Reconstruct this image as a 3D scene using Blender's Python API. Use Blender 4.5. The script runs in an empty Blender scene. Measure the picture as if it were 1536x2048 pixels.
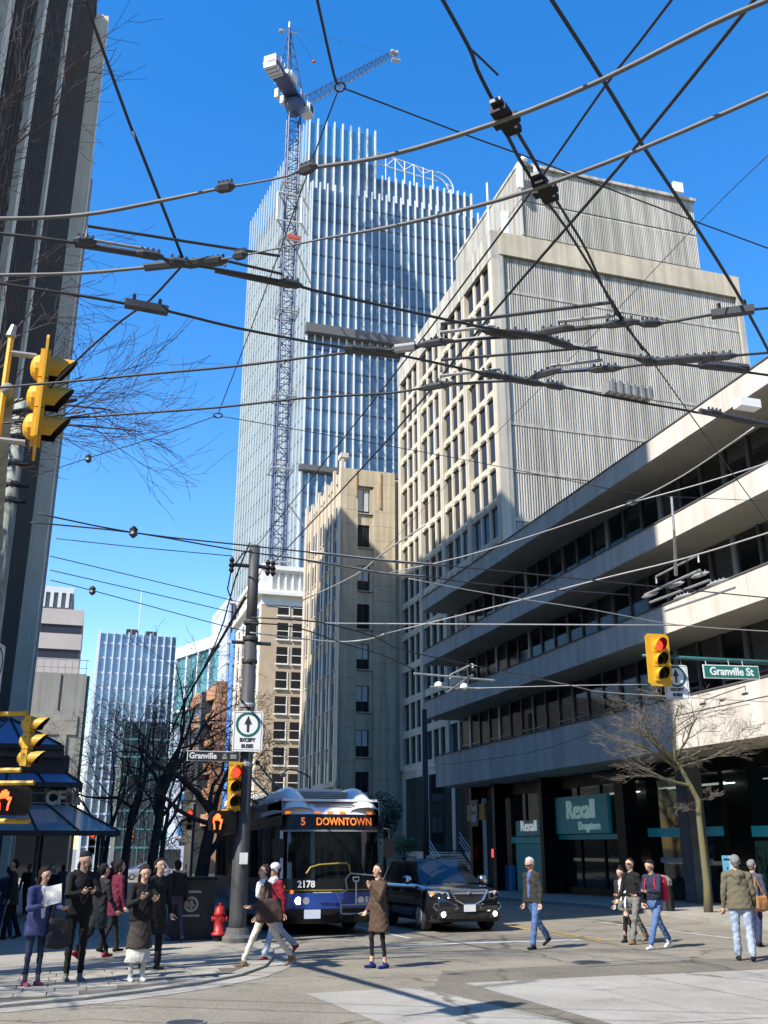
import bpy, math, random
import numpy as np
from mathutils import Vector, Matrix
R = math.radians
random.seed(7)
scene = bpy.context.scene
col = scene.collection

# ---------------------------------------------------------------- camera
FPX, PITCH, YAW, CAMH, SLOPE = 1935.0, R(19.0), R(17.06), 1.68, 0.016
cd = bpy.data.cameras.new('camera')
cam = bpy.data.objects.new('camera', cd)
col.objects.link(cam)
cam.location = (0, 0, CAMH)
cam.rotation_euler = (math.pi/2 + PITCH, 0, -YAW)
cd.sensor_fit = 'VERTICAL'
cd.sensor_height = 36.0
cd.lens = 36.0*FPX/2048.0
cd.clip_start = 0.05
cd.clip_end = 3000
scene.camera = cam

# ---------------------------------------------------------------- sky and sun
SUN_AZ, SUN_EL = R(64.0), R(44.2)          # shadows fall towards SUN_AZ (from +Y towards +X)
w = bpy.data.worlds.new('World')
scene.world = w
w.use_nodes = True
nt = w.node_tree
bg = nt.nodes['Background']
sky = nt.nodes.new('ShaderNodeTexSky')
sky.sky_type = 'NISHITA'
sky.sun_disc = False
sky.sun_elevation = SUN_EL
sky.sun_rotation = SUN_AZ + math.pi
sky.altitude = 0
sky.air_density = 1.25
sky.dust_density = 0.12
sky.ozone_density = 2.2
hs = nt.nodes.new('ShaderNodeHueSaturation')
hs.inputs['Saturation'].default_value = 1.42
tint = nt.nodes.new('ShaderNodeMix'); tint.data_type = 'RGBA'; tint.blend_type = 'MULTIPLY'
tint.inputs['Factor'].default_value = 1.0; tint.inputs['B'].default_value = (1.04, 0.985, 1.12, 1)
nt.links.new(sky.outputs[0], hs.inputs['Color'])
nt.links.new(hs.outputs[0], tint.inputs['A'])
nt.links.new(tint.outputs['Result'], bg.inputs[0])
bg.inputs[1].default_value = 0.14
sd = bpy.data.lights.new('sun', 'SUN')
sd.energy = 4.8
sd.angle = R(0.53)
sd.color = (1.0, 0.945, 0.86)
sun = bpy.data.objects.new('sun', sd)
col.objects.link(sun)
sun.location = (0, 0, 120)
sun_dir = Vector((math.cos(SUN_EL)*math.sin(SUN_AZ), math.cos(SUN_EL)*math.cos(SUN_AZ), -math.sin(SUN_EL)))
sun.rotation_euler = sun_dir.to_track_quat('-Z', 'Y').to_euler()
scene.view_settings.view_transform = 'Standard'
scene.view_settings.look = 'None'
scene.view_settings.exposure = 0.85
scene.view_settings.gamma = 1.0
scene.render.engine = 'CYCLES'

# ---------------------------------------------------------------- pixel -> place (photo pixels, 1536 x 2048)
def ray(px, py):
    x = (px-768)/FPX; y = -(py-1024)/FPX
    f = math.cos(PITCH)-y*math.sin(PITCH); u = math.sin(PITCH)+y*math.cos(PITCH)
    return Vector((f*math.sin(YAW)+x*math.cos(YAW), f*math.cos(YAW)-x*math.sin(YAW), u))
def gz(y):
    return -SLOPE*min(y, 260.0)
def on_ground(px, py, dz=0.0):
    d = ray(px, py); t = (dz-CAMH)/(d.z+SLOPE*d.y)
    return Vector((d.x*t, d.y*t, -SLOPE*d.y*t+dz))
def at_x(px, py, X):
    d = ray(px, py); return Vector((0, 0, CAMH))+d*(X/d.x)
def at_y(px, py, Y):
    d = ray(px, py); return Vector((0, 0, CAMH))+d*(Y/d.y)
def at_z(px, py, Z):
    d = ray(px, py); return Vector((0, 0, CAMH))+d*((Z-CAMH)/d.z)

# ---------------------------------------------------------------- materials
MATS = {}
def mat(name, c, rough=0.7, metal=0.0, var=0.0, scale=3.0, bump=0.0, c2=None, emit=0.0, spec=0.5, coat=0.0, alpha=1.0, stretch=None, detail=4.0, bscale=None, streak=0.0):
    m = bpy.data.materials.new(name); m.use_nodes = True
    MATS[name] = m
    n = m.node_tree.nodes; l = m.node_tree.links
    b = n['Principled BSDF']
    b.inputs['Roughness'].default_value = rough
    b.inputs['Metallic'].default_value = metal
    b.inputs['Specular IOR Level'].default_value = spec
    b.inputs['Coat Weight'].default_value = coat
    b.inputs['Alpha'].default_value = alpha
    b.inputs['Base Color'].default_value = (*c, 1)
    if emit:
        b.inputs['Emission Color'].default_value = (*c, 1)
        b.inputs['Emission Strength'].default_value = emit
    if var or bump or c2:
        geo = n.new('ShaderNodeNewGeometry')
        mp = n.new('ShaderNodeMapping')
        if stretch: mp.inputs['Scale'].default_value = stretch
        l.new(geo.outputs['Position'], mp.inputs['Vector'])
        tx = n.new('ShaderNodeTexNoise')
        tx.inputs['Scale'].default_value = scale
        tx.inputs['Detail'].default_value = detail
        tx.inputs['Roughness'].default_value = 0.65
        l.new(mp.outputs[0], tx.inputs['Vector'])
        if c2 is None:
            c2 = tuple(max(0, v*(1-var)) for v in c); c1 = tuple(min(1, v*(1+var)) for v in c)
        else: c1 = c
        r = n.new('ShaderNodeValToRGB')
        r.color_ramp.elements[0].position = 0.32; r.color_ramp.elements[1].position = 0.68
        r.color_ramp.elements[0].color = (*c2, 1); r.color_ramp.elements[1].color = (*c1, 1)
        l.new(tx.outputs['Fac'], r.inputs[0])
        out = r.outputs[0]
        if streak:
            mp2 = n.new('ShaderNodeMapping'); mp2.inputs['Scale'].default_value = (1.6, 1.6, 0.07)
            l.new(geo.outputs['Position'], mp2.inputs['Vector'])
            t2 = n.new('ShaderNodeTexNoise'); t2.inputs['Scale'].default_value = 1.3; t2.inputs['Detail'].default_value = 5
            l.new(mp2.outputs[0], t2.inputs['Vector'])
            r2 = n.new('ShaderNodeValToRGB')
            r2.color_ramp.elements[0].position = 0.35; r2.color_ramp.elements[1].position = 0.62
            r2.color_ramp.elements[0].color = (1-streak, 1-streak, 1-streak*1.05, 1); r2.color_ramp.elements[1].color = (1, 1, 1, 1)
            l.new(t2.outputs['Fac'], r2.inputs[0])
            mx = n.new('ShaderNodeMix'); mx.data_type = 'RGBA'; mx.blend_type = 'MULTIPLY'; mx.inputs['Factor'].default_value = 1
            l.new(out, mx.inputs['A']); l.new(r2.outputs[0], mx.inputs['B'])
            out = mx.outputs['Result']
        l.new(out, b.inputs['Base Color'])
        if bump:
            tb = n.new('ShaderNodeTexNoise'); tb.inputs['Scale'].default_value = bscale or scale*6
            tb.inputs['Detail'].default_value = 3
            l.new(mp.outputs[0], tb.inputs['Vector'])
            bp = n.new('ShaderNodeBump'); bp.inputs['Strength'].default_value = bump; bp.inputs['Distance'].default_value = 0.02
            l.new(tb.outputs['Fac'], bp.inputs['Height']); l.new(bp.outputs[0], b.inputs['Normal'])
    return m

# ---------------------------------------------------------------- mesh helpers
def tag(o, label=None, cat=None, group=None, kind=None):
    if label: o['label'] = label
    if cat: o['category'] = cat
    if group: o['group'] = group
    if kind: o['kind'] = kind
    return o
def thing(name, label, cat, loc=(0, 0, 0), rz=0.0, group=None):
    o = bpy.data.objects.new(name, None); col.objects.link(o)
    o.empty_display_size = 0.2
    o.location = loc; o.rotation_euler = (0, 0, rz)
    return tag(o, label, cat, group)
def W(o):
    M = o.matrix_basis.copy()
    return (W(o.parent) @ o.matrix_parent_inverse @ M) if o.parent else M
def adopt(o, parent, world=True):
    if parent is not None:
        o.parent = parent
        if world: o.matrix_parent_inverse = W(parent).inverted()   # the mesh is laid out in world coordinates
    return o
class MB:
    def __init__(s): s.v = []; s.f = []; s.m = []; s.mi = 0
    def quad(s, *p):
        i = len(s.v); s.v += [tuple(q) for q in p]; s.f.append(tuple(range(i, i+len(p)))); s.m.append(s.mi); return s
    def box(s, x0, x1, y0, y1, z0, z1):
        i = len(s.v)
        s.v += [(x0,y0,z0),(x1,y0,z0),(x1,y1,z0),(x0,y1,z0),(x0,y0,z1),(x1,y0,z1),(x1,y1,z1),(x0,y1,z1)]
        for f in ((0,3,2,1),(4,5,6,7),(0,1,5,4),(1,2,6,5),(2,3,7,6),(3,0,4,7)):
            s.f.append(tuple(i+k for k in f)); s.m.append(s.mi)
        return s
    def prism(s, pts, z0, z1):
        i = len(s.v); n = len(pts)
        s.v += [(p[0], p[1], z0) for p in pts]+[(p[0], p[1], z1) for p in pts]
        s.f.append(tuple(i+k for k in range(n))[::-1]); s.m.append(s.mi)
        s.f.append(tuple(i+n+k for k in range(n))); s.m.append(s.mi)
        for k in range(n):
            a, b = k, (k+1) % n
            s.f.append((i+a, i+b, i+n+b, i+n+a)); s.m.append(s.mi)
        return s
    def tube(s, pts, rad, n=8, cap=True):
        pts = [Vector(p) for p in pts]
        if not isinstance(rad, (list, tuple)): rad = [rad]*len(pts)
        i0 = len(s.v); ref = None
        for k, p in enumerate(pts):
            a = pts[max(k-1, 0)]; b = pts[min(k+1, len(pts)-1)]
            d = (b-a)
            if d.length < 1e-9: d = Vector((0, 0, 1))
            d.normalize()
            if ref is None:
                ref = d.cross(Vector((0, 0, 1)))
                if ref.length < 0.1: ref = d.cross(Vector((1, 0, 0)))
            ref = (ref-d*ref.dot(d))
            if ref.length < 1e-6: ref = d.orthogonal()
            ref.normalize(); u = d.cross(ref)
            for j in range(n):
                t = 2*math.pi*j/n
                s.v.append(tuple(p+(ref*math.cos(t)+u*math.sin(t))*rad[k]))
        for k in range(len(pts)-1):
            for j in range(n):
                a = i0+k*n+j; b = i0+k*n+(j+1) % n
                s.f.append((a, b, b+n, a+n)); s.m.append(s.mi)
        if cap:
            s.f.append(tuple(i0+j for j in range(n))[::-1]); s.m.append(s.mi)
            e = i0+(len(pts)-1)*n
            s.f.append(tuple(e+j for j in range(n))); s.m.append(s.mi)
        return s
    def grid(s, fn, nu, nv):
        i = len(s.v)
        for a in range(nu+1):
            for b in range(nv+1): s.v.append(tuple(fn(a/nu, b/nv)))
        for a in range(nu):
            for b in range(nv):
                q = i+a*(nv+1)+b
                s.f.append((q, q+nv+1, q+nv+2, q+1)); s.m.append(s.mi)
        return s
    def lathe(s, prof, c=(0, 0, 0), n=16):
        i = len(s.v)
        for (r, z) in prof:
            for j in range(n):
                t = 2*math.pi*j/n; s.v.append((c[0]+r*math.cos(t), c[1]+r*math.sin(t), c[2]+z))
        for k in range(len(prof)-1):
            for j in range(n):
                a = i+k*n+j; b = i+k*n+(j+1) % n
                s.f.append((a, b, b+n, a+n)); s.m.append(s.mi)
        s.f.append(tuple(i+j for j in range(n))[::-1]); s.m.append(s.mi)
        e = i+(len(prof)-1)*n; s.f.append(tuple(e+j for j in range(n))); s.m.append(s.mi)
        return s
    def mesh(s, name, mats, smooth=False):
        me = bpy.data.meshes.new(name)
        me.from_pydata(s.v, [], s.f)
        if not isinstance(mats, (list, tuple)): mats = [mats]
        for m in mats: me.materials.append(MATS[m] if isinstance(m, str) else m)
        if len(mats) > 1: me.polygons.foreach_set('material_index', s.m)
        if smooth: me.polygons.foreach_set('use_smooth', [True]*len(s.f))
        me.update()
        return me
    def build(s, name, mats, parent=None, world=True, smooth=False):
        o = bpy.data.objects.new(name, s.mesh(name, mats, smooth)); col.objects.link(o)
        return adopt(o, parent, world)
CUBES = {}
def cube(m):
    if m not in CUBES: CUBES[m] = MB().box(-.5, .5, -.5, .5, -.5, .5).mesh('piece', m)
    return CUBES[m]
def bx(name, m, x0, x1, y0, y1, z0, z1, parent=None, world=True):
    """an axis aligned block as an object of its own; alike blocks share one mesh"""
    o = bpy.data.objects.new(name, cube(m)); col.objects.link(o)
    o.location = ((x0+x1)/2, (y0+y1)/2, (z0+z1)/2)
    o.scale = (abs(x1-x0), abs(y1-y0), abs(z1-z0))
    return adopt(o, parent, world)
def text_mesh(s, size, ext, m, name='lettering', bold=0.0, xs=1.0, align='CENTER'):
    cu = bpy.data.curves.new('t', 'FONT')
    cu.body = s; cu.size = size; cu.extrude = ext; cu.offset = bold
    cu.align_x = align; cu.align_y = 'CENTER'; cu.resolution_u = 3
    o = bpy.data.objects.new('t', cu); col.objects.link(o)
    bpy.context.view_layer.update()
    dg = bpy.context.evaluated_depsgraph_get()
    me = bpy.data.meshes.new_from_object(o.evaluated_get(dg))
    bpy.data.objects.remove(o); bpy.data.curves.remove(cu)
    me.name = name
    for v in me.vertices: v.co.x *= xs
    me.materials.clear(); me.materials.append(MATS[m])
    return me
def text(s, size, ext, m, M, parent=None, name='lettering', bold=0.0, xs=1.0, align='CENTER', world=True):
    o = bpy.data.objects.new(name, text_mesh(s, size, ext, m, name, bold, xs, align)); col.objects.link(o)
    o.matrix_world = M
    adopt(o, parent, world)
    o.matrix_basis = M
    return o
def M_face(loc, facing):
    """text frame: reads correctly for someone looking at a surface whose outward normal is `facing`"""
    n = Vector(facing).normalized(); up = Vector((0, 0, 1)); x = up.cross(n); y = n.cross(x)
    return Matrix(((x.x, y.x, n.x, loc[0]), (x.y, y.y, n.y, loc[1]), (x.z, y.z, n.z, loc[2]), (0, 0, 0, 1)))

def paving(name, ca, cb, spk, crack, cscale, stain):
    m = bpy.data.materials.new(name); m.use_nodes = True; MATS[name] = m
    n = m.node_tree.nodes; l = m.node_tree.links; b = n['Principled BSDF']
    b.inputs['Roughness'].default_value = 0.92; b.inputs['Specular IOR Level'].default_value = 0.25
    geo = n.new('ShaderNodeNewGeometry')
    def noise(sc, det=6, ro=.6):
        t = n.new('ShaderNodeTexNoise'); t.inputs['Scale'].default_value = sc; t.inputs['Detail'].default_value = det; t.inputs['Roughness'].default_value = ro
        l.new(geo.outputs['Position'], t.inputs['Vector']); return t.outputs['Fac']
    def ramp(src, p0, c0, p1, c1):
        r = n.new('ShaderNodeValToRGB'); e = r.color_ramp.elements
        e[0].position = p0; e[1].position = p1; e[0].color = (*c0, 1) if len(c0) == 3 else c0; e[1].color = (*c1, 1)
        l.new(src, r.inputs[0]); return r.outputs[0]
    def mul(x, y):
        k = n.new('ShaderNodeMix'); k.data_type = 'RGBA'; k.blend_type = 'MULTIPLY'; k.inputs['Factor'].default_value = 1
        l.new(x, k.inputs['A']); l.new(y, k.inputs['B']); return k.outputs['Result']
    c = ramp(noise(.55, 8), .35, cb, .65, ca)
    c = mul(c, ramp(noise(70, 2), .38, (1-spk,)*3, .62, (1+spk*.0, 1, 1)))
    c = mul(c, ramp(noise(26, 2), .30, (1-spk*.7,)*3, .55, (1, 1, 1)))
    c = mul(c, ramp(noise(1.7, 8, .7), .30, (1-stain,)*3, .47, (1, 1, 1)))
    # wandering cracks
    dn = n.new('ShaderNodeTexNoise'); dn.inputs['Scale'].default_value = 1.4; dn.inputs['Detail'].default_value = 5
    l.new(geo.outputs['Position'], dn.inputs['Vector'])
    ad = n.new('ShaderNodeVectorMath'); ad.operation = 'MULTIPLY_ADD'; ad.inputs[1].default_value = (.9, .9, 0)
    l.new(dn.outputs['Color'], ad.inputs[0]); l.new(geo.outputs['Position'], ad.inputs[2])
    vo = n.new('ShaderNodeTexVoronoi'); vo.feature = 'DISTANCE_TO_EDGE'; vo.inputs['Scale'].default_value = cscale
    l.new(ad.outputs[0], vo.inputs['Vector'])
    c = mul(c, ramp(vo.outputs['Distance'], .004, (1-crack,)*3, .011, (1, 1, 1)))
    l.new(c, b.inputs['Base Color'])
    bp = n.new('ShaderNodeBump'); bp.inputs['Strength'].default_value = .45; bp.inputs['Distance'].default_value = .012
    l.new(noise(60, 3), bp.inputs['Height']); l.new(bp.outputs[0], b.inputs['Normal'])
paving('asphalt', (0.34, 0.305, 0.24), (0.255, 0.23, 0.178), .42, .45, .22, .22)
paving('asphalt_patch', (0.25, 0.225, 0.175), (0.185, 0.168, 0.132), .45, .3, .3, .2)
paving('concrete_pad', (0.40, 0.38, 0.33), (0.30, 0.285, 0.25), .2, .5, .16, .26)
mat('sidewalk', (0.33, 0.305, 0.25), 0.9, c2=(0.23, 0.212, 0.175), scale=0.9, bump=0.2, bscale=40, detail=8)
mat('kerb', (0.33, 0.315, 0.27), 0.9, c2=(0.24, 0.23, 0.195), scale=1.5, bump=0.2, bscale=40)
mat('paver', (0.37, 0.34, 0.28), 0.9, c2=(0.26, 0.24, 0.195), scale=2.3, bump=0.2, bscale=40)
mat('joint', (0.11, 0.10, 0.085), 0.95)
mat('white_paint', (0.62, 0.62, 0.60), 0.7, c2=(0.36, 0.35, 0.33), scale=5, detail=8)
mat('yellow_paint', (0.62, 0.40, 0.08), 0.7, c2=(0.36, 0.26, 0.09), scale=5, detail=8)
mat('yellow_metal', (0.72, 0.40, 0.02), 0.5, c2=(0.60, 0.33, 0.02), scale=9, streak=0.25)
mat('black_metal', (0.010, 0.010, 0.011), 0.6, spec=.2)
mat('dark_metal', (0.035, 0.036, 0.038), 0.5, var=0.3, scale=5)
mat('grey_metal', (0.30, 0.30, 0.29), 0.5, 0.4, var=0.15, scale=6)
mat('galv', (0.42, 0.42, 0.40), 0.5, 0.35, c2=(0.26, 0.26, 0.25), scale=9)
mat('rubber', (0.018, 0.018, 0.019), 0.75)
mat('wire', (0.02, 0.02, 0.022), 0.6)
mat('wire_pale', (0.40, 0.39, 0.37), 0.5, 0.3)
mat('white', (0.78, 0.78, 0.77), 0.5)
mat('sign_white', (0.66, 0.67, 0.66), 0.5)
mat('sign_green', (0.01, 0.16, 0.12), 0.5)
mat('sign_teal_dark', (0.0, 0.10, 0.085), 0.5)
mat('sign_black', (0.02, 0.021, 0.024), 0.5)
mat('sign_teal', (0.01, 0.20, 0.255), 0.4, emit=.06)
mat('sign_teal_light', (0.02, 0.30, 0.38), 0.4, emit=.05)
mat('dark_glass', (0.012, 0.014, 0.016), 0.06, spec=0.6)
mat('window_glass', (0.022, 0.022, 0.022), 0.12, spec=0.18)
mat('red_on', (1.0, 0.03, 0.015), 0.4, emit=2.2)
mat('hand_on', (1.0, 0.09, 0.02), 0.4, emit=2.6)
mat('lens_dark', (0.012, 0.012, 0.010), 0.4, spec=.12)
mat('amber_led', (0.9, 0.20, 0.03), 0.5, emit=0.42)
mat('lamp_on', (1.0, 0.95, 0.82), 0.3, emit=6.0)
mat('hydrant_red', (0.33, 0.013, 0.015), 0.5, var=0.15, scale=7)
# ================================================================ GROUND
def sheet(name, pts, m, dz, parent=None):
    """flat polygon laid on the sloping ground"""
    o = MB().quad(*[(p[0], p[1], gz(p[1])+dz) for p in pts]).build(name, m)
    return tag(o, kind='structure')
def slab(name, pts, m, h):
    n = len(pts); b = MB()
    top = [(p[0], p[1], gz(p[1])+h) for p in pts]; bot = [(p[0], p[1], gz(p[1])-0.15) for p in pts]
    b.quad(*top)
    for k in range(n):
        a, c = k, (k+1) % n
        b.quad(bot[a], bot[c], top[c], top[a])
    return tag(b.build(name, m), kind='structure')
g = MB()
for y0, y1 in ((-300, 0), (0, 60), (60, 260), (260, 1600)):
    g.quad((-900, y0, gz(y0)), (900, y0, gz(y0)), (900, y1, gz(y1)), (-900, y1, gz(y1)))
tag(g.build('road', 'asphalt'), kind='structure')

KL = [(-60, 13.2), (-8, 13.45), (-3, 13.7), (-0.63, 14.08), (0.4, 14.5), (1.25, 15.07), (2.0, 15.7), (2.75, 16.6), (3.35, 17.8), (3.8, 19.4), (4.12, 21.2), (4.2, 23), (4.2, 40), (4.2, 60), (4.2, 104)]
slab('pavement_left', KL+[(4.2, 104.5), (-60, 104.5)], 'sidewalk', 0.035)
slab('pavement_left_far', [(4.2, 128), (4.2, 260), (-60, 260), (-60, 128)], 'sidewalk', 0.10)
KR = [(19.2, 104), (19.2, 60), (19.2, 36), (18.6, 29.5), (17.6, 25.5), (17.2, 23.5), (17.2, 21.8), (17.7, 20.0), (18.8, 18.6), (20.5, 17.8), (24, 17.5), (80, 17.5)]
slab('pavement_right', KR+[(80, 104.5), (19.2, 104.5)], 'sidewalk', 0.11)
slab('pavement_right_far', [(19.2, 128), (80, 128), (80, 150), (80, 260), (19.2, 260)][::-1], 'sidewalk', 0.10)
slab('pavement_near', [(-60, -60), (60, -60), (60, -4.0), (-60, -4.0)], 'sidewalk', 0.10)
def kerb(name, pts, h, wdt):
    """row of kerb stones along a line, pieces of the setting"""
    root = None
    for i in range(len(pts)-1):
        a = Vector((*pts[i], 0)); c = Vector((*pts[i+1], 0)); L = (c-a).length
        n = max(1, min(18, int(round(L/1.8))))
        if L > 40: n = 22
        d = (c-a).normalized(); nn = Vector((-d.y, d.x, 0))
        for k in range(n):
            p = a+d*(L*k/n+0.006); q = a+d*(L*(k+1)/n-0.006)
            b = MB(); P = [p-nn*0.012, q-nn*0.012, q+nn*wdt, p+nn*wdt]
            top = [(v.x, v.y, gz(v.y)+h) for v in P]; bot = [(v.x, v.y, gz(v.y)-0.1) for v in P]
            b.quad(*top)
            for e in range(4): b.quad(bot[e], bot[(e+1) % 4], top[(e+1) % 4], top[e])
            o = b.build('kerb_stone', 'kerb', root)
            if root is None:
                root = o; o.name = name; tag(o, kind='structure')
kerb('kerb_left', KL[1:-1], 0.043, 0.20)
kerb('kerb_right', KR[:-1], 0.122, 0.20)
# gutter pan, light concrete along the left corner
gp = KL[1:12]
gm = MB()
off_ = []
for i in range(len(gp)):
    a = Vector((*gp[max(i-1, 0)], 0)); c = Vector((*gp[min(i+1, len(gp)-1)], 0)); d = (c-a).normalized()
    off_.append((Vector((*gp[i], 0)), Vector((d.y, -d.x, 0))))
for (a, na), (c, nc) in zip(off_, off_[1:]):
    q = [a+na*0.02, a+na*0.42, c+nc*0.42, c+nc*0.02]
    gm.quad(*[(v.x, v.y, gz(v.y)+0.006) for v in q])
tag(gm.build('gutter', 'concrete_pad'), kind='structure')

# paving stones of the corner, one object each
pm = MB().box(-.5, .5, -.5, .5, -.5, .5).mesh('paver', 'paver')
base = MB().quad(*[(x, y, gz(y)+0.038) for x, y in ((-4.3, 14.1), (-0.63, 14.35), (1.15, 15.25), (2.6, 16.8), (3.2, 18.2), (-4.3, 18.2))]).build('paving_bed', 'joint')
tag(base, kind='structure')
def inside_corner(x, y):
    ok = True
    for (ax, ay), (cx, cy) in zip(KL[1:9], KL[2:10]):
        d = Vector((cx-ax, cy-ay)).normalized()
        if (x-ax)*(-d.y)+(y-ay)*d.x < 0.52 and min(ax, cx)-0.6 < x < max(ax, cx)+0.6: ok = False
    return ok
rnd = random.Random(3)
for i in range(-10, 9):
    for j in range(0, 8):
        x = 0.1+i*0.42+(0.0 if j % 2 else 0.1); y = 14.55+j*0.46
        if x < -4.0 or y > 18.0 or not inside_corner(x, y): continue
        o = bpy.data.objects.new('paver', pm); col.objects.link(o)
        o.location = (x, y, gz(y)+0.020+rnd.uniform(-.003, .003)); o.scale = (0.402, 0.442, 0.05)
        o.rotation_euler = (-SLOPE+rnd.uniform(-.004, .004), rnd.uniform(-.004, .004), 0)
        adopt(o, base)

# concrete bus pads across the junction, slab by slab
padroot = None
def pad(pts, m='concrete_pad'):
    global padroot
    o = MB().quad(*[(p[0], p[1], gz(p[1])+0.004) for p in pts]).build('concrete_slab', m, padroot)
    if padroot is None:
        padroot = o; o.name = 'concrete_bus_pad'; tag(o, kind='structure')
X0 = [3.25, 4.85]
pad([(3.75, 8.2), (5.85, 8.2), (5.3, 11.5), (4.92, 14.36), (3.24, 14.2)])
pad([(3.9, 3.5), (6.2, 3.5), (5.87, 8.17), (3.78, 8.17)])
for k in range(9):
    x0 = 5.72+k*2.9; x1 = x0+2.88
    s = 0.55
    pad([(x0+(0.12 if k == 0 else 0), 10.4), (x1, 10.4), (x1, 14.75), (x0, 14.62)])
    pad([(x0+(0.3 if k == 0 else 0), 5.6), (x1, 5.6), (x1, 10.37), (x0+(0.12 if k == 0 else 0), 10.37)])
sheet('asphalt_repair', [(4.95, 14.38), (5.68, 14.6), (5.83, 10.4), (6.02, 5.6), (6.1, 3.5), (5.9, 3.5), (5.5, 11.0)], 'asphalt_patch', 0.0035)
sheet('asphalt_repair', [(3.0, 14.25), (5.2, 14.45), (6.0, 16.3), (11, 16.6), (20, 16.2), (20, 14.9), (9, 14.8)], 'asphalt_patch', 0.003)
# painted lines
def line(name, a, b, wd, m, dz=0.007):
    a = Vector((*a, 0)); b = Vector((*b, 0)); d = (b-a).normalized(); n = Vector((-d.y, d.x, 0))*wd/2
    q = [a-n, b-n, b+n, a+n]
    return tag(MB().quad(*[(v.x, v.y, gz(v.y)+dz) for v in q]).build(name, m), kind='structure')
line('stop_line', (6.2, 21.45), (11.2, 21.4), 0.32, 'white_paint')
line('lane_line', (7.75, 23.2), (7.75, 30), 0.11, 'white_paint')
line('lane_line', (7.75, 34), (7.75, 44), 0.11, 'white_paint')
line('centre_line', (11.45, 20.9), (11.9, 30), 0.10, 'yellow_paint')
line('centre_line', (11.7, 20.9), (12.15, 30), 0.10, 'yellow_paint')
line('lane_line', (14.6, 20.5), (14.9, 27), 0.11, 'white_paint')
def manhole(label, px, py, r):
    c = on_ground(px, py); root = thing('manhole_cover', label, 'manhole', (c.x, c.y, gz(c.y)), group='manhole covers in the road')
    for (r0, r1, z0, z1, nm, m) in ((0, r*.86, .005, .010, 'lid', 'dark_metal'), (r*.88, r, .005, .012, 'frame', 'grey_metal')):
        mb = MB()
        for k in range(24):
            a0 = 2*math.pi*k/24; a1 = 2*math.pi*(k+1)/24
            q = lambda a, rr: (c.x+rr*math.cos(a), c.y+rr*math.sin(a), gz(c.y+rr*math.sin(a))+z1)
            mb.quad(*([q(a0, r0), q(a0, r1), q(a1, r1), q(a1, r0)] if r0 else [q(a0, r1), q(a1, r1), (c.x, c.y, gz(c.y)+z1)]))
        mb.build(nm, m, root)
manhole('round manhole cover at the bottom edge of the picture', 370, 2046, .24)
manhole('round manhole cover on the side street right of the walkers', 1180, 1925, .34)
# ================================================================ BUILDINGS
mat('tower_dark', (0.030, 0.022, 0.018), 0.6, var=0.35, scale=0.35, stretch=(1, 1, 0.25), spec=0.06)
mat('tower_pier', (0.80, 0.70, 0.53), 0.85, c2=(0.68, 0.595, 0.45), scale=0.5, streak=0.12)
mat('tower_mullion', (0.125, 0.108, 0.09), 0.7, spec=0.05)
mat('pale_mullion', (0.40, 0.39, 0.36), 0.5)
mat('white_panel', (0.67, 0.61, 0.53), 0.75, c2=(0.58, 0.525, 0.455), scale=0.6, streak=0.2)
mat('soffit', (0.60, 0.55, 0.42), 0.9, c2=(0.50, 0.46, 0.35), scale=0.7)
mat('slab_dark', (0.10, 0.10, 0.10), 0.8)
mat('black_stone', (0.008, 0.008, 0.009), 0.35, var=0.4, scale=2, spec=0.15)
mat('grey_col', (0.15, 0.145, 0.14), 0.7, c2=(0.10, 0.10, 0.095), scale=2, streak=0.2)
mat('alu', (0.16, 0.16, 0.16), 0.45, 0.3)
mat('alu_pale', (0.42, 0.42, 0.42), 0.45, 0.3)
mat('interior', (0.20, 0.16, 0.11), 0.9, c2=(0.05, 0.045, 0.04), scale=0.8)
mat('blind', (0.62, 0.62, 0.55), 0.85, c2=(0.45, 0.45, 0.40), scale=2, stretch=(1, 1, 6))
def glassy(name, tint, rough=0.04, alpha=0.45, spec=0.8):
    m = mat(name, tint, rough, spec=spec, alpha=alpha)
    return m
mat('strip_lamp', (0.85, 1.0, 0.9), .5, emit=1.6)
mat('shop_lamp', (0.75, 0.85, 0.60), .5, emit=.35)
glassy('shop_glass', (0.008, 0.022, 0.021), alpha=0.66, spec=0.55)
glassy('office_glass', (0.015, 0.017, 0.02), alpha=0.38, spec=0.6)

# ---- dark office tower on the left
T = thing('office_tower', 'tall dark office tower with pale beige piers at left edge', 'building', (-17, 50, gz(50)))
bx('wall', 'tower_dark', -31, -4.22, 19.9, 80, gz(80)-1, 60.2, T)
bx('roof', 'slab_dark', -31.2, -4.05, 19.85, 80.2, 60.2, 61.0, T)
for Y, xo, d in ((22.7, -3.74, .9), (31.6, -3.98, .9), (41.4, -4.02, .9), (60.8, -3.16, 1.2)):
    bx('pier', 'tower_pier', -4.24, xo, Y-d/2, Y+d/2, gz(Y)-0.3, 60.6 if Y > 55 else 60.9, T)
for k in range(46):
    Y = 20.4+k*0.94
    if min(abs(Y-q) for q in (22.7, 31.6, 41.4, 60.8)) < 0.9: continue
    bx('mullion', 'tower_mullion', -4.23, -4.10, Y-0.05, Y+0.05, gz(Y), 60.15, T)
for Y in (66.5, 71.5, 76.2, 79.6):
    bx('mullion', 'pale_mullion', -4.23, -3.86, Y-0.16, Y+0.16, gz(Y), 60.1, T)
for k in range(15):
    z = 3.4+k*3.85
    bx('spandrel', 'tower_mullion', -4.225, -4.18, 19.95, 80, z, z+0.55, T)

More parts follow.
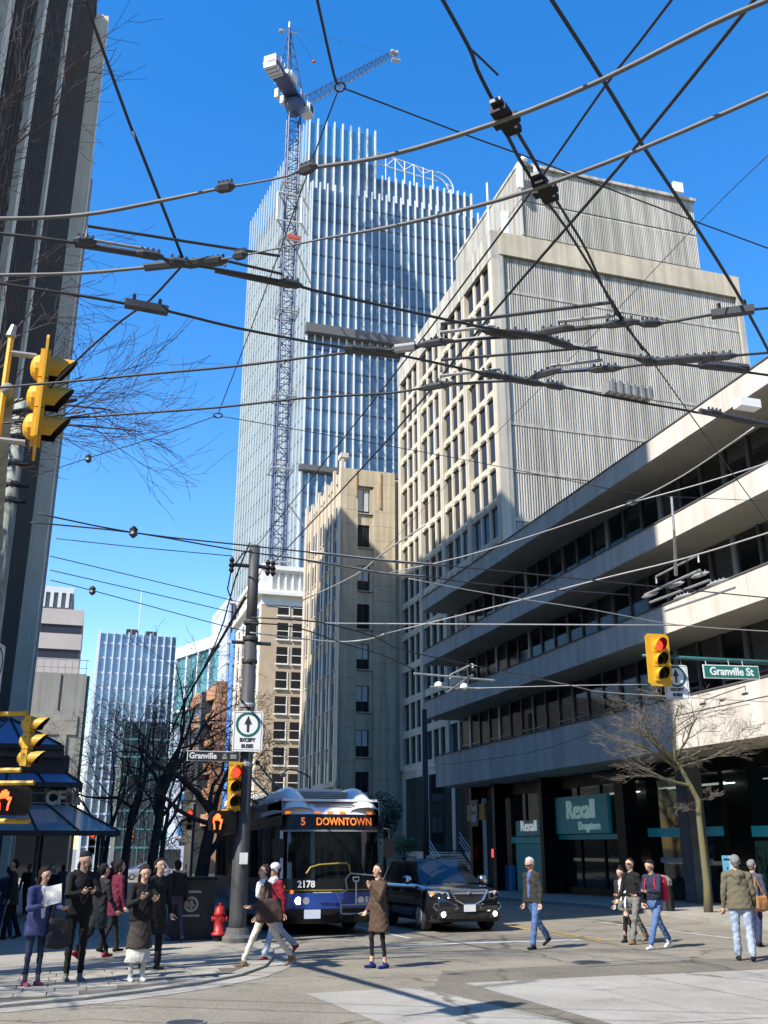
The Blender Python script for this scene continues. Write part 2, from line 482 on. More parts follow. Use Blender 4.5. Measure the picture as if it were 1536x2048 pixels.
# ---- white banded low-rise with the drugstore
Bd = thing('commercial_building', 'low white banded office building with recessed ribbon windows above drugstore', 'building', (24, 40, gz(40)))
YN, YF = 12.0, 61.2
bx('wall', 'slab_dark', 26.0, 46, YN, 60.6, gz(60)-1, 17.3, Bd)
bands = [(16.75, 17.65, 61.2), (13.1, 14.02, 61.1), (9.5, 10.62, 61.0), (5.08, 6.95, 59.0)]
for z0, z1, yf in bands:
    n = 16
    L = (yf-YN)/n
    for k in range(n):
        bx('fascia_panel', 'white_panel', 21.5, 21.72, YN+k*L+0.012, YN+(k+1)*L-0.012, z0, z1, Bd)
    bx('fascia_trim', 'slab_dark', 21.46, 21.74, YN, yf+0.02, z1+0.002, z1+0.05, Bd)
    bx('end_panel', 'white_panel', 21.74, 26, yf-0.25, yf, z0, z1, Bd)
    bx('soffit', 'soffit', 21.73, 26, YN, yf-0.26, z0+0.02, z0+0.32, Bd)
bx('roof', 'slab_dark', 21.8, 46, YN, 60.9, 17.3, 17.55, Bd)
bx('roof_ledge', 'slab_dark', 22.6, 24.5, 47, 61.2, 17.7, 18.3, Bd)
floors = [(14.02, 16.75, 60.0), (10.62, 13.1, 59.9), (6.95, 9.5, 59.8)]
rb = random.Random(5)
for fi, (z0, z1, yf) in enumerate(floors):
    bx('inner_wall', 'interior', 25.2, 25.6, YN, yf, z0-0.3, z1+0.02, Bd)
    bx('sill', 'alu', 23.5, 23.9, YN, yf, z0-0.02, z0+0.14, Bd)
    bx('slab_edge', 'slab_dark', 21.73, 25.2, YN, yf, z0-0.35, z0-0.05, Bd)
    n = 31; L = (yf-YN)/n
    for k in range(n):
        y0 = YN+k*L
        wide = 0.11 if k % 3 == 0 else 0.05
        bx('mullion', 'alu_pale' if (k % 3 == 0 and rb.random() < .5) else 'alu', 23.58, 23.80, y0-wide, y0+wide, z0+0.14, z1+0.02, Bd)
        o = bx('window_pane', 'office_glass', 23.66, 23.70, y0+wide+0.01, y0+L-0.06, z0+0.16, z1, Bd)
        if k % 3 != 1:
            bx('transom', 'alu', 23.6, 23.78, y0+wide, y0+L-0.06, z0+0.72, z0+0.79, Bd)
        r = rb.random()
        if r < 0.5:
            hh = rb.choice((0.35, 0.6, 1.0, 1.5, 2.2))
            bx('blind', 'blind', 23.84, 23.87, y0+0.1, y0+L-0.06, z1-hh, z1, Bd)
    for Y in (18, 26.5, 35.2, 44.0, 52.8, 59.4):
        bx('column', 'grey_col', 23.9, 24.7, Y-0.35, Y+0.35, z0-0.1, z1+0.02, Bd)
# ground floor
GZ = gz(45)-0.5
bx('ground_floor_wall', 'black_stone', 25.6, 26.0, YN, 59.0, GZ, 5.08, Bd)
bx('bulkhead', 'black_stone', 24.35, 25.6, YN, 58.8, 4.45, 5.07, Bd)
for k, Y in enumerate((16.5, 25.2, 35.0, 40.6, 48.7, 55.0, 58.6)):
    bx('column', 'grey_col' if k == 2 else 'black_stone', 23.2 if k == 2 else 23.6, 23.9 if k == 2 else 24.3, Y-(0.38 if k < 4 else .2), Y+(0.38 if k < 4 else .2), gz(Y)-0.1, 5.07, Bd)
bays = [(12.4, 24.5), (26, 32.6), (34.2, 39.8), (41.4, 48.4), (50, 54.6), (56, 58.3)]
for bi, (ya, yb) in enumerate(bays):
    n = max(2, int((yb-ya)/2.0)); L = (yb-ya)/n
    for k in range(n):
        y0 = ya+k*L
        bx('shop_window', 'shop_glass', 24.50, 24.53, y0+0.05, y0+L-0.05, gz(y0)+0.35, 4.44, Bd)
        bx('shop_mullion', 'black_metal', 24.44, 24.58, y0-0.05, y0+0.05, gz(y0)-0.05, 4.45, Bd)
    bx('shop_plinth', 'black_stone', 24.42, 24.62, ya, yb, gz(yb)-0.1, gz(ya)+0.36, Bd)
    if bi < 4:
        for q_ in (24.95, 25.4): bx('ceiling_strip', 'strip_lamp', q_, q_+.06, ya+.4, yb-.4, 4.05, 4.09, Bd)
        bx('shop_light', 'shop_lamp', 24.9, 25.3, ya+0.6, yb-0.6, 0.92, 1.06, Bd)
        bx('shop_shelf', 'interior', 25.0, 25.5, ya+0.3, yb-0.3, gz(ya)+0.1, 0.9, Bd)
        for q in range(7):
            y = ya+0.4+rb.random()*(yb-ya-1.6); z = rb.uniform(-.3, 1.6)
            bx('display_card', rb.choice(('blind', 'sign_white', 'soffit', 'sign_teal')), 24.95, 24.99, y, y+rb.uniform(.3, .9), z, z+rb.uniform(.15, .5), Bd)
bx('window_band', 'sign_teal_light', 24.40, 24.48, 26.2, 32.5, 1.98, 2.36, Bd)
bx('window_band', 'sign_teal_light', 24.40, 24.48, 34.3, 39.7, 2.02, 2.38, Bd)
bx('window_band', 'sign_teal', 24.40, 24.48, 41.5, 48.3, 1.95, 2.18, Bd)
bx('transom_grille', 'blind', 24.42, 24.49, 35.2, 38.9, 0.98, 1.16, Bd)
bx('transom_grille', 'blind', 24.42, 24.49, 27.5, 31.0, 0.98, 1.16, Bd)
bx('handrail', 'grey_metal', 24.28, 24.34, 44.2, 45.6, 0.20, 0.25, Bd)
bx('door_panel', 'sign_teal', 24.36, 24.46, 50.3, 53.7, gz(52)+0.02, 1.75, Bd)
bx('door_header', 'sign_teal_light', 24.30, 24.48, 50.1, 54.2, 1.78, 2.12, Bd)

# ---- drugstore signs
S1 = thing('shop_sign', 'large teal drugstore sign with raised pale letters behind shop window', 'sign', (24.2, 45.4, 3.1), group=None)
bx('panel', 'sign_teal', 24.12, 24.30, 42.6, 48.0, 2.22, 4.02, S1)
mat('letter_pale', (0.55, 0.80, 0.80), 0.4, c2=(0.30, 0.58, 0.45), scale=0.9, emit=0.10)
FX = (-1, 0, 0)
text('Rexall', 1.25, 0.04, 'letter_pale', M_face((24.06, 45.2, 3.32), FX), S1, bold=0.012, xs=0.98)
text('Drugstore', 0.55, 0.03, 'letter_pale', M_face((24.07, 44.4, 2.56), FX), S1, bold=0.006, xs=0.95)
S2 = thing('shop_sign', 'small teal drugstore sign with white lettering above the teal door', 'sign', (24.2, 51.4, 2.2))
bx('panel', 'sign_teal', 24.05, 24.28, 49.9, 52.9, 2.16, 2.96, S2)
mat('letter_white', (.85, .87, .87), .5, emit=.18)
text('Rexall', 0.78, 0.02, 'letter_white', M_face((24.03, 51.2, 2.66), FX), S2, bold=0.01, xs=1.1)
text('Drugstore', 0.30, 0.02, 'white', M_face((24.03, 50.8, 2.30), FX), S2, bold=0.004, xs=0.95)
S3 = thing('shop_sign', 'yellow and black market sign hanging under the low-rise overhang', 'sign', (23.6, 57.4, 3.0))
mat('sign_yellow', (0.50, 0.27, 0.02), 0.6)
bx('panel', 'sign_yellow', 23.5, 23.66, 56.1, 58.9, 3.1, 4.05, S3)
bx('panel_band', 'sign_black', 23.44, 23.5, 57.0, 58.2, 2.75, 4.3, S3)
text('Noodle', 0.50, 0.02, 'sign_white', M_face((23.43, 57.6, 3.85), FX), S3, bold=0.02, xs=0.6)
text('MARKET', 0.56, 0.02, 'sign_white', M_face((23.43, 57.6, 3.2), FX), S3, bold=0.02, xs=0.42)
bx('hanger', 'black_metal', 23.55, 23.6, 56.3, 56.35, 4.05, 5.07, S3)
S4 = thing('poster_screen', 'bright blue and white upright poster in the right shop window', 'poster', (24.38, 34.0, 0.05))
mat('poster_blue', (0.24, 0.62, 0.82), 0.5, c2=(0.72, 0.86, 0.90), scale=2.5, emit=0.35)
mat('poster_ink', (0.03, 0.22, 0.50), 0.5)
bx('poster', 'poster_blue', 24.33, 24.39, 33.62, 34.42, 0.06, 1.30, S4)
b = MB()
for (y, z, s) in ((34.0, .62, .14), (33.9, .72, .11), (34.12, .45, .13), (34.1, .85, .06)):
    b.quad((24.325, y+s, z-s), (24.325, y-s*.3, z-s*1.3), (24.325, y-s, z+s*1.1), (24.325, y+s*.4, z+s*.5))
b.build('figure_print', 'poster_ink', S4)
bx('heading_print', 'poster_ink', 24.32, 24.328, 33.75, 34.3, 1.12, 1.19, S4)
S5 = thing('neon_sign', 'small glowing red window sign under the yellow market sign', 'sign', (24.35, 56.9, 1.0))
mat('neon_red', (1.0, 0.02, 0.03), 0.5, emit=3)
bx('panel', 'sign_black', 24.36, 24.42, 56.6, 57.4, 0.9, 1.55, S5)
bx('tube', 'neon_red', 24.32, 24.36, 56.85, 57.15, 1.0, 1.45, S5)
tag(bx('drinks_fridge', 'sign_teal_light', 24.1, 24.34, 55.4, 56.4, gz(56)+0.11, 0.6), 'tall pale green drinks fridge at the market door', 'fridge')
tag(bx('drinks_fridge', 'poster_ink', 24.1, 24.34, 53.9, 54.9, gz(55)+0.11, 0.6), 'tall blue drinks fridge left of the teal drugstore door', 'fridge')

# ---- ribbed concrete tower
mat('conc_cream', (0.60, 0.545, 0.435), 0.9, c2=(0.51, 0.46, 0.365), scale=0.5, streak=0.15)
mat('conc_band', (0.62, 0.53, 0.38), 0.9, c2=(0.50, 0.43, 0.31), scale=0.5, streak=0.25)
mat('conc_rib', (0.52, 0.495, 0.43), 0.9, c2=(0.42, 0.40, 0.35), scale=0.35, streak=0.38, stretch=(1, 1, 0.3))
mat('conc_side', (0.56, 0.53, 0.45), 0.9, c2=(0.44, 0.41, 0.35), scale=0.5, streak=0.45)
C = thing('concrete_tower', 'cream concrete tower with deep window grid and ribbed blank side wall', 'building', (38, 72, gz(72)))
XC, YA, YB, ZT = 28.0, 61.5, 86.0, 49.0
bx('wall', 'conc_side', XC+0.7, 51.3, YA+0.35, YB, gz(86)-1, ZT-0.2, C)
bx('parapet', 'conc_side', XC-0.15, XC+0.6, YA, YB+0.1, 46.4, ZT+0.05, C)
bx('parapet', 'conc_band', XC+0.61, 51.5, YA-0.05, YA+0.5, 46.9, ZT, C)
bx('corner_pier', 'conc_cream', XC-0.1, XC+0.62, YA, YA+0.75, gz(60), 46.4, C)
bx('corner_return', 'conc_side', XC+0.63, XC+0.95, YA+0.02, YA+0.4, gz(60), 46.9, C)
bx('corner_pier', 'conc_side', 51.0, 51.52, YA-0.04, YA+0.5, gz(60), 46.9, C)
# window grid facing the street: 4 bays of 3 windows
bayw = (YB-YA-0.75)/4; rowh = 2.97; ztop = 46.4
for k in range(4):
    yb0 = YA+0.75+k*bayw
    for p in (0,):
        bx('pilaster', 'conc_cream', XC-0.12, XC+0.5, yb0+bayw-0.75, yb0+bayw-0.43, 8, 46.4, C)
        bx('pilaster', 'conc_cream', XC-0.12, XC+0.5, yb0+bayw-0.33, yb0+bayw, 8, 46.4, C)
    w3 = (bayw-0.85)/3
    for j in range(1, 3):
        bx('window_post', 'conc_cream', XC+0.03, XC+0.42, yb0+j*w3-0.2, yb0+j*w3+0.2, 8, 46.4, C)
winm = MB().box(-.5, .5, -.5, .5, -.5, .5).mesh('window_pane', 'window_glass')
# spandrel with a sloped sill and rounded bosses, one mesh shared
w3 = (bayw-0.85)/3
sp = MB()
sp.quad((0.25, -bayw/2, 0.72), (-0.0, -bayw/2, 0.60), (-0.0, bayw/2, 0.60), (0.25, bayw/2, 0.72))
sp.quad((-0.0, -bayw/2, 0.60), (-0.0, -bayw/2, 0.0), (-0.0, bayw/2, 0.0), (-0.0, bayw/2, 0.60))
sp.quad((-0.0, -bayw/2, 0.0), (0.25, -bayw/2, 0.0), (0.25, bayw/2, 0.0), (-0.0, bayw/2, 0.0))
spm = sp.mesh('spandrel', 'conc_cream')
bo = MB()
for q in range(10):
    a0 = math.pi*q/10; a1 = math.pi*(q+1)/10
    y0, y1 = -math.cos(a0)*0.42, -math.cos(a1)*0.42; z0, z1 = math.sin(a0)*0.45, math.sin(a1)*0.45
    bo.quad((-0.06, y0, 0.1), (-0.06, y1, 0.1), (-0.06, y1, 0.1+z1), (-0.06, y0, 0.1+z0))
    bo.quad((-0.06, y0, 0.1+z0), (-0.06, y1, 0.1+z1), (0.01, y1, 0.1+z1+.04), (0.01, y0, 0.1+z0+.04))
bom = bo.mesh('boss', 'conc_cream')
for k in range(4):
    yb0 = YA+0.75+k*bayw
    for r in range(14):
        z = ztop-(r+1)*rowh
        if z < 6: break
        o = bpy.data.objects.new('spandrel', spm); col.objects.link(o); o.location = (XC, yb0+bayw/2-0.42, z); adopt(o, C)
        for j in range(3):
            yy = yb0+(j+.5)*w3
            o = bpy.data.objects.new('window', winm); col.objects.link(o)
            o.location = (XC+0.20, yy, z+0.72+1.1); o.scale = (0.04, w3-0.4, 2.3); adopt(o, C)
            if r < 9:
                q = bpy.data.objects.new('boss', bom); col.objects.link(q); q.location = (XC, yy, z); adopt(q, C)
bx('lower_wall', 'conc_side', XC+0.05, XC+0.7, YA, YB, gz(86)-1, 7.8, C)
for k in range(3):
    bx('entrance_glass', 'dark_glass', XC-0.02, XC+0.04, YA+6+k*6, YA+11+k*6, 1.2, 7.2, C)
# ribbed wall, one panel per storey
rib = MB()
nr = 104; wr = (51.0-28.96)/nr
for i in range(nr):
    x = i*wr
    rib.quad((x, 0, 0), (x+wr*.25, -0.11, 0), (x+wr*.25, -0.11, 1), (x, 0, 1))
    rib.quad((x+wr*.25, -0.11, 0), (x+wr*.6, -0.11, 0), (x+wr*.6, -0.11, 1), (x+wr*.25, -0.11, 1))
    rib.quad((x+wr*.6, -0.11, 0), (x+wr*.82, 0, 0), (x+wr*.82, 0, 1), (x+wr*.6, -0.11, 1))
    rib.quad((x+wr*.82, 0, 0), (x+wr, 0, 0), (x+wr, 0, 1), (x+wr*.82, 0, 1))
ribm = rib.mesh('ribbed_panel', 'conc_rib')
zz = 46.85
for r in range(12):
    hgt = 3.86 if r else 3.3
    z1 = zz-0.06; z0 = zz-hgt+0.28
    o = bpy.data.objects.new('ribbed_panel', ribm); col.objects.link(o)
    o.location = (28.96, YA+0.30, z0); o.scale = (1, 1, z1-z0); adopt(o, C)
    bx('panel_joint', 'conc_side', 28.96, 51.0, YA+0.18, YA+0.4, zz-hgt, z0-0.01, C)
    zz -= hgt
# penthouse
for nm, a in (('penthouse', (33.2, 51.4, 66, 82, 49, 60.2)),):
    bx('penthouse', 'conc_side', a[0], a[1], a[2]+0.3, a[3], a[4], a[5], C)
ribm2 = ribm
for z0, z1 in ((49.2, 52.6), (52.75, 56.3), (56.45, 60.1)):
    o = bpy.data.objects.new('ribbed_panel', ribm2); col.objects.link(o)
    o.location = (33.2, 66.28, z0); o.scale = (18.2/22.04, 1, z1-z0); adopt(o, C)
    o = bpy.data.objects.new('ribbed_panel', ribm2); col.objects.link(o)
    o.location = (33.18, 82, z0); o.scale = (16/22.04, 1, z1-z0); o.rotation_euler = (0, 0, -math.pi/2); adopt(o, C)
bx('penthouse_coping', 'conc_side', 33.0, 51.6, 65.95, 82.2, 60.2, 60.5, C)
bx('penthouse_pier', 'white_panel', 33.0, 33.5, 65.9, 66.6, 49, 52.4, C)
for (x, y, z0, z1, wd) in ((32.6, 65.6, 57.2, 59.8, .5), (34.4, 65.7, 57.5, 60.0, .55), (29.2, 62.0, 49.0, 51.4, .5), (49.0, 65.7, 60.5, 61.6, 1.0)):
    bx('antenna_panel', 'white', x, x+wd, y-0.2, y+0.1, z0, z1, C)
tb = MB().tube([(28.3, 62.6, 49), (28.3, 62.6, 54.5)], 0.09, 6); tb.build('antenna_mast', 'white', C)
tb = MB().lathe([(0.02, 0), (.28, .1), (.34, .35), (.2, .62), (.02, .7)], (33.6, 66, 60.5), 10); tb.build('radar_dome', 'white', C, smooth=True)

# ---- stair and green bush in the plaza between low-rise and concrete tower
stair = thing('steel_stair', 'white railed steel stair rising beside the end of the low-rise', 'stair', (25, 64, gz(64)))
for k in range(14):
    bx('tread', 'dark_metal', 23.5, 26, 62.2+k*0.32, 62.5+k*0.32, gz(64)+0.1+k*0.17, gz(64)+0.15+k*0.17, stair)
for x in (23.45, 26.05):
    b = MB()
    for h in (0.35, 0.65, 0.95): b.tube([(x, 62.1, gz(64)+0.1+h), (x, 66.9, gz(64)+2.6+h)], 0.03, 6)
    b.build('railing', 'white', stair)
    MB().tube([(x, 62.1, gz(64)+0.02), (x, 66.9, gz(64)+2.5)], 0.08, 6).build('stringer', 'dark_metal', stair)

# ---- art-deco tan building
mat('tan_stone', (0.64, 0.54, 0.37), 0.9, c2=(0.54, 0.45, 0.31), scale=0.45, streak=0.28)
mat('tan_front', (0.58, 0.505, 0.385), 0.9, c2=(0.49, 0.425, 0.325), scale=0.45, streak=0.22)
mat('rust', (0.40, 0.20, 0.07), 0.9, c2=(0.55, 0.40, 0.22), scale=1.2, stretch=(2, 2, .3))
D = thing('art_deco_building', 'tan art deco building with notched parapet and tall window slots', 'building', (30, 95, gz(95)))
TX, TY0, TY1, TZ = 22.0, 86.0, 102.5, 37.0
bx('wall', 'tan_front', TX+0.3, 46, TY0+0.5, TY1, gz(102)-1, 36.2, D)
# side wall facing the camera, built as stone courses left and right of the window slot
for zc in range(26):
    z0 = gz(90)-0.2+zc*1.49; z1 = z0+1.47
    if z1 > 36.9: z1 = 36.9
    bx('stone_course', 'tan_stone', TX+0.02, 23.75, TY0+0.1, TY0+0.45, z0, z1, D)
    bx('stone_course', 'tan_stone', 25.35, 27.55, TY0+0.1, TY0+0.45, z0, z1, D)
bx('parapet_panel', 'tan_stone', 23.75, 25.35, TY0+0.1, TY0+0.45, 35.2, 36.9, D)
wz = [(34.9, 32.4), (31.2, 28.9), (27.1, 24.6), (23.3, 20.9), (19.5, 17.1), (15.6, 13.2), (11.6, 9.2), (7.9, 5.5), (4.2, 1.8)]
for i, (a, c) in enumerate(wz):
    bx('window', 'window_glass', 23.76, 25.0, TY0+0.42, TY0+0.46, c, a, D)
    bx('window_frame', 'dark_metal', 24.34, 24.42, TY0+0.38, TY0+0.415, c, a, D)
    bx('window_sill', 'tan_front', 23.76, 25.3, TY0+0.15, TY0+0.43, c-0.10, c, D)
    if i % 2 == 0 or i == 5: bx('blind', 'blind', 23.85, 24.9, TY0+0.40, TY0+0.413, c+(a-c)*(.1 if i == 0 else .4), a-0.05, D)
    nz = wz[i+1][0] if i+1 < len(wz) else 0
    bx('infill_panel', 'tan_stone', 23.76, 25.34, TY0+0.30, TY0+0.44, nz, c-0.15, D)
    bx('window_jamb', 'tan_front', 25.02, 25.34, TY0+0.20, TY0+0.43, c, a, D)
MB().box(23.5, 23.62, 85.99, 86.09, 34, 36.8).box(25.9, 26.1, 85.99, 86.09, 33, 36.8).build('rust_stain', 'rust', D)
bx('recess_wall', 'tan_front', 27.56, 29.5, TY0+1.2, TY0+1.6, gz(90), 36.6, D)
for i, (a, c) in enumerate(wz):
    bx('window', 'window_glass', 27.9, 28.5, TY0+1.15, TY0+1.21, c-1, a-1, D)
# front: projecting piers with notched tops and windows between
npier = 5; pw = (TY1-TY0)/npier
for k in range(npier+1):
    y = TY0+0.1+k*pw-0.05*(k == npier)
    hgt = 38.0 if k in (0, npier) else 37.4+0.3*(k % 2)
    wd = 1.0 if k in (0, npier) else 0.55
    ya = y if k == 0 else (y-wd if k == npier else y-wd/2)
    bx('pier', 'tan_front', TX+0.06, TX+0.31, ya, ya+wd, gz(100), hgt, D)
bx('corner_cap', 'white_panel', TX-0.05, TX+0.75, TY0+0.05, TY0+1.2, 38.0, 38.5, D)
for k in range(npier):
    y0 = TY0+0.1+k*pw
    for j in range(2):
        yy = y0+pw*(0.33+0.37*j)
        for i in range(9):
            z = 33.5-i*3.5
            bx('window', 'window_glass', TX+0.22, TX+0.28, yy-0.42, yy+0.42, z-2.2, z, D)
            bx('window_sill', 'tan_front', TX+0.14, TX+0.29, yy-0.46, yy+0.46, z-2.32, z-2.21, D)
        bx('notch', 'tan_front', TX+0.12, TX+0.5, yy-0.30, yy+0.30, 35.9, 36.95, D)
    bx('mid_pier', 'tan_front', TX+0.16, TX+0.31, y0+pw*.5-0.15, y0+pw*.5+0.15, 5.6, 36.7, D)
bx('cornice', 'tan_front', TX-0.12, TX+0.5, TY0, TY1, 6.6, 7.1, D)
for k in range(4): bx('shop_window', 'dark_glass', TX+0.20, TX+0.28, TY0+1.2+k*4, TY0+4.2+k*4, 0.3, 5.6, D)
sg = thing('lease_sign', 'small white lettered board in the low window of the tan building', 'sign', (24.4, 86.2, 5.6))
bx('board', 'sign_white', 23.9, 24.9, 86.10, 86.2, 5.5, 6.1, sg)
text('OFFICE', 0.27, 0.005, 'sign_black', M_face((24.4, 86.095, 5.93), (0, -1, 0)), sg)
text('LEASE', 0.22, 0.005, 'sign_black', M_face((24.4, 86.095, 5.66), (0, -1, 0)), sg)

# ---- brick hotel with cream cornice
mat('brick_tan', (0.50, 0.385, 0.255), 0.9, c2=(0.42, 0.32, 0.21), scale=0.7)
mat('cream_trim', (0.80, 0.77, 0.68), 0.8, c2=(0.70, 0.67, 0.58), scale=0.8)
H = thing('brick_hotel', 'tan brick building with cream arcaded cornice behind the signal pole', 'building', (30, 140, gz(140)))
HX, HY, HT = 22.0, 129.0, 33.0
bx('wall', 'brick_tan', HX+0.05, 40, HY+0.05, 152, gz(152)-1, HT, H)
for (z0, z1, o) in ((33.0, 34.3, 0.0), (34.3, 34.75, 0.7), (34.75, 35.1, 0.35), (38.0, 38.6, 0.2), (7.2, 7.9, 0.5), (gz(140)-.5, 7.2, .15)):
    bx('cornice' if z1-z0 < 2 else 'base_storey', 'cream_trim', HX-o, 40, HY-o, 152, z0, z1, H)
bx('arcade_wall', 'cream_trim', HX+0.45, 40, HY+0.45, 152, 35.1, 38.0, H)
ar = MB()
ar.box(-0.12, .12, -.12, .12, 0, 2.0)
for q in range(6):
    a0 = math.pi*q/6; a1 = math.pi*(q+1)/6
    ar.quad((0.5-.5*math.cos(a0), -.12, 1.9+.7*math.sin(a0)), (0.5-.5*math.cos(a1), -.12, 1.9+.7*math.sin(a1)), (0.5-.5*math.cos(a1), -.12, 2.9), (0.5-.5*math.cos(a0), -.12, 2.9))
arm = ar.mesh('arcade_arch', 'cream_trim')
for k in range(17):
    o = bpy.data.objects.new('arcade_arch', arm); col.objects.link(o); o.location = (HX+0.3+k, HY+0.2, 35.1); adopt(o, H)
    o = bpy.data.objects.new('arcade_arch', arm); col.objects.link(o); o.location = (HX+0.2, HY+1.3+k, 35.1); o.rotation_euler = (0, 0, -math.pi/2); adopt(o, H)
bx('corner_block', 'cream_trim', HX-0.02, HX+1.4, HY-0.02, HY+1.4, 35.1, 38.9, H)
for r in range(8):
    z1 = 33.9-r*3.34; z0 = z1-2.25
    for x0, x1 in ((24.3, 25.85), (26.45, 28.0), (30.4, 31.9)):
        bx('window', 'window_glass', x0, x1, HY+0.02, HY+0.06, z0, z1, H)
        bx('sash_bar', 'cream_trim', x0, x1, HY-0.02, HY+0.018, (z0+z1)/2-.05, (z0+z1)/2+.05, H)
        bx('window_sill', 'cream_trim', x0-0.1, x1+0.15, HY-0.18, HY+0.03, z0-0.2, z0, H)
        bx('window_jamb', 'cream_trim', x1, x1+0.14, HY-0.03, HY+0.03, z0, z1, H)
    for k in range(5):
        y0 = HY+2.0+k*4.1
        bx('window', 'window_glass', HX+0.02, HX+0.06, y0, y0+1.3, z0, z1, H)
        bx('window_sill', 'cream_trim', HX-0.12, HX+0.03, y0-.1, y0+1.4, z0-.18, z0, H)
for k in range(6): bx('pilaster', 'cream_trim', HX-0.1, HX+0.04, HY+0.5+k*4.1, HY+1.2+k*4.1, 7.9, 33, H)

# ---- glass tower under construction
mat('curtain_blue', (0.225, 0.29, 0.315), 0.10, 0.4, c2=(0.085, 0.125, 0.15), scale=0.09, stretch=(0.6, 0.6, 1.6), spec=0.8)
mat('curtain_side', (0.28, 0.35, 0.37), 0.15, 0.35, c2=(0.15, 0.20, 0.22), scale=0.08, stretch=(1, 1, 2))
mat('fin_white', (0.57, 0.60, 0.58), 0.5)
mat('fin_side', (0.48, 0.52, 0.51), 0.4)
mat('floor_line', (0.04, 0.055, 0.075), 0.5)
G = thing('glass_tower', 'blue glass skyscraper with white vertical fins, unfinished at the top', 'building', (48, 170, gz(170)))
main = [(31.75, 150.0), (66.5, 150.0), (66.5, 190), (26.3, 190)]
b = MB(); b.prism(main, gz(170)-2, 119.2)
b.build('core', 'curtain_blue', G)
up = [(31.3, 153.0), (45.3, 153.0), (45.3, 189.5), (26.4, 189.6)]
MB().prism(up, 119.2, 129.5).build('upper_storeys', 'curtain_blue', G)
MB().box(31.6, 45.2, 153.0, 153.12, 129.5, 137.2).build('screen_wall', 'sign_teal_light', G) if False else None
mat('screen_glass', (0.10, 0.30, 0.48), 0.1, alpha=0.55, spec=0.8)
MB().box(31.4, 45.2, 153.0, 153.1, 129.5, 136.6).build('roof_screen', 'screen_glass', G)
MB().prism([(31.25, 153.0), (31.37, 153.0), (26.5, 189.6), (26.38, 189.6)], 129.5, 137.0).build('roof_screen', 'screen_glass', G)
MB().box(45.3, 66.0, 153.4, 188, 119.2, 126.8).build('upper_storeys', 'curtain_blue', G)
# west face: its brighter light is put into paler glass panels, storey by storey
def wface(t): return (31.72-(31.72-26.28)*t, 150.02+39.95*t)
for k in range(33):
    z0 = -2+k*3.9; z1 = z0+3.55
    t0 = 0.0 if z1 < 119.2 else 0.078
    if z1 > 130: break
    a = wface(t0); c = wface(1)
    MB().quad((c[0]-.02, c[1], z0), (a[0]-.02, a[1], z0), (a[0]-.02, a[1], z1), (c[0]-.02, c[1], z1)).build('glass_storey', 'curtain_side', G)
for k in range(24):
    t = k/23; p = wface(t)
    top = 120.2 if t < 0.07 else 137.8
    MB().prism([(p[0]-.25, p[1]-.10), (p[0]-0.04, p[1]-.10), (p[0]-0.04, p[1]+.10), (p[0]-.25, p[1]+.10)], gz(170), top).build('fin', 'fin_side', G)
nf = 24
for k in range(nf):
    x = 31.9+k*1.46
    for (z0, z1, dx) in ((gz(150), 61.2, -0.75), (62.6, 87.8, -0.3), (89.6, 120.4, 0.0)):
        bx('fin', 'fin_white', x+dx-0.12, x+dx+0.12, 149.62, 149.99, z0, z1, G)
for k in range(9):
    x = 31.6+k*1.68
    bx('fin', 'fin_white', x-0.13, x+0.13, 152.5, 152.98, 119.3, 137.6, G)
for k in range(14):
    x = 46.6+k*1.46
    bx('fin', 'fin_white', x-0.13, x+0.13, 152.9, 153.38, 119.3, 127.4, G)
for k in range(30):
    z = 3+k*3.9
    if abs(z-62) < 1.5 or abs(z-89) < 1.5: continue
    bx('floor_edge', 'floor_line', 31.8, 66.5, 149.93, 149.995, z, z+0.28, G)
bx('ledge', 'slab_dark', 31.2, 66.6, 148.6, 149.98, 87.7, 89.4, G)  # overhang step; its dark colour stands in for the shadow gap at the fold
bx('ledge', 'slab_dark', 30.8, 66.6, 148.9, 149.98, 61.5, 62.5, G)  # lower step, likewise dark in place of a shadow gap
# steel at the roof
rs = MB()
rs.tube([(45.5, 153.5, 133.2), (58, 154, 131.5)], 0.16, 6).tube([(45.5, 153.5, 130.4), (58.5, 154, 129.5)], 0.16, 6)
for k in range(7):
    x = 45.5+k*2.0; rs.tube([(x, 153.6, 127), (x, 153.6, 133.2-k*.27)], 0.12, 6)
    if k < 6: rs.tube([(x, 153.6, 130.4 if k % 2 else 133.2-k*.27), (x+2, 153.6, 133-k*.27 if k % 2 else 130.2)], 0.1, 6)
rs.build('roof_steel', 'fin_white', G)
rs = MB()
for q in range(8):
    a0 = math.pi*.62*q/8; a1 = math.pi*.62*(q+1)/8
    for o in (0, 1.2): rs.tube([(58.5+3.6*math.sin(a0)-o*.4, 154+o, 127.2+3.6*math.cos(a0)+1), (58.5+3.6*math.sin(a1)-o*.4, 154+o, 127.2+3.6*math.cos(a1)+1)], 0.14, 6)
for dz in (0, 1, 2): rs.tube([(60.6, 153.6, 127+dz), (62.4, 155, 127.6+dz)], 0.12, 6)
rs.build('roof_steel', 'fin_white', G)

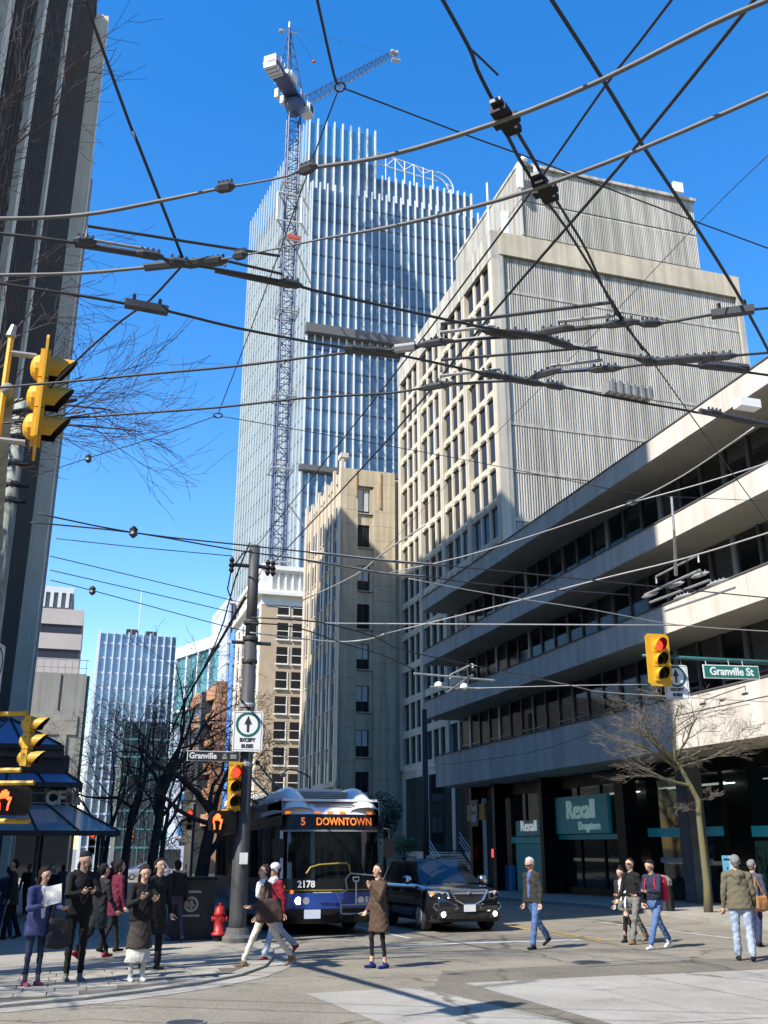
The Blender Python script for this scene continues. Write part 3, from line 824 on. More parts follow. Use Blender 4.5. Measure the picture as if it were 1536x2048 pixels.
# ---- buildings at the far end of the street
mat('far_beige', (0.42, 0.37, 0.33), 0.9, var=0.08, scale=0.3)
mat('far_conc', (0.31, 0.30, 0.26), 0.9, c2=(0.25, 0.24, 0.21), scale=0.12, streak=0.25)
mat('far_white', (0.55, 0.58, 0.60), 0.7)
mat('far_blue', (0.24, 0.32, 0.38), 0.12, 0.45, c2=(0.12, 0.18, 0.25), scale=0.2, spec=0.8)  # lightened: distance haze is put into the glass colour
mat('far_green', (0.14, 0.34, 0.33), 0.12, 0.4, c2=(0.07, 0.20, 0.20), scale=0.2, spec=0.8)
mat('far_orange', (0.38, 0.20, 0.11), 0.9, var=0.1, scale=0.4)
mat('far_dark', (0.03, 0.033, 0.04), 0.3)
mat('wrap_blue', (0.09, 0.26, 0.66), 0.6, var=0.2, scale=0.5)
mat('far_lilac', (0.42, 0.46, 0.56), 0.5)
F1 = thing('blank_concrete_building', 'grey blank concrete wall building beyond the dark tower', 'building', (-12, 137, gz(137)))
bx('wall', 'far_conc', -30, 0.0, 128.5, 148, gz(148)-1, 22.2, F1)
bx('side_wall', 'far_dark', 0.01, 0.4, 128.6, 148, gz(148)-1, 22.0, F1)
bx('pale_band', 'sidewalk', -30, -0.6, 128.35, 128.49, 14.6, 17.0, F1)
bx('pale_strip', 'sidewalk', -2.6, -1.7, 128.3, 128.48, gz(130), 14.55, F1)
bx('joint', 'far_dark', -3.1, -2.95, 128.42, 128.49, 17.6, 22.0, F1)
for k in range(9): bx('rail_post', 'grey_metal', -7+k*0.85, -6.92+k*0.85, 128.6, 128.68, 22.2, 24.0, F1)
bx('roof_rail', 'grey_metal', -8, 0.1, 128.6, 128.68, 23.9, 24.0, F1)
bx('roof_rail', 'grey_metal', -8, 0.1, 128.6, 128.68, 22.9, 22.97, F1)
bx('shop_window', 'dark_glass', -30, -.2, 128.1, 128.28, gz(130)-.3, 4.2, F1)
F2 = thing('banded_beige_tower', 'beige tower with dark window bands and pillared top storey', 'building', (-12, 165, gz(165)))
bx('core', 'far_dark', -25, -1.45, 152, 175, gz(175)-1, 34.0, F2)
for k in range(9):
    z1 = 35.6-k*3.75
    bx('spandrel', 'far_beige', -25.2, -1.3, 151.8, 175.2, z1-2.35, z1, F2)
bx('top_storey', 'far_conc', -22, -3.4, 153, 172, 35.6, 39.0, F2)
bx('top_slab', 'far_white', -22.3, -3.1, 152.5, 172.2, 38.3, 39.2, F2)
for k in range(11):
    bx('pillar', 'far_white', -4.2-k*1.15, -3.7-k*1.15, 152.45, 152.9, 36.0, 38.3, F2)
F3 = thing('blue_glass_block', 'blue glass office block with white corner fins closing the street', 'building', (12, 270, gz(270)))
bx('core', 'far_blue', 2.5, 22, 262, 285, gz(280)-1, 54.5, F3)
for k in range(11): bx('fin', 'far_white', 2.1+k*1.85, 2.3+k*1.85+.1, 261.4, 261.99, gz(262), 55.4 if k < 3 else 55.0, F3)
for k in range(9): bx('fin', 'far_white', 1.9, 2.49, 262.5+k*2.5, 263.6+k*2.5, gz(262), 55.4, F3)
for k in range(14): bx('floor_edge', 'far_lilac', 2.5, 22, 261.93, 261.99, 1+k*3.9, 1.5+k*3.9, F3)
for k in range(10): bx('roof_rail', 'far_white', 2.5+k*1.9, 2.6+k*1.9, 262.2, 262.3, 54.5, 56.0, F3)
bx('plant_room', 'far_dark', 9, 12, 265, 270, 54.5, 56.6, F3); bx('plant_room', 'far_dark', 14, 17, 265, 270, 54.5, 56.3, F3)
MB().tube([(12.2, 266, 54.5), (12.2, 266, 68)], 0.16, 5).build('flagpole', 'far_white', F3)
F4 = thing('green_glass_block', 'green glass block with white frame, angled to the street', 'building', (22, 225, gz(225)))
o4 = at_y(330, 1690, 212); dv = Vector((math.sin(R(14.3)), -math.cos(R(14.3)), 0))*-1
p0 = Vector((o4.x, 212, 0)); q0 = p0+Vector((0.62, -0.78, 0))*0
# long face runs from p0 towards the camera side
p1 = Vector((p0.x+9.0, p0.y-24, 0))
nrm = Vector((-(p1-p0).y, (p1-p0).x, 0)).normalized()
if nrm.x < 0: nrm = -nrm
MB().prism([(p0.x, p0.y), (p1.x, p1.y), (p1.x+nrm.x*22, p1.y+nrm.y*22), (p0.x+nrm.x*22, p0.y+nrm.y*22)], gz(225)-1, 40.6).build('core', 'far_green', F4)
for k in range(6):
    p = p0.lerp(p1, k/5); d = (p1-p0).normalized()*0.3
    MB().prism([(p.x-d.x-nrm.x*.5, p.y-d.y-nrm.y*.5), (p.x+d.x-nrm.x*.5, p.y+d.y-nrm.y*.5), (p.x+d.x-nrm.x*.02, p.y+d.y-nrm.y*.02), (p.x-d.x-nrm.x*.02, p.y-d.y-nrm.y*.02)], gz(225), 41).build('frame_post', 'far_white', F4)
a = p0-nrm*.6; c = p1-nrm*.6
for z0, z1 in ((39.6, 42.0), (28.0, 28.5), (16, 16.5)):
    MB().prism([(a.x, a.y), (c.x, c.y), (c.x+nrm.x*.57, c.y+nrm.y*.57), (a.x+nrm.x*.57, a.y+nrm.y*.57)], z0, z1).build('frame_beam', 'far_white', F4)
MB().lathe([(2.5, 0), (2.5, 1.2), (1.8, 2.0), (.1, 2.3)], (p1.x+1.5, p1.y+2, 42), 12).build('roof_tank', 'far_white', F4)
F5 = thing('striped_lilac_tower', 'slim lilac tower with ladder-like dark window strips', 'building', (24, 196, gz(196)))
pA = at_y(433, 1690, 186); pB = at_y(462, 1690, 186); pL = at_y(398, 1690, 205)
MB().prism([(pA.x, 186), (pB.x+4, 186), (pB.x+4, 205), (pL.x, 205)], gz(200)-1, 48.0).build('core', 'far_lilac', F5)
for k in range(12):
    z = 46.6-k*3.95
    for j in range(4):
        x = pA.x+0.45+j*0.62
        bx('window', 'far_dark', x, x+0.36, 185.9, 185.99, z-3.2, z-0.2, F5)
    bx('ledge', 'far_white', pA.x, pB.x+4, 185.8, 185.98, z-0.05, z+0.4, F5)
    a = Vector((pA.x-0.02, 186.05)); c = Vector((pL.x-0.02, 205))
    MB().quad((c.x-.06, c.y, z), (a.x-.06, a.y, z), (a.x-.06, a.y, z+.5), (c.x-.06, c.y, z+.5)).build('band', 'far_white', F5)
F6 = thing('orange_terraced_building', 'orange brown building with stepped balcony bands', 'building', (20, 164, gz(164)))
pa = at_y(414, 1690, 158); pb = at_y(452, 1690, 158)
bx('wall', 'far_orange', pa.x, pb.x+3, 158, 180, gz(170)-1, 26.8, F6)
pc = at_y(372, 1690, 166)
bx('glazing', 'far_dark', pc.x+0.6, pa.x+0.5, 161.5, 180, gz(170), 25.5, F6)
for k in range(6):
    z = 24.0-k*3.9
    MB().prism([(pc.x+.1+0.25*k*.3, 166), (pa.x-0.02, 157.9), (pa.x-0.02, 175), (pc.x+.1, 175)], z, z+1.75).build('balcony_band', 'far_orange', F6)
F7 = thing('scaffold_wrapped_building', 'narrow building wrapped in blue scaffold netting', 'building', (22, 154, gz(154)))
pd = at_y(448, 1690, 153.5)
bx('net_wrap', 'wrap_blue', pd.x, 21.9, 153, 157, gz(155), 34.5, F7)
for k in range(11): bx('scaffold_deck', 'far_dark', pd.x+0.1, 21.8, 152.85, 152.99, 0.5+k*3.1, 0.7+k*3.1, F7)
for k in range(3): bx('scaffold_pole', 'far_lilac', pd.x+0.05+k*.9, pd.x+0.15+k*.9, 152.8, 152.9, gz(153), 34.4, F7)
F8 = thing('grey_office_block', 'pale grey office block with blue sign bands near the street end', 'building', (19, 205, gz(205)))
pe = at_y(348, 1690, 196); pf = at_y(395, 1690, 196)
bx('core', 'far_lilac', pe.x, pf.x+6, 196, 215, gz(205)-1, 24.5, F8)
for k in range(6):
    z = 21-k*4.0
    for j in range(3): bx('window', 'far_dark', pe.x+0.9+j*1.9, pe.x+2.3+j*1.9, 195.9, 195.99, z-1.2, z+1.4, F8)
    bx('ledge', 'far_white', pe.x, pf.x+6, 195.85, 195.98, z-2.1, z-1.5, F8)
bx('sign_band', 'poster_ink', pe.x+0.4, pf.x, 195.7, 195.84, 3.6, 5.0, F8)
bx('sign_band', 'poster_ink', pe.x+0.4, pf.x, 195.7, 195.84, 9.6, 11.0, F8)
F9 = thing('dark_glass_block', 'dark green glass block behind the street trees', 'building', (9, 225, gz(225)))
pg_ = at_y(228, 1690, 215); ph = at_y(352, 1690, 215)
bx('core', 'far_dark', pg_.x, ph.x, 215, 235, gz(225)-1, 26.5, F9)
for k in range(7): bx('floor_edge', 'far_green', pg_.x, ph.x, 214.9, 214.98, 1+k*3.6, 1.4+k*3.6, F9)
for k in range(9): bx('mullion', 'far_green', pg_.x+k*1.5, pg_.x+k*1.5+.15, 214.85, 214.89, gz(215), 26.4, F9)

# ---- glazed corner pavilion
mat('pav_glass', (0.03, 0.06, 0.07), 0.05, alpha=0.6, spec=0.9)
mat('pav_roof', (0.26, 0.33, 0.38), 0.25, 0.0, alpha=0.75, spec=0.4, c2=(0.36, 0.44, 0.46), scale=0.8)
mat('pav_blue', (0.16, 0.33, 0.62), 0.25, alpha=.85, spec=.4)
Pv = thing('entrance_pavilion', 'glass entrance pavilion with tiered blue canopy roofs', 'pavilion', (-2.5, 37, gz(37)))
def eave(x0, x1, y0, y1, z0, inx, iny, z1, m, name):
    b = MB()
    A = [(x0, y0, z0), (x1, y0, z0), (x1, y1, z0), (x0, y1, z0)]
    B = [(x0+inx, y0+iny, z1), (x1-inx, y0+iny, z1), (x1-inx, y1-iny, z1), (x0+inx, y1-iny, z1)]
    b.quad(A[0], A[1], B[1], B[0]); b.quad(A[1], A[2], B[2], B[1]); b.quad(A[2], A[3], B[3], B[2]); b.quad(A[3], A[0], B[0], B[3])
    b.build(name, m, Pv)
    n = int((x1-x0)/1.15)
    for k in range(n+1):
        t = k/n
        MB().tube([(x0+(x1-x0)*t, y0-.01, z0+.03), (x0+inx+(x1-x0-2*inx)*t, y0+iny, z1+.03)], 0.035, 5).build('glazing_bar', 'dark_metal', Pv)
    bx('eave_beam', 'dark_metal', x0-.05, x1+.05, y0-.08, y0+.05, z0-.14, z0+.02, Pv)
    bx('eave_beam', 'dark_metal', x1-.05, x1+.08, y0+.06, y1, z0-.14, z0+.02, Pv)
eave(-6, 1.45, 34.0, 40, 2.10, 1.6, 1.6, 2.95, 'pav_roof', 'lower_canopy')
bx('drum_glass', 'pav_glass', -4.4, -0.1, 35.7, 38.4, 2.95, 3.62, Pv)
bx('drum_wall', 'dark_metal', -4.2, -0.3, 35.9, 38.2, 2.9, 4.6, Pv)
for z in (3.0, 3.32, 3.6): bx('drum_rail', 'grey_metal', -4.45, -0.05, 35.62, 35.69, z, z+0.035, Pv)
eave(-4.6, 0.15, 35.4, 38.7, 3.66, 1.1, 1.1, 4.35, 'pav_blue', 'middle_canopy')
bx('fascia_ring', 'grey_col', -4.3, -0.55, 35.7, 38.5, 4.5, 4.85, Pv)
eave(-4.3, -0.6, 35.6, 38.5, 4.9, 1.85, 1.4, 5.9, 'pav_blue', 'top_canopy')
for x in (-5.6, -3.2, -1.0, 1.0):
    bx('post', 'dark_metal', x-.06, x+.06, 34.4, 34.52, gz(34)+.1, 2.1, Pv)
    bx('post', 'dark_metal', x-.06, x+.06, 39.5, 39.62, gz(39)+.1, 2.1, Pv)
bx('glass_wall', 'pav_glass', -5.2, -2.1, 35.3, 35.34, gz(35)+.1, 2.1, Pv)
text('CF', 0.62, 0.03, 'tower_pier', M_face((-0.62, 35.55, 3.16), (0.0, -1, 0)), Pv, bold=0.03, xs=0.85)
text('Pacific Centre', 0.5, 0.03, 'tower_pier', M_face((-0.02, 36.9, 3.2), (1, -.25, 0)), Pv, bold=0.02, xs=0.6)

# ---- blocks across the street behind the camera: they close the street and show in glass
mat('rear_wall', (0.42, 0.38, 0.32), 0.9, var=.1, scale=.4)
for nm, lab, (x0, x1, y0, y1, zt_) in (('rear_office', 'grey stone office block across the street, behind the viewer at right', (8, 58, -60, -24, 42)), ('rear_store', 'low stone store across the street, behind the viewer at left', (-60, 2, -60, -26, 22))):
    Q = thing(nm, lab, 'building', ((x0+x1)/2, (y0+y1)/2, gz(0)))
    bx('wall', 'rear_wall', x0, x1, y0, y1, 0, zt_, Q)
    bx('cornice', 'rear_wall', x0-.4, x1+.4, y1, y1+.5, zt_-1, zt_, Q)
    for k in range(int((x1-x0)/4)):
        for r in range(int(zt_/4)):
            bx('window', 'window_glass', x0+1+k*4, x0+3.4+k*4, y1-.02, y1+.05, 1+r*4, 3.4+r*4, Q)
# ================================================================ TOWER CRANE
mat('crane_blue', (0.04, 0.062, 0.135), 0.5, var=0.2, scale=1)
mat('crane_white', (0.52, 0.52, 0.50), 0.6, var=0.1, scale=1)
mat('crane_red', (0.45, 0.07, 0.03), 0.6)
K = thing('tower_crane', 'blue lattice tower crane standing in front of the glass skyscraper', 'crane', (26.0, 140, gz(140)))
cx, cy, hw = 26.0, 140.0, 1.02
def lattice(a, b, w0, w1, n, r, rb, name, m, parent, side=Vector((1, 0, 0))):
    """square truss from a to b"""
    a = Vector(a); b = Vector(b); d = (b-a).normalized()
    s = (side-d*side.dot(d)).normalized(); u = d.cross(s)
    mb = MB()
    def c(k, t):
        wd = w0+(w1-w0)*t; sx, sy = ((-1, -1), (1, -1), (1, 1), (-1, 1))[k]
        return a.lerp(b, t)+s*sx*wd+u*sy*wd
    for k in range(4):
        mb.tube([c(k, 0), c(k, 1)], r, 4, cap=False)
    for i in range(n):
        t0, t1 = i/n, (i+1)/n
        for k in range(4):
            k2 = (k+1) % 4
            mb.tube([c(k, t0), c(k2, t1)] if i % 2 else [c(k2, t0), c(k, t1)], rb, 3, cap=False)
            mb.tube([c(k, t1), c(k2, t1)], rb, 3, cap=False)
    return mb.build(name, m, parent)
for i in range(9):
    z0 = gz(140)+i*14.2; z1 = z0+14.2
    lattice((cx, cy, z0), (cx, cy, z1), hw, hw, 7, 0.16, 0.085, 'mast_section', 'crane_blue', K)
for z in (42, 57, 69.5, 85, 98.5, 110):
    b = MB()
    for (x0, y0, x1, y1) in ((-1.7, -1.7, 1.7, -1.7), (1.7, -1.7, 1.7, 1.7), (1.7, 1.7, -1.7, 1.7), (-1.7, 1.7, -1.7, -1.7)):
        b.tube([(cx+x0, cy+y0, z), (cx+x1, cy+y1, z)], 0.14, 5)
        b.tube([(cx+x0, cy+y0, z+0.9), (cx+x1, cy+y1, z+0.9)], 0.05, 4)
    b.build('platform', 'galv', K)
b = MB()
for (dx, dz) in ((-2.6, -3.0), (1.6, -3.0), (-2.6, 2.5), (1.6, 2.5)):
    b.tube([(cx+dx, cy-1.9, 105+dz), (cx+dx+2.0, cy+1.9, 105.6+dz)], 0.2, 4)
for dz in (-3, 2.5): b.tube([(cx-2.6, cy-1.9, 105+dz), (cx+1.6, cy-1.9, 105+dz)], 0.2, 4)
for dx in (-2.6, 1.6): b.tube([(cx+dx, cy-1.9, 102), (cx+dx, cy-1.9, 107.5)], 0.2, 4)
b.build('climbing_frame', 'crane_white', K)
MB().box(cx-.6, cx+1.6, cy-1.5, cy-1.3, 98.8, 99.8).build('banner', 'crane_red', K)
MB().tube([(cx+1.2, cy, 52), (cx+3.5, cy+4, 51.6), (cx+6.0, cy+9.6, 51.6)], 0.14, 5).build('wall_tie', 'galv', K)
MB().tube([(cx+1.2, cy, 98), (cx+6.0, cy+9.6, 98)], 0.14, 5).build('wall_tie', 'galv', K)
# slewing ring and machine deck: counter-jib swings towards the left foreground
zt = 126.2
MB().lathe([(1.0, 0), (1.5, .8), (1.7, 1.6), (1.7, 2.4), (1.2, 3.0)], (cx, cy, zt), 12).build('slewing_ring', 'crane_blue', K)
dk = Vector((-0.62, -0.78, 0)).normalized(); sd_ = Vector((-dk.y, dk.x, 0))
def P(a, s, z): 
    v = Vector((cx, cy, 0))+dk*a+sd_*s; return (v.x, v.y, z)
def obox(a0, a1, s0, s1, z0, z1, name, m, parent=None):
    b = MB(); b.prism([P(a0, s0, 0)[:2], P(a1, s0, 0)[:2], P(a1, s1, 0)[:2], P(a0, s1, 0)[:2]][::-1], z0, z1)
    return b.build(name, m, parent or K)
obox(-2.2, 9.6, -1.3, 1.3, 129.3, 129.9, 'machine_deck', 'crane_blue')
obox(6.8, 9.6, -1.15, 1.15, 128.5, 131.0, 'counterweight', 'crane_white')
for k in range(3): obox(7.2+k*.85, 7.3+k*.85, -1.2, 1.2, 128.45, 131.05, 'weight_joint', 'slab_dark')
obox(2.4, 4.6, 0.5, 1.7, 129.9, 131.6, 'winch_house', 'crane_white')
obox(1.0, 2.0, -1.9, -1.2, 127.6, 129.2, 'junction_box', 'crane_white')
obox(3.2, 3.9, -2.0, -1.3, 127.4, 129.2, 'junction_box', 'crane_white')
obox(4.8, 5.8, .8, 1.6, 129.9, 130.8, 'junction_box', 'crane_white')
for s in (-1.6, 1.6):
    b = MB()
    for k in range(9): b.tube([P(-2+k*1.3, s, 129.6), P(-2+k*1.3, s, 130.9)], 0.05, 4)
    b.tube([P(-2, s, 130.9), P(8.6, s, 130.9)], 0.05, 4); b.build('deck_railing', 'galv', K)
cb = obox(-3.9, -2.0, 0.3, 2.1, 127.8, 130.0, 'cab', 'crane_white')
obox(-3.95, -3.88, 0.45, 1.95, 128.3, 129.8, 'cab_window', 'window_glass', cb)
obox(-3.5, -2.4, 2.08, 2.15, 128.4, 129.8, 'cab_window', 'window_glass', cb)
# A-frame
apex = Vector(P(3.0, 0, 143.2))
b = MB()
for s in (-1.1, 1.1):
    b.tube([P(-1.6, s, 129.8), apex+Vector((0, 0, 0))], [0.16, 0.12], 5)
    b.tube([P(5.0, s, 129.8), apex], [0.14, 0.1], 5)
for t in (0.25, 0.45, 0.62, 0.78):
    l = [Vector(P(-1.6, s, 129.8)).lerp(apex, t) for s in (-1.1, 1.1)]; r_ = [Vector(P(5.0, s, 129.8)).lerp(apex, t) for s in (-1.1, 1.1)]
    b.tube([l[0], l[1]], .07, 4); b.tube([r_[0], r_[1]], .07, 4); b.tube([l[0], r_[1]], .06, 4); b.tube([l[1], r_[0]], .06, 4)
b.build('a_frame', 'crane_blue', K)
b = MB(); b.tube([apex-Vector((1.6, 0, .9)), apex+Vector((1.6, 0, -.9))], .12, 5); b.tube([apex, apex+Vector((0, 0, 1.3))], .22, 6)
b.box(apex.x-1.9, apex.x-1.2, apex.y-.3, apex.y+.3, apex.z-1.4, apex.z-.9)
b.build('a_frame_head', 'galv', K)
# luffing jib reaching away to the right
j0 = Vector(P(-2.6, 0, 130.6)); j1 = at_y(788, 106, 168)
lattice(j0.lerp(j1, 0.03), j1, 0.85, 0.6, 40, 0.07, 0.035, 'jib', 'crane_blue', K, Vector((0, 0, 1)))
b = MB(); b.box(j1.x-.8, j1.x+.8, j1.y-.6, j1.y+.6, j1.z-.3, j1.z+.4); b.box(j1.x-.5, j1.x+1.4, j1.y-.5, j1.y+.5, j1.z-2.2, j1.z-1.9)
for dx in (-.4, 1.2): b.tube([(j1.x+dx, j1.y, j1.z), (j1.x+dx, j1.y, j1.z-2.0)], .05, 4)
b.build('jib_head', 'crane_white', K)
MB().tube([apex, j0.lerp(j1, .93)+Vector((0, 0, .8))], 0.035, 3).tube([apex+Vector((0, 0, .9)), apex+Vector((5.5, 4, -2.4))], .03, 3).build('stay_rope', 'dark_metal', K)
bp = apex+Vector((5.6, 4, -2.5))
MB().lathe([(.05, -.4), (.35, -.15), (.35, .15), (.05, .4)], bp, 8).build('marker_ball', 'crane_red', K)
# ================================================================ POLES, SIGNALS, SIGNS
mat('pole_grey', (0.06, 0.06, 0.062), 0.6, 0.0, c2=(0.03, 0.031, 0.034), scale=3, stretch=(3, 3, .5))
def disc(mb, c, n, r, k=16):
    n = Vector(n).normalized(); u = n.orthogonal().normalized(); v = n.cross(u)
    mb.quad(*[Vector(c)+u*r*math.cos(2*math.pi*i/k)+v*r*math.sin(2*math.pi*i/k) for i in range(k)])
def signal_head(root, c, face, lit, h=1.05, plate=True, visor=0.26):
    """three-lamp head hanging in the frame of root, c = centre, face = direction it shows to"""
    f = Vector(face).normalized(); s = Vector((0, 0, 1)).cross(f).normalized(); up = Vector((0, 0, 1)); c = Vector(c)
    L = h/3
    def ob(cc, a, b_, cz, name, m, par):
        mb = MB(); P_ = []
        for sz in (-1, 1):
            for (sa, sb) in ((-1, -1), (1, -1), (1, 1), (-1, 1)): P_.append(tuple(cc+s*sa*a+f*sb*b_+up*sz*cz))
        mb.v = P_; mb.f = [(0, 3, 2, 1), (4, 5, 6, 7), (0, 1, 5, 4), (1, 2, 6, 5), (2, 3, 7, 6), (3, 0, 4, 7)]; mb.m = [0]*6
        return mb.build(name, m, par)
    if plate:
        mb = MB(); W_, Hh, ch = 0.235*h/1.05+.08, h/2+0.11, 0.07
        pts = [(-W_+ch, -Hh), (W_-ch, -Hh), (W_, -Hh+ch), (W_, Hh-ch), (W_-ch, Hh), (-W_+ch, Hh), (-W_, Hh-ch), (-W_, -Hh+ch)]
        fr = [c+s*x+up*z+f*0.045 for x, z in pts]; bk = [c+s*x+up*z+f*0.02 for x, z in pts]
        mb.quad(*fr); mb.quad(*bk[::-1])
        for i in range(8): mb.quad(bk[i], bk[(i+1) % 8], fr[(i+1) % 8], fr[i])
        mb.build('backplate', 'yellow_metal', root)
    for i in range(3):
        cc = c+up*(1-i)*L
        hd = ob(cc+f*0.03, 0.155*h/1.05, 0.05, L*0.475, 'lamp_housing', 'yellow_metal', root)
        mb = MB(); dome = []; nn = 14
        for q_ in range(5):
            t_ = q_/4*math.pi/2; rr_ = .145*h/1.05*math.cos(t_)+.004; dd_ = .02+.085*math.sin(t_)
            dome.append([cc+s*rr_*math.cos(2*math.pi*j/nn)+up*rr_*math.sin(2*math.pi*j/nn)-f*dd_ for j in range(nn)])
        for a_, b_2 in zip(dome, dome[1:]):
            for j in range(nn): mb.quad(a_[j], b_2[j], b_2[(j+1) % nn], a_[(j+1) % nn])
        mb.build('back_cover', 'yellow_metal', hd, smooth=True)
        for sgn_ in (-1, 1): MB().tube([cc+s*sgn_*.15*h/1.05+up*L*.2+f*.03, cc+s*sgn_*.17*h/1.05+up*L*.2+f*.03], .012, 6).build('latch', 'dark_metal', hd)
        mb = MB(); disc(mb, cc+f*0.09, f, 0.118*h/1.05)
        mb.build('lens', 'red_on' if i == lit else 'lens_dark', hd)
        mb = MB(); r = 0.135*h/1.05; n = 14; mats_ = ['yellow_metal', 'black_metal']
        for k in range(n):
            a0 = -0.28*math.pi+k*1.56*math.pi/n; a1 = -0.28*math.pi+(k+1)*1.56*math.pi/n
            def pt(a, dd, rr): return cc+(s*math.cos(a)+up*math.sin(a))*rr+f*(0.08+dd)
            l0 = visor*(0.62+0.38*math.sin(max(-.3, min(math.pi/2, a0)))) if a0 < math.pi/2 else visor*(0.62+0.38*math.sin(a0))
            l1 = visor*(0.62+0.38*math.sin(max(-.3, min(math.pi/2, a1)))) if a1 < math.pi/2 else visor*(0.62+0.38*math.sin(a1))
            mb.mi = 0; mb.quad(pt(a0, 0, r+.008), pt(a0, l0, r+.008), pt(a1, l1, r+.008), pt(a1, 0, r+.008))
            mb.mi = 1; mb.quad(pt(a0, 0, r), pt(a1, 0, r), pt(a1, l1, r), pt(a0, l0, r))
        mb.build('visor', mats_, hd)
def hand_print(root, c, face, size, parent):
    f = Vector(face).normalized(); s = Vector((0, 0, 1)).cross(f).normalized(); up = Vector((0, 0, 1)); c = Vector(c)
    st = [[(-.34, -.9), (-.40, -.3), (-.52, .05), (-.46, .55)], [(-.46, .55), (-.34, .62), (-.30, .15)], [(-.30, .15), (-.26, .85), (-.12, .86), (-.10, .2)],
          [(-.10, .2), (-.05, .98), (.10, .96), (.10, .2)], [(.10, .2), (.16, .82), (.29, .80), (.30, .05)], [(.30, .05), (.44, .30), (.60, .28), (.52, .0), (.42, -.35), (.36, -.9)]]
    mb = MB()
    for p in st: mb.tube([c+s*x*size+up*z*size for x, z in p], 0.085*size, 5)
    return mb.build('hand_symbol', 'hand_on', parent)
def ped_signal(label, loc, face, w_, h_, group=None):
    root = thing('pedestrian_signal', label, 'signal', loc, group=group)
    f = Vector(face).normalized(); s = Vector((0, 0, 1)).cross(f).normalized(); up = Vector((0, 0, 1)); c = Vector(loc)
    mb = MB(); pr = 0.07
    pts = [(-w_+pr, -h_), (w_-pr, -h_), (w_, -h_+pr), (w_, h_-pr), (w_-pr, h_), (-w_+pr, h_), (-w_, h_-pr), (-w_, -h_+pr)]
    fr = [c+s*x+up*z+f*.09 for x, z in pts]; bk = [c+s*x+up*z-f*.12 for x, z in pts]
    mb.quad(*fr); mb.quad(*bk[::-1])
    for i in range(8): mb.quad(bk[i], bk[(i+1) % 8], fr[(i+1) % 8], fr[i])
    hs_ = mb.build('housing', 'black_metal', root)
    mb = MB(); q = [c+s*x+up*z+f*.095 for x, z in ((-w_+.05, -h_+.05), (w_-.05, -h_+.05), (w_-.05, h_-.05), (-w_+.05, h_-.05))]
    mb.quad(*q); mb.build('lens', 'lens_dark', root)
    hand_print(root, c-s*w_*0.5+f*.11, face, h_*.74, root)
    return root
def one_way_sign(label, c, w_, h_, face, group=None):
    root = thing('straight_only_sign', label, 'sign', c, group=group)
    f = Vector(face).normalized(); s = Vector((0, 0, 1)).cross(f).normalized(); up = Vector((0, 0, 1)); c = Vector(c)
    mb = MB(); ch = .04
    pts = [(-w_+ch, -h_), (w_-ch, -h_), (w_, -h_+ch), (w_, h_-ch), (w_-ch, h_), (-w_+ch, h_), (-w_, h_-ch), (-w_, -h_+ch)]
    fr = [c+s*x+up*z+f*.012 for x, z in pts]; bk = [c+s*x+up*z-f*.0 for x, z in pts]
    mb.quad(*fr); mb.quad(*bk[::-1])
    for i in range(8): mb.quad(bk[i], bk[(i+1) % 8], fr[(i+1) % 8], fr[i])
    mb.build('plate', 'sign_white', root)
    mb = MB(); n = 28; cc = c+up*h_*.33+f*.018; r0, r1 = w_*.66, w_*.82
    for i in range(n):
        a0 = 2*math.pi*i/n; a1 = 2*math.pi*(i+1)/n
        q = lambda a, r: cc+s*math.cos(a)*r+up*math.sin(a)*r
        mb.quad(q(a0, r0), q(a0, r1), q(a1, r1), q(a1, r0))
    mb.build('green_ring', 'sign_teal_dark', root)
    mb = MB(); q = lambda x, z: cc+s*x*w_+up*z*w_+f*.002
    mb.quad(q(-.07, -.5), q(.07, -.5), q(.09, .05), q(-.09, .05)); mb.quad(q(-.25, 0.02), q(.25, .02), q(0, .58))
    mb.build('arrow', 'sign_black', root)
    t = h_*.36
    text('EXCEPT', t*.66, 0.003, 'sign_black', M_face(c-up*h_*.44+f*.016, face), root, bold=0.006, xs=0.92)
    text('BUSES', t*.66, 0.003, 'sign_black', M_face(c-up*h_*.74+f*.016, face), root, bold=0.006, xs=0.92)
    # red-free thin border
    mb = MB(); bw = .012
    for (x0, x1, z0, z1) in ((-w_+.03, w_-.03, h_-.04, h_-.04+bw), (-w_+.03, w_-.03, -h_+.03, -h_+.03+bw), (-w_+.03, -w_+.03+bw, -h_+.03, h_-.03), (w_-.03-bw, w_-.03, -h_+.03, h_-.03)):
        mb.quad(*[c+s*x+up*z+f*.014 for x, z in ((x0, z0), (x1, z0), (x1, z1), (x0, z1))])
    mb.build('border', 'slab_dark', root)
    return root
F0 = (-0.10, -1, 0)

# ---- centre pole at the kerb
px_, py_ = 3.70, 23.06; g0 = gz(py_)+0.035
pole = thing('signal_pole', 'dark steel trolley pole at the kerb carrying the red signal and straight-only sign', 'pole', (px_, py_, g0))
MB().tube([(px_, py_, g0), (px_, py_, g0+.5), (px_, py_, 6.4)], [0.21, 0.195, 0.15], 20).build('shaft', 'pole_grey', pole, smooth=True)
MB().tube([(px_, py_, 6.4), (px_, py_, 8.75)], [0.135, 0.125], 18).build('upper_shaft', 'pole_grey', pole, smooth=True)
MB().lathe([(.33, 0), (.33, .10), (.27, .16), (.235, .3)], (px_, py_, g0), 20).build('base_plate', 'grey_col', pole)
for z in (6.35, 6.75, 5.8, 4.75, 3.4): MB().lathe([(.185, 0), (.19, .03), (.19, .07), (.17, .1)], (px_, py_, z), 16).build('band', 'galv' if z < 5.5 else 'dark_metal', pole)
MB().tube([(px_-.55, py_, 8.22), (px_+.5, py_, 8.22)], 0.05, 8).build('cross_arm', 'dark_metal', pole)
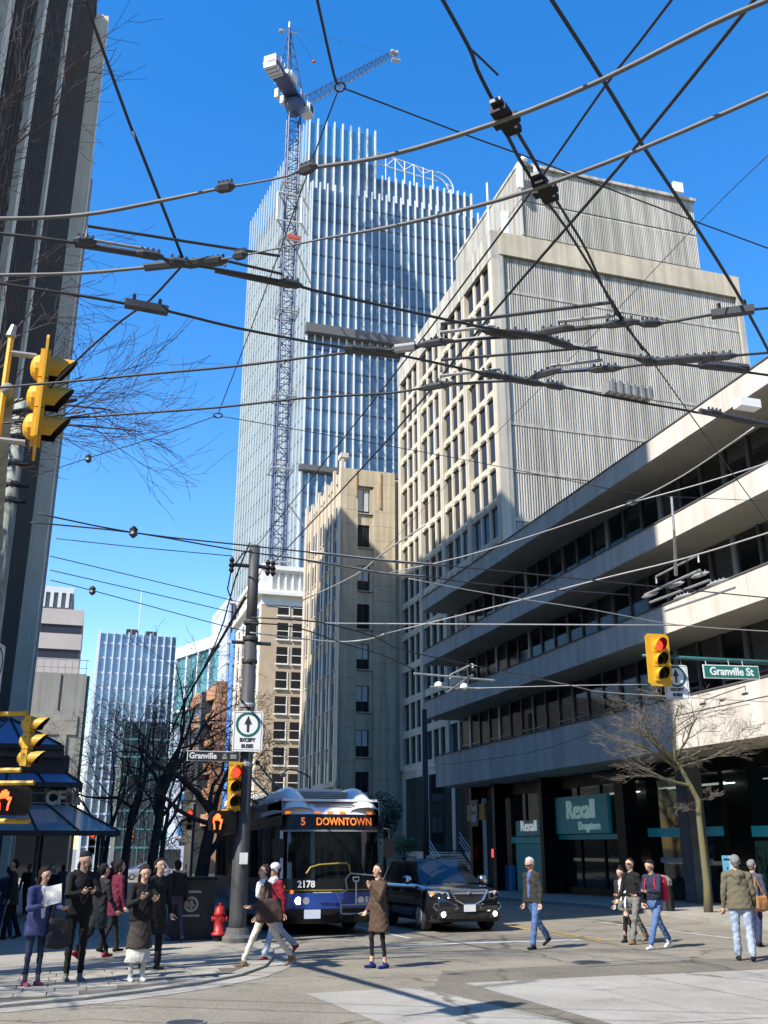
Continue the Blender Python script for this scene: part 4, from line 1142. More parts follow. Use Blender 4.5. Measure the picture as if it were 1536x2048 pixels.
for x in (-.55, .35, .48):
    MB().lathe([(.02, -.2), (.07, -.12), (.04, -.06), (.08, 0), (.04, .07), (.07, .13), (.02, .22)], (px_+x, py_, 8.2), 8).build('insulator', 'black_metal', pole)
MB().tube([(px_-.1, py_-.1, 8.6), (px_-.3, py_-.12, 8.5), (px_-.55, py_, 8.1), (px_-.62, py_, 7.6), (px_-.5, py_, 7.3)], .018, 5).build('feeder_loop', 'black_metal', pole)
MB().tube([(px_-.45, py_, 6.3), (px_+.5, py_, 6.3)], .045, 8).build('cross_arm', 'dark_metal', pole)
bx('notice', 'sign_white', px_-.06, px_+.12, py_-.25, py_-.22, 1.28, 1.52, pole)
for z_ in (3.42, 2.42): bx('signal_bracket', 'yellow_metal', px_-.4, px_-.1, py_-.26, py_-.14, z_, z_+.06, pole)
sgn = thing('traffic_signal', 'yellow traffic signal showing red on the centre kerb pole', 'traffic light', (3.45, 22.8, 2.9))
signal_head(sgn, (3.44, 22.82, 2.93), (0.05, -1, 0), 0, h=0.95, plate=False)
ped_signal('black pedestrian signal with glowing red hand on the centre pole', (3.22, 22.85, 2.17), (0.15, -1, 0), .29, .24)
MB().tube([(3.2, 22.9, 2.42), (3.65, 23.0, 2.42)], .03, 6).build('bracket', 'yellow_metal', pole)
one_way_sign('white straight-ahead-only sign high on the centre signal pole', (3.69, 22.80, 4.18), .345, .46, (-.14, -1, 0))
SN = thing('street_name_sign', 'black street name board reading Granville on the centre pole', 'sign', (2.93, 22.85, 3.59))
f_ = Vector((-.04, -1, 0)).normalized()
MB().box(2.36, 3.52, 22.84, 22.87, 3.50, 3.70).build('board', 'sign_black', SN)
MB().box(2.345, 3.535, 22.85, 22.865, 3.485, 3.715).build('border', 'sign_white', SN)
text('Granville', 0.185, 0.003, 'sign_white', M_face((2.39, 22.836, 3.60), (0, -1, 0)), SN, bold=0.005, align='LEFT', xs=0.92)
MB().box(3.14, 3.25, 22.832, 22.838, 3.54, 3.60).box(3.16, 3.23, 22.832, 22.838, 3.61, 3.66).build('emblem', 'grey_metal', SN)
MB().box(3.32, 3.46, 22.832, 22.838, 3.55, 3.65).build('emblem', 'grey_metal', SN)
MB().tube([(3.5, 22.88, 3.6), (3.62, 22.95, 3.6)], .02, 6).build('clamp', 'galv', SN)

# ---- left corner mast: pole just outside the picture, arm reaching towards the camera
lp = (-1.62, 17.4); lg = gz(17.4)+.035
mast = thing('signal_mast', 'tall mossy grey signal mast at the left corner with arm overhead', 'pole', (lp[0], lp[1], lg))
mat('mossy_pole', (0.30, 0.31, 0.27), 0.7, c2=(0.10, 0.115, 0.085), scale=2.2, stretch=(1.5, 1.5, .6))
MB().tube([(*lp, lg), (*lp, 4), (*lp, 9.4)], [0.20, 0.17, 0.13], 16).build('shaft', 'mossy_pole', mast, smooth=True)
MB().lathe([(.3, 0), (.3, .1), (.22, .2)], (*lp, lg), 16).build('base_plate', 'grey_col', mast)
arm_end = (-1.02, 9.35, 5.95)
MB().tube([(*lp, 5.6), (-1.5, 15, 5.75), (-1.25, 12, 5.88), arm_end], [.11, .095, .075, .06], 12).build('mast_arm', 'mossy_pole', mast, smooth=True)
for z in (7.4, 7.7, 8.1, 8.6):
    MB().lathe([(.16, 0), (.17, .05), (.15, .1)], (*lp, z), 12).build('band', 'dark_metal', mast)
    MB().tube([(lp[0]-.1, lp[1]-.12, z), (lp[0]+.3, lp[1]-.1, z+.03)], .035, 6).build('insulator', 'black_metal', mast)
MB().tube([(-1.06, 9.42, 5.15), (-1.06, 9.42, 6.55)], .03, 8).build('hanger_post', 'yellow_metal', mast)
MB().tube([(-1.07, 9.42, 6.55), (-1.05, 9.42, 6.68)], [.05, .03], 8).build('post_cap', 'galv', mast)
for z_ in (6.37, 5.42): MB().tube([(-1.06, 9.42, z_), (-.8, 9.42, z_)], .03, 6).build('signal_bracket', 'grey_metal', mast)
s1 = thing('traffic_signal', 'large yellow traffic signal seen edge-on at upper left', 'traffic light', (-.74, 9.42, 5.3))
signal_head(s1, (-.74, 9.42, 5.92), (1, .06, 0), -1, h=.97)
s2 = thing('traffic_signal', 'yellow three-lamp signal low on the left mast', 'traffic light', (-.95, 17.0, 2.8))
signal_head(s2, (-.84, 17.0, 3.27), (.95, -.3, 0), -1, h=.80, plate=False)
for z_ in (3.72, 2.82): MB().tube([(lp[0], lp[1], z_), (-.87, 17.05, z_)], .04, 8).build('signal_bracket', 'yellow_metal', mast)
ped_signal('black pedestrian signal with red hand at left picture edge', (-.92, 16.9, 2.34), (.05, -1, 0), .27, .22)
for z_ in (2.62, 2.04): MB().tube([(lp[0], lp[1], z_), (-.65, 16.95, z_)], .04, 8).build('signal_bracket', 'yellow_metal', mast)
one_way_sign('straight-only sign seen nearly edge-on at the left picture edge', (-1.42, 16.8, 4.35), .3, .45, (1, -.25, 0))
g_ = thing('street_name_sign', 'green street name blade seen edge-on on the left mast', 'sign', (-1.5, 15.3, 6.3))
MB().box(-1.52, -1.49, 14.6, 16.0, 6.15, 6.42).build('board', 'sign_green', g_)

# ---- right-hand mast arm
rp = (17.6, 20.2); rg = gz(20)+.11
rm = thing('signal_mast', 'green mast arm carrying signal and street sign at right', 'pole', (rp[0], rp[1], rg))
mat('arm_green', (0.02, 0.10, 0.095), 0.5, var=.2, scale=4)
MB().tube([(*rp, rg), (*rp, 6.6)], [.17, .13], 16).build('shaft', 'arm_green', rm, smooth=True)
MB().lathe([(.3, 0), (.3, .1), (.2, .2)], (*rp, rg), 16).build('base_plate', 'grey_col', rm)
MB().tube([(*rp, 6.0), (15, 20.1, 5.96), (12.55, 20.0, 5.93)], [.075, .055, .04], 10).build('mast_arm', 'arm_green', rm, smooth=True)
s3 = thing('traffic_signal', 'yellow traffic signal with red lamp hanging from right mast arm', 'traffic light', (12.88, 19.86, 5.3))
signal_head(s3, (12.88, 19.88, 5.82), (-.05, -1, 0), 0, h=1.02)
one_way_sign('white straight-ahead-only sign partly behind the right-hand yellow signal', (13.40, 20.0, 5.34), .31, .41, (-.12, -1, 0))
b = MB()
for x in (13.2, 13.6, 14.3, 14.95, 15.35): b.tube([(x, 20.05, 5.96), (x, 20.02, 5.72)], .012, 5)
b.build('hanger', 'galv', rm)
S6 = thing('street_name_sign', 'green street name board reading Granville St on right mast arm', 'sign', (14.97, 20.05, 5.5))
M6 = Matrix.Translation((14.97, 20.0, 5.66)) @ Matrix.Rotation(R(-1.5), 4, 'Y')
def rb_(x0, x1, y0, y1, z0, z1, name, m):
    mb = MB().box(x0, x1, y0, y1, z0, z1); mb.v = [tuple(M6 @ Vector(v)) for v in mb.v]; return mb.build(name, m, S6)
rb_(-.79, .79, -.012, .012, -.165, .165, 'border', 'sign_white'); rb_(-.765, .765, -.018, .008, -.14, .14, 'board', 'sign_green')
text('Granville St', 0.27, 0.003, 'white', M6 @ M_face((0, -.021, 0.0), (0, -1, 0)), S6, bold=0.006, xs=0.98)

# ---- hydrant, utility kiosk with crest, litter bin
hy = thing('fire_hydrant', 'red fire hydrant beside the centre signal pole', 'hydrant', (3.36, 23.5, gz(23.5)+.035))
hz = gz(23.5)+.035
MB().lathe([(.11, 0), (.11, .12)], (3.36, 23.5, hz), 16).build('foot', 'black_metal', hy)
MB().lathe([(.17, .12), (.17, .17), (.115, .19), (.105, .52), (.135, .54), (.135, .58), (.12, .61), (.105, .68), (.06, .73)], (3.36, 23.5, hz), 20).build('barrel', 'hydrant_red', hy, smooth=True)
MB().lathe([(.03, .73), (.03, .79)], (3.36, 23.5, hz), 6).build('operating_nut', 'hydrant_red', hy)
for d in ((1, -.3), (-1, .2), (.2, -1)):
    v = Vector((*d, 0)).normalized()
    c0 = Vector((3.36, 23.5, hz+.46))
    MB().tube([c0+v*.08, c0+v*.14, c0+v*.145, c0+v*.175], [.05, .05, .065, .06], 10).build('nozzle_cap', 'hydrant_red', hy)
kx = 2.75; ky = 24.3; kz = gz(24.3)+.035
ki = thing('utility_kiosk', 'black street kiosk with round white crest behind the hydrant', 'kiosk', (kx, ky, kz))
mat('kiosk_black', (0.016, 0.016, 0.017), 0.55, var=.3, scale=3)
bx('cabinet', 'kiosk_black', kx-.42, kx+.55, ky-.3, ky+.5, kz, kz+1.28, ki)
bx('cabinet_top', 'black_metal', kx-.46, kx+.59, ky-.34, ky+.54, kz+1.28, kz+1.33, ki)
mb = MB(); n = 24; cc = Vector((kx+.02, ky-.305, kz+.76))
for i in range(n):
    a0 = 2*math.pi*i/n; a1 = 2*math.pi*(i+1)/n
    q = lambda a, r: cc+Vector((math.cos(a)*r, 0, math.sin(a)*r))
    mb.quad(q(a0, .115), q(a0, .165), q(a1, .165), q(a1, .115))
for (x, z, s) in ((0, .05, .035), (-.05, -.03, .03), (.05, -.03, .03), (0, -.07, .03), (.02, .0, .03)):
    mb.quad(cc+Vector((x-s, 0, z-s)), cc+Vector((x+s, 0, z-s*.6)), cc+Vector((x+s*.7, 0, z+s)), cc+Vector((x-s*.6, 0, z+s*.8)))
mb.build('crest', 'galv', ki)
bx('text_line', 'galv', kx-.19, kx+.23, ky-.309, ky-.303, kz+1.0, kz+1.05, ki)
bx('text_line', 'galv', kx-.18, kx+.22, ky-.309, ky-.303, kz+.50, kz+.54, ki)
bn = thing('litter_bin', 'grey metal litter bin by the kerb left of the mossy tree', 'bin', (18.95, 30.3, gz(30.3)+.11))
bz = gz(30.3)+.11
MB().lathe([(.34, 0), (.36, .05), (.33, .75), (.36, .8)], (18.95, 30.3, bz), 14).build('body', 'dark_metal', bn)
MB().lathe([(.37, .8), (.36, .95), (.25, 1.08), (.05, 1.12)], (18.95, 30.3, bz), 14).build('lid', 'galv', bn)
b = MB()
for k in range(14): 
    t = 2*math.pi*k/14; b.tube([(18.95+.37*math.cos(t), 30.3+.37*math.sin(t), bz+.05), (18.95+.35*math.cos(t), 30.3+.35*math.sin(t), bz+.78)], .015, 4)
b.build('slat_cage', 'black_metal', bn)
# far lamp pole at the end of the low-rise
lpz = gz(58)
fp = thing('trolley_pole', 'slim dark trolley pole in front of the low-rise far corner', 'pole', (20.1, 57, lpz+.1))
MB().tube([(20.1, 57, lpz+.1), (20.1, 57, 9.6)], [.2, .15], 14).build('shaft', 'pole_grey', fp, smooth=True)
MB().lathe([(.3, 0), (.3, .2), (.22, .3)], (20.1, 57, lpz+.1), 12).build('base', 'dark_metal', fp)
bx('notice', 'sign_white', 20.0, 20.3, 56.75, 56.79, .6, 1.1, fp)
lpn = thing('street_lamp', 'curved street lamp arm against the tan building', 'street lamp', (20.5, 90, gz(90)+.1))
MB().tube([(20.5, 90, gz(90)+.1), (20.5, 90, 7.6)], [.14, .1], 10).build('shaft', 'pole_grey', lpn)
pts = [(20.5-2.4*math.sin(t), 90, 7.6+1.0*(1-math.cos(t))*0+0.9*math.sin(t*2)*.5+.25*math.sin(t)) for t in [i*math.pi/2/8 for i in range(9)]]
MB().tube(pts, .06, 8).build('arm', 'pole_grey', lpn)
MB().lathe([(.1, 0), (.3, .1), (.25, .3), (.05, .4)], (18.0, 90, 7.55), 10).build('lamp_head', 'galv', lpn)
# distant signals down the street
def far_signal(label, px, py, Y, lit=0):
    p = at_y(px, py, Y)
    r = thing('traffic_signal', label, 'traffic light', (p.x, Y, gz(Y)), group='signals at the next junction')
    MB().tube([(p.x+.35, Y+.2, gz(Y)), (p.x+.35, Y+.2, p.z+1.2)], .1, 8).build('pole', 'dark_metal', r)
    MB().tube([(p.x+.35, Y+.2, p.z), (p.x, Y, p.z)], .05, 6).build('bracket', 'yellow_metal', r)
    signal_head(r, (p.x, Y, p.z), (-.1, -1, 0), lit, h=1.5, plate=False)
far_signal('small yellow signal with orange light seen above the crowd', 184, 1685, 70)
far_signal('distant yellow signal beside the orange terraced building', 379, 1640, 78)
far_signal('tiny yellow signal between the tree trunks down the street', 263, 1667, 118)
# ================================================================ OVERHEAD TROLLEY WIRES
def zpt(p, z): return at_z(p[0], p[1], z)
def wire(label, pts, z, r, m='wire', name='trolley_wire', group='overhead trolley wires', cat='wire', seg=None):
    """pts: photo pixels on a wire strung at height z (a number or one per point)"""
    zs = z if isinstance(z, (list, tuple)) else [z]*len(pts)
    P_ = [zpt(p, q) for p, q in zip(pts, zs)]
    Q = []
    if len(P_) > 2:      # smooth through the points
        for i in range(len(P_)-1):
            p0 = P_[max(i-1, 0)]; p1 = P_[i]; p2 = P_[i+1]; p3 = P_[min(i+2, len(P_)-1)]
            for k in range(3):
                t = k/3; Q.append(0.5*((2*p1)+(p2-p0)*t+(2*p0-5*p1+4*p2-p3)*t*t+(3*p1-p0-3*p2+p3)*t*t*t))
        Q.append(P_[-1])
    else: Q = P_
    if isinstance(r, list):
        rr = []
        for i in range(len(r)-1): rr += [r[i]+(r[i+1]-r[i])*k/3 for k in range(3)]
        r = rr+[r[-1]]
    # wires that leave the picture run straight on to poles outside it
    def outside(p): return p[0] < 0 or p[0] > 1536 or p[1] < 0
    def run_on(p, q_):
        d_ = p-q_; d_.z = 0; return p+d_.normalized()*22
    if outside(pts[0]):
        Q = [run_on(Q[0], Q[1])]+Q
        if isinstance(r, list): r = [r[0]]+r
    if outside(pts[-1]):
        Q = Q+[run_on(Q[-1], Q[-2])]
        if isinstance(r, list): r = r+[r[-1]]
    o = MB().tube(Q, r, 8).build(name, m, smooth=True)
    return tag(o, label, cat, group)
TZ_ = 5.75
mat('bar_grey', (0.13, 0.127, 0.122), 0.6, 0.1, c2=(0.085, 0.085, 0.082), scale=2.5)
# -- the two running pairs that curve overhead
w1 = [(-60, 436), (0, 437), (100, 435), (200, 425), (320, 402), (440, 377), (500, 367), (575, 352), (615, 337), (768, 313), (988, 247), (1203, 160), (1420, 50), (1536, 0), (1600, -30)]
wire('upper thick grey overhead trolley bar curving across the whole sky', w1, TZ_, [.014, .014, .014, .014, .013, .010, .007, .007, .012, .0145, .0145, .0145, .0145, .0145, .0145], 'bar_grey')
w2 = [(-60, 551), (0, 550), (150, 547), (290, 535), (365, 525), (435, 520), (530, 502), (650, 477), (768, 456), (900, 426), (1063, 380), (1288, 295), (1536, 187), (1600, 155)]
wire('second thick grey overhead trolley bar below the upper one', w2, TZ_, [.014, .014, .014, .013, .010, .007, .006, .008, .013, .014, .014, .014, .014, .014], 'bar_grey')
w3_ = [(-60, 458), (0, 467), (125, 482), (300, 512), (365, 527), (435, 538), (575, 565), (625, 580), (768, 612), (953, 652), (1063, 671), (1128, 690), (1298, 720), (1498, 745), (1600, 760)]
wire('dark trolley wire crossing the bars near the left tower, descending to the right', w3_, TZ_, 0.012)
w4 = [(-60, 556), (0, 567), (165, 592), (250, 607), (335, 622), (470, 655), (620, 684), (690, 695), (783, 707), (983, 750), (1043, 761), (1128, 775), (1213, 792), (1293, 807), (1373, 821), (1536, 852), (1600, 865)]
wire('lower dark trolley wire descending to the right in front of the concrete tower', w4, TZ_, 0.012)
w5 = [(-60, 782), (0, 775), (150, 762), (310, 747), (475, 732), (690, 706), (783, 700), (883, 685), (988, 676), (1063, 671), (1113, 662), (1233, 648), (1318, 647), (1420, 630), (1515, 618), (1600, 612)]
wire('dark trolley wire rising to the right through the upper switch frame', w5, TZ_, 0.012)
w6 = [(-60, 853), (0, 847), (200, 832), (435, 815), (600, 797), (768, 787), (823, 780), (878, 770), (988, 763), (1043, 761), (1093, 747), (1218, 738), (1303, 727), (1358, 722), (1448, 713), (1600, 700)]
wire('dark trolley wire rising to the right through the lower switch frame', w6, TZ_, 0.012)
# -- special work: switches and crossings with their runner frames
def mix(a, b, t): return (a[0]+(b[0]-a[0])*t, a[1]+(b[1]-a[1])*t)
def runner(root, a, b, z, r, m, ends=0.0, name='runner_tube'):
    A = zpt(a, z); B = zpt(b, z)
    pts = [A-Vector((0, 0, ends)), A, B, B-Vector((0, 0, ends))] if ends else [A, B]
    MB().tube(pts, r, 6).build(name, m, root)
def hard(root, p, z, s, d, m='dark_metal', name='clamp_body'):
    """knobbly clamp casting: a tapered body with bolts, lying along direction d"""
    c = zpt(p, z); d = Vector(d).normalized(); u = Vector((0, 0, 1)); sd2 = u.cross(d).normalized()
    mb = MB(); mb.tube([c-d*s, c-d*s*.5, c+d*s*.5, c+d*s], [.012, .034, .034, .012], 6)
    b_ = mb.build(name, m, root)
    for k in (-.6, -.2, .2, .6):
        MB().tube([c+d*s*k, c+d*s*k+u*.055], .012, 5).build('bolt', m, b_)
def dirpx(a, b, z):
    return (zpt(b, z)-zpt(a, z)).normalized()
def switch(label, c, z, items, clamps, group='trolley wire switches'):
    root = thing('trolley_switch', label, 'wire switch', zpt(c, z), group=group)
    for it in items: runner(root, *it)
    for (p, s, a, b) in clamps: hard(root, p, z, s, dirpx(a, b, z))
    return root
q = TZ_
switch('black crossing frog where the wires meet in front of the left tower edge', (365, 525), q,
       [((175, 452), (560, 512), q+.10, .011, 'dark_metal', .10), ((170, 478), (300, 500), q+.05, .012, 'galv', .05), ((450, 521), (565, 548), q+.05, .011, 'dark_metal', .05),
        ((150, 488), (300, 512), q+.0, .024, 'dark_metal'), ((430, 540), (580, 572), q, .022, 'dark_metal'), ((290, 535), (440, 519), q, .03, 'dark_metal')],
       [((300, 510), .1, (150, 488), (300, 512)), ((365, 526), .13, (150, 488), (300, 512)), ((430, 524), .1, (290, 535), (440, 519)), ((580, 567), .1, (430, 538), (580, 567)), ((170, 483), .08, (150, 488), (300, 512)), ((480, 511), .06, (435, 520), (530, 502)), ((450, 375), .07, (440, 377), (500, 367)), ((615, 338), .07, (575, 352), (615, 337))])
switch('upper black switch frame with parallel rods before the concrete tower', (1063, 671), q,
       [((882, 648), (1228, 604), q+.16, .015, 'dark_metal', .12), ((880, 665), (990, 652), q+.07, .015, 'grey_metal', .06), ((1115, 643), (1232, 630), q+.07, .016, 'grey_metal', .06),
        ((880, 685), (1000, 672), q+.02, .018, 'grey_metal'), ((1110, 662), (1240, 648), q+.02, .02, 'dark_metal')],
       [((870, 686), .16, (780, 700), (880, 685)), ((1005, 668), .2, (953, 652), (1063, 671)), ((1063, 671), .25, (953, 652), (1063, 671)), ((1110, 660), .16, (1063, 671), (1113, 662)), ((1240, 647), .16, (1113, 662), (1233, 648)), ((1120, 686), .16, (1063, 671), (1128, 690)), ((1300, 647), .1, (1233, 648), (1318, 647))])
switch('black switch casting where two wires fork before the glass tower', (745, 702), q,
       [((690, 699), (800, 712), q, .03, 'dark_metal'), ((790, 698), (830, 693), q, .04, 'grey_metal')],
       [((720, 699), .16, (690, 695), (783, 707)), ((770, 703), .18, (690, 695), (783, 707)), ((810, 697), .14, (783, 700), (883, 685))])
switch('lower black switch frame with parallel rods before the concrete tower', (1043, 761), q,
       [((882, 720), (1195, 694), q+.16, .013, 'dark_metal', .12), ((880, 752), (1000, 738), q+.07, .015, 'grey_metal', .05), ((1100, 732), (1205, 720), q+.07, .015, 'grey_metal', .06),
        ((880, 772), (990, 762), q+.02, .016, 'grey_metal'), ((1095, 745), (1230, 733), q+.02, .016, 'white')],
       [((872, 772), .18, (823, 780), (878, 770)), ((985, 750), .15, (983, 750), (1043, 761)), ((1043, 761), .28, (983, 750), (1043, 761)), ((1090, 747), .16, (1043, 761), (1093, 747)), ((1210, 738), .16, (1093, 747), (1218, 738)), ((1110, 772), .12, (1043, 761), (1128, 775))])
switch('black crossing casting above the low-rise roof at right', (1365, 722), q,
       [((1290, 726), (1400, 716), q, .035, 'dark_metal'), ((1400, 728), (1495, 738), q+.03, .045, 'dark_metal')],
       [((1300, 722), .15, (1128, 690), (1298, 720)), ((1345, 722), .22, (1303, 727), (1358, 722)), ((1400, 717), .18, (1358, 722), (1448, 713)), ((1450, 735), .22, (1298, 720), (1498, 745)), ((1440, 714), .15, (1358, 722), (1448, 713))])
def rail_insulator(label, a, b, w=.035):
    root = thing('section_insulator', label, 'insulator', zpt(mix(a, b, .5), q), group='section insulators on the trolley wires')
    A = zpt(a, q); B = zpt(b, q); d = (B-A).normalized(); s = Vector((0, 0, 1)).cross(d)*w
    mb = MB(); mb.prism([(v.x, v.y) for v in (A-s, B-s, B+s, A+s)], q-.03, q+.03); mb.build('body', 'dark_metal', root)
    for t in (.2, .8):
        c = A.lerp(B, t); MB().tube([c+Vector((0, 0, .03)), c+Vector((0, 0, .09))], .015, 5).build('bolt', 'black_metal', root)
rail_insulator('dark bar insulator on the wire left of the glass tower', (250, 606), (336, 622))
rail_insulator('dark bar insulator at the right end of the upper wire', (1423, 629), (1508, 618))
gh = thing('section_insulator', 'grey ribbed insulator box hung on the lower wire before the concrete tower', 'insulator', zpt((1255, 795), q), group='section insulators on the trolley wires')
A = zpt((1212, 789), q); B = zpt((1300, 806), q); d = (B-A).normalized(); s = Vector((0, 0, 1)).cross(d)*.06
MB().prism([(v.x, v.y) for v in (A-s, B-s, B+s, A+s)], q+.02, q+.12).build('body', 'grey_metal', gh)
for k in range(6):
    c = A.lerp(B, .08+k*.17); e = d*.02
    MB().prism([(v.x, v.y) for v in (c-s*1.15-e, c-s*1.15+e, c+s*1.15+e, c+s*1.15-e)], q+.01, q+.14).build('rib', 'galv', gh)
# -- span wires
def span(label, pts, z, r=0.006, m='wire'): return wire(label, pts, z, r, m, 'span_wire', 'span wires over the junction', 'wire')
S_ = 6.35
span('steep span wire from the left tower roof down to the left crossing frog', [(172, 0), (186, 45), (262, 255), (275, 285), (365, 515)], [6.6, 6.58, 6.3, 6.2, 5.8], .011)
span('span wire from the left crossing frog down to the upper left signal', [(365, 530), (300, 600), (245, 640), (170, 705), (110, 765), (40, 835)], [5.8, 5.85, 5.9, 5.95, 6.0, 6.0], .010)
span('span wire dropping from the top edge to the round ring beside the crane', [(628, -30), (668, 150), (677, 166)], [S_]*3, .009)
span('span wire from the crane ring down along the glass tower to the lower ring', [(675, 184), (630, 305), (520, 610), (436, 828)], [S_, S_, S_, S_], .005)
span('span wire from the crane ring sloping right across the concrete tower', [(686, 176), (770, 208), (938, 272), (1063, 317), (1198, 370), (1383, 440), (1600, 520)], [S_]*7, .0055)
span('thin span wire from the lower ring to the left mast', [(432, 832), (300, 878), (180, 915), (60, 955)], [S_, S_, 6.6, 7.2], .006)
span('thin span wire from the lower ring across the tan building to the right', [(440, 832), (610, 862), (768, 890), (958, 925), (1168, 967), (1298, 990), (1560, 1003)], [S_]*7, .005)
def ring(label, p, z, R_, r):
    c = zpt(p, z); view = (c-Vector((0, 0, CAMH))).normalized()
    mb = MB(); u = Vector((1, 0, 0)); v = Vector((0, 1, 0)); n = 20
    mb.tube([c+u*R_*math.cos(2*math.pi*i/n)+v*R_*1.25*math.sin(2*math.pi*i/n) for i in range(n+1)], r, 6)
    tag(mb.build('wire_ring', 'dark_metal'), label, 'ring', 'rings joining span wires')
ring('round steel ring joining wires beside the crane', (680, 174), S_, .033, .007)
ring('small steel ring joining wires left of the glass tower', (436, 831), S_, .05, .008)
def knob(label, p, z, r=.05):
    c = zpt(p, z)
    tag(MB().lathe([(r*.3, -r*1.4), (r, -r*.7), (r*.8, 0), (r, r*.7), (r*.3, r*1.4)], c, 8).build('egg_insulator', 'dark_metal'), label, 'insulator', 'egg insulators on span wires')
knob('pale egg insulator on the thin span wire right of the upper left signal', (177, 917), 6.6, .045)
# main diagonal with two crossing boxes
d1 = [(880, -10), (938, 95), (955, 140), (988, 205), (1010, 240)]
span('thick diagonal span wire from the top edge to the upper crossing box', d1, [6.2, 6.1, 6.05, 5.95, 5.85], .012)
span('loose wire tail beside the thick diagonal span wire', [(938, 95), (965, 120), (996, 150)], [6.1, 6.1, 6.1], .007)
span('left of the two rods between the crossing boxes', [(1012, 265), (1040, 320), (1068, 365)], 5.85, .012)
span('right of the two rods between the crossing boxes', [(1035, 265), (1062, 310), (1092, 365)], 5.85, .012)
span('left strand from lower crossing box to the right-hand crossing', [(1090, 400), (1128, 450), (1200, 565), (1285, 700)], [5.85, 5.9, 5.85, 5.8], .010)
span('right strand from lower crossing box to the right-hand crossing', [(1112, 400), (1140, 445), (1175, 505), (1232, 625), (1300, 712)], [5.85, 5.9, 5.85, 5.8, 5.8], .010)
def cbox(label, p, z):
    c = zpt(p, z); root = thing('crossing_box', label, 'wire crossing', c, group='crossing boxes on the trolley bars')
    d = dirpx((988, 247), (1203, 160), z); e = Vector((0, 0, 1)).cross(d)
    def ob(a0, a1, b0, b1, z0, z1, n, m): MB().prism([(v.x, v.y) for v in (c+d*a0+e*b0, c+d*a1+e*b0, c+d*a1+e*b1, c+d*a0+e*b1)], z+z0, z+z1).build(n, m, root)
    ob(-.05, .05, -.12, .12, -.015, .03, 'body', 'black_metal'); ob(-.035, .035, -.15, -.09, .03, .055, 'clamp', 'dark_metal'); ob(-.035, .035, .09, .15, .03, .055, 'clamp', 'dark_metal'); ob(-.08, -.05, -.035, .035, -.015, .02, 'side_plate', 'black_metal'); ob(.05, .08, -.035, .035, -.015, .02, 'side_plate', 'black_metal')
    for (a, b_) in ((-.04, -.05), (.04, .05), (.0, .12)):
        v = c+d*a+e*b_; MB().tube([v+Vector((0, 0, -.025)), v+Vector((0, 0, .045))], .010, 6).build('bolt', 'galv', root)
cbox('black crossing box on the upper trolley bar', (1012, 242), TZ_+.02)
cbox('black crossing box on the second trolley bar', (1090, 382), TZ_+.02)
span('long thick span wire from top centre-right steeply down to the right edge', [(1097, -10), (1203, 155), (1288, 295), (1348, 385), (1468, 575), (1536, 700), (1580, 790)], [6.3, 6.2, 6.1, 6.05, 6.0, 5.95, 5.9], .013)
span('dark span wire from the upper right down to the top of the centre pole', [(1352, -12), (1278, 85), (1208, 175), (1093, 340), (973, 505), (768, 775), (515, 1090)], [6.2, 6.25, 6.3, 6.45, 6.7, 7.3, 8.7], .009)
span('dark feeder wire from upper right corner to the centre pole cross arm', [(1516, -10), (1283, 280), (1138, 450), (978, 635), (768, 888), (545, 1128)], [6.1, 6.2, 6.35, 6.6, 7.2, 8.25], .012)
span('very thin wire from right edge down across both tower walls', [(1560, 288), (1393, 450), (1168, 690), (1013, 845), (768, 1100)], [8, 8, 8, 8, 8], .004)
span('thin wire from the right-hand crossing down to the right edge', [(1310, 730), (1378, 825), (1560, 1080)], [5.8, 5.8, 5.8], .006)
span('pale twisted wire from ring in front of low-rise up to the right', [(1508, 855), (1368, 950), (1263, 1005)], 6.0, .009, 'wire_pale')
span('pale wire from the low-rise ring down left to the tan building', [(1263, 1005), (1068, 1070), (918, 1115), (780, 1145)], [6.0]*4, .008, 'wire_pale')
span('pale wire from the low-rise ring to the right edge', [(1263, 1005), (1400, 968), (1560, 918)], 6.0, .008, 'wire_pale')
ring('steel ring in front of the upper low-rise windows', (1263, 1006), 6.0, .07, .012)
span('long pale wire rising right across the low-rise second band', [(768, 1268), (1003, 1210), (1193, 1160), (1368, 1117), (1560, 1058)], [5.8]*5, .012, 'wire_pale')
span('pale curved wire linking the tan building to the long rising wire', [(500, 1265), (660, 1283), (734, 1279), (768, 1268)], [5.8]*4, .016, 'wire_pale')
span('grey double trolley wire left of the low-rise roof corner, upper', [(75, 1027), (265, 1065), (475, 1089), (625, 1105), (768, 1121), (888, 1131), (1043, 1146), (1288, 1171), (1560, 1198)], [5.75]*9, .011)
span('grey double trolley wire left of the low-rise roof corner, lower', [(60, 1045), (120, 1050), (280, 1067), (470, 1100), (625, 1122), (768, 1147), (848, 1153), (983, 1170), (1258, 1190)], [5.75]*9, .011)
span('thick pale trolley bar over the tan building, upper', [(620, 1104), (768, 1121), (890, 1131)], 5.76, .022, 'grey_metal')
span('thick pale trolley bar over the tan building, lower', [(615, 1121), (768, 1147), (850, 1153)], 5.76, .022, 'grey_metal')
span('grey wire rising over the tan building past its windows', [(600, 1203), (711, 1150), (768, 1105), (850, 1050)], [5.8, 5.85, 5.9, 6.0], .012, 'wire_pale')
span('pale wire crossing the low-rise from roof corner to lower right', [(818, 1157), (993, 1190), (1188, 1220), (1358, 1250), (1560, 1264)], [5.8]*5, .009, 'wire_pale')
span('bright straight horizontal wire in front of the low-rise middle floor', [(640, 1246), (768, 1247.5), (1368, 1250.5)], 5.9, .014, 'wire_pale')
span('dark wire sloping from the pole past the tan building to the signal', [(500, 1235), (637, 1244), (754, 1275), (820, 1304), (1100, 1361)], [5.75]*5, .014)
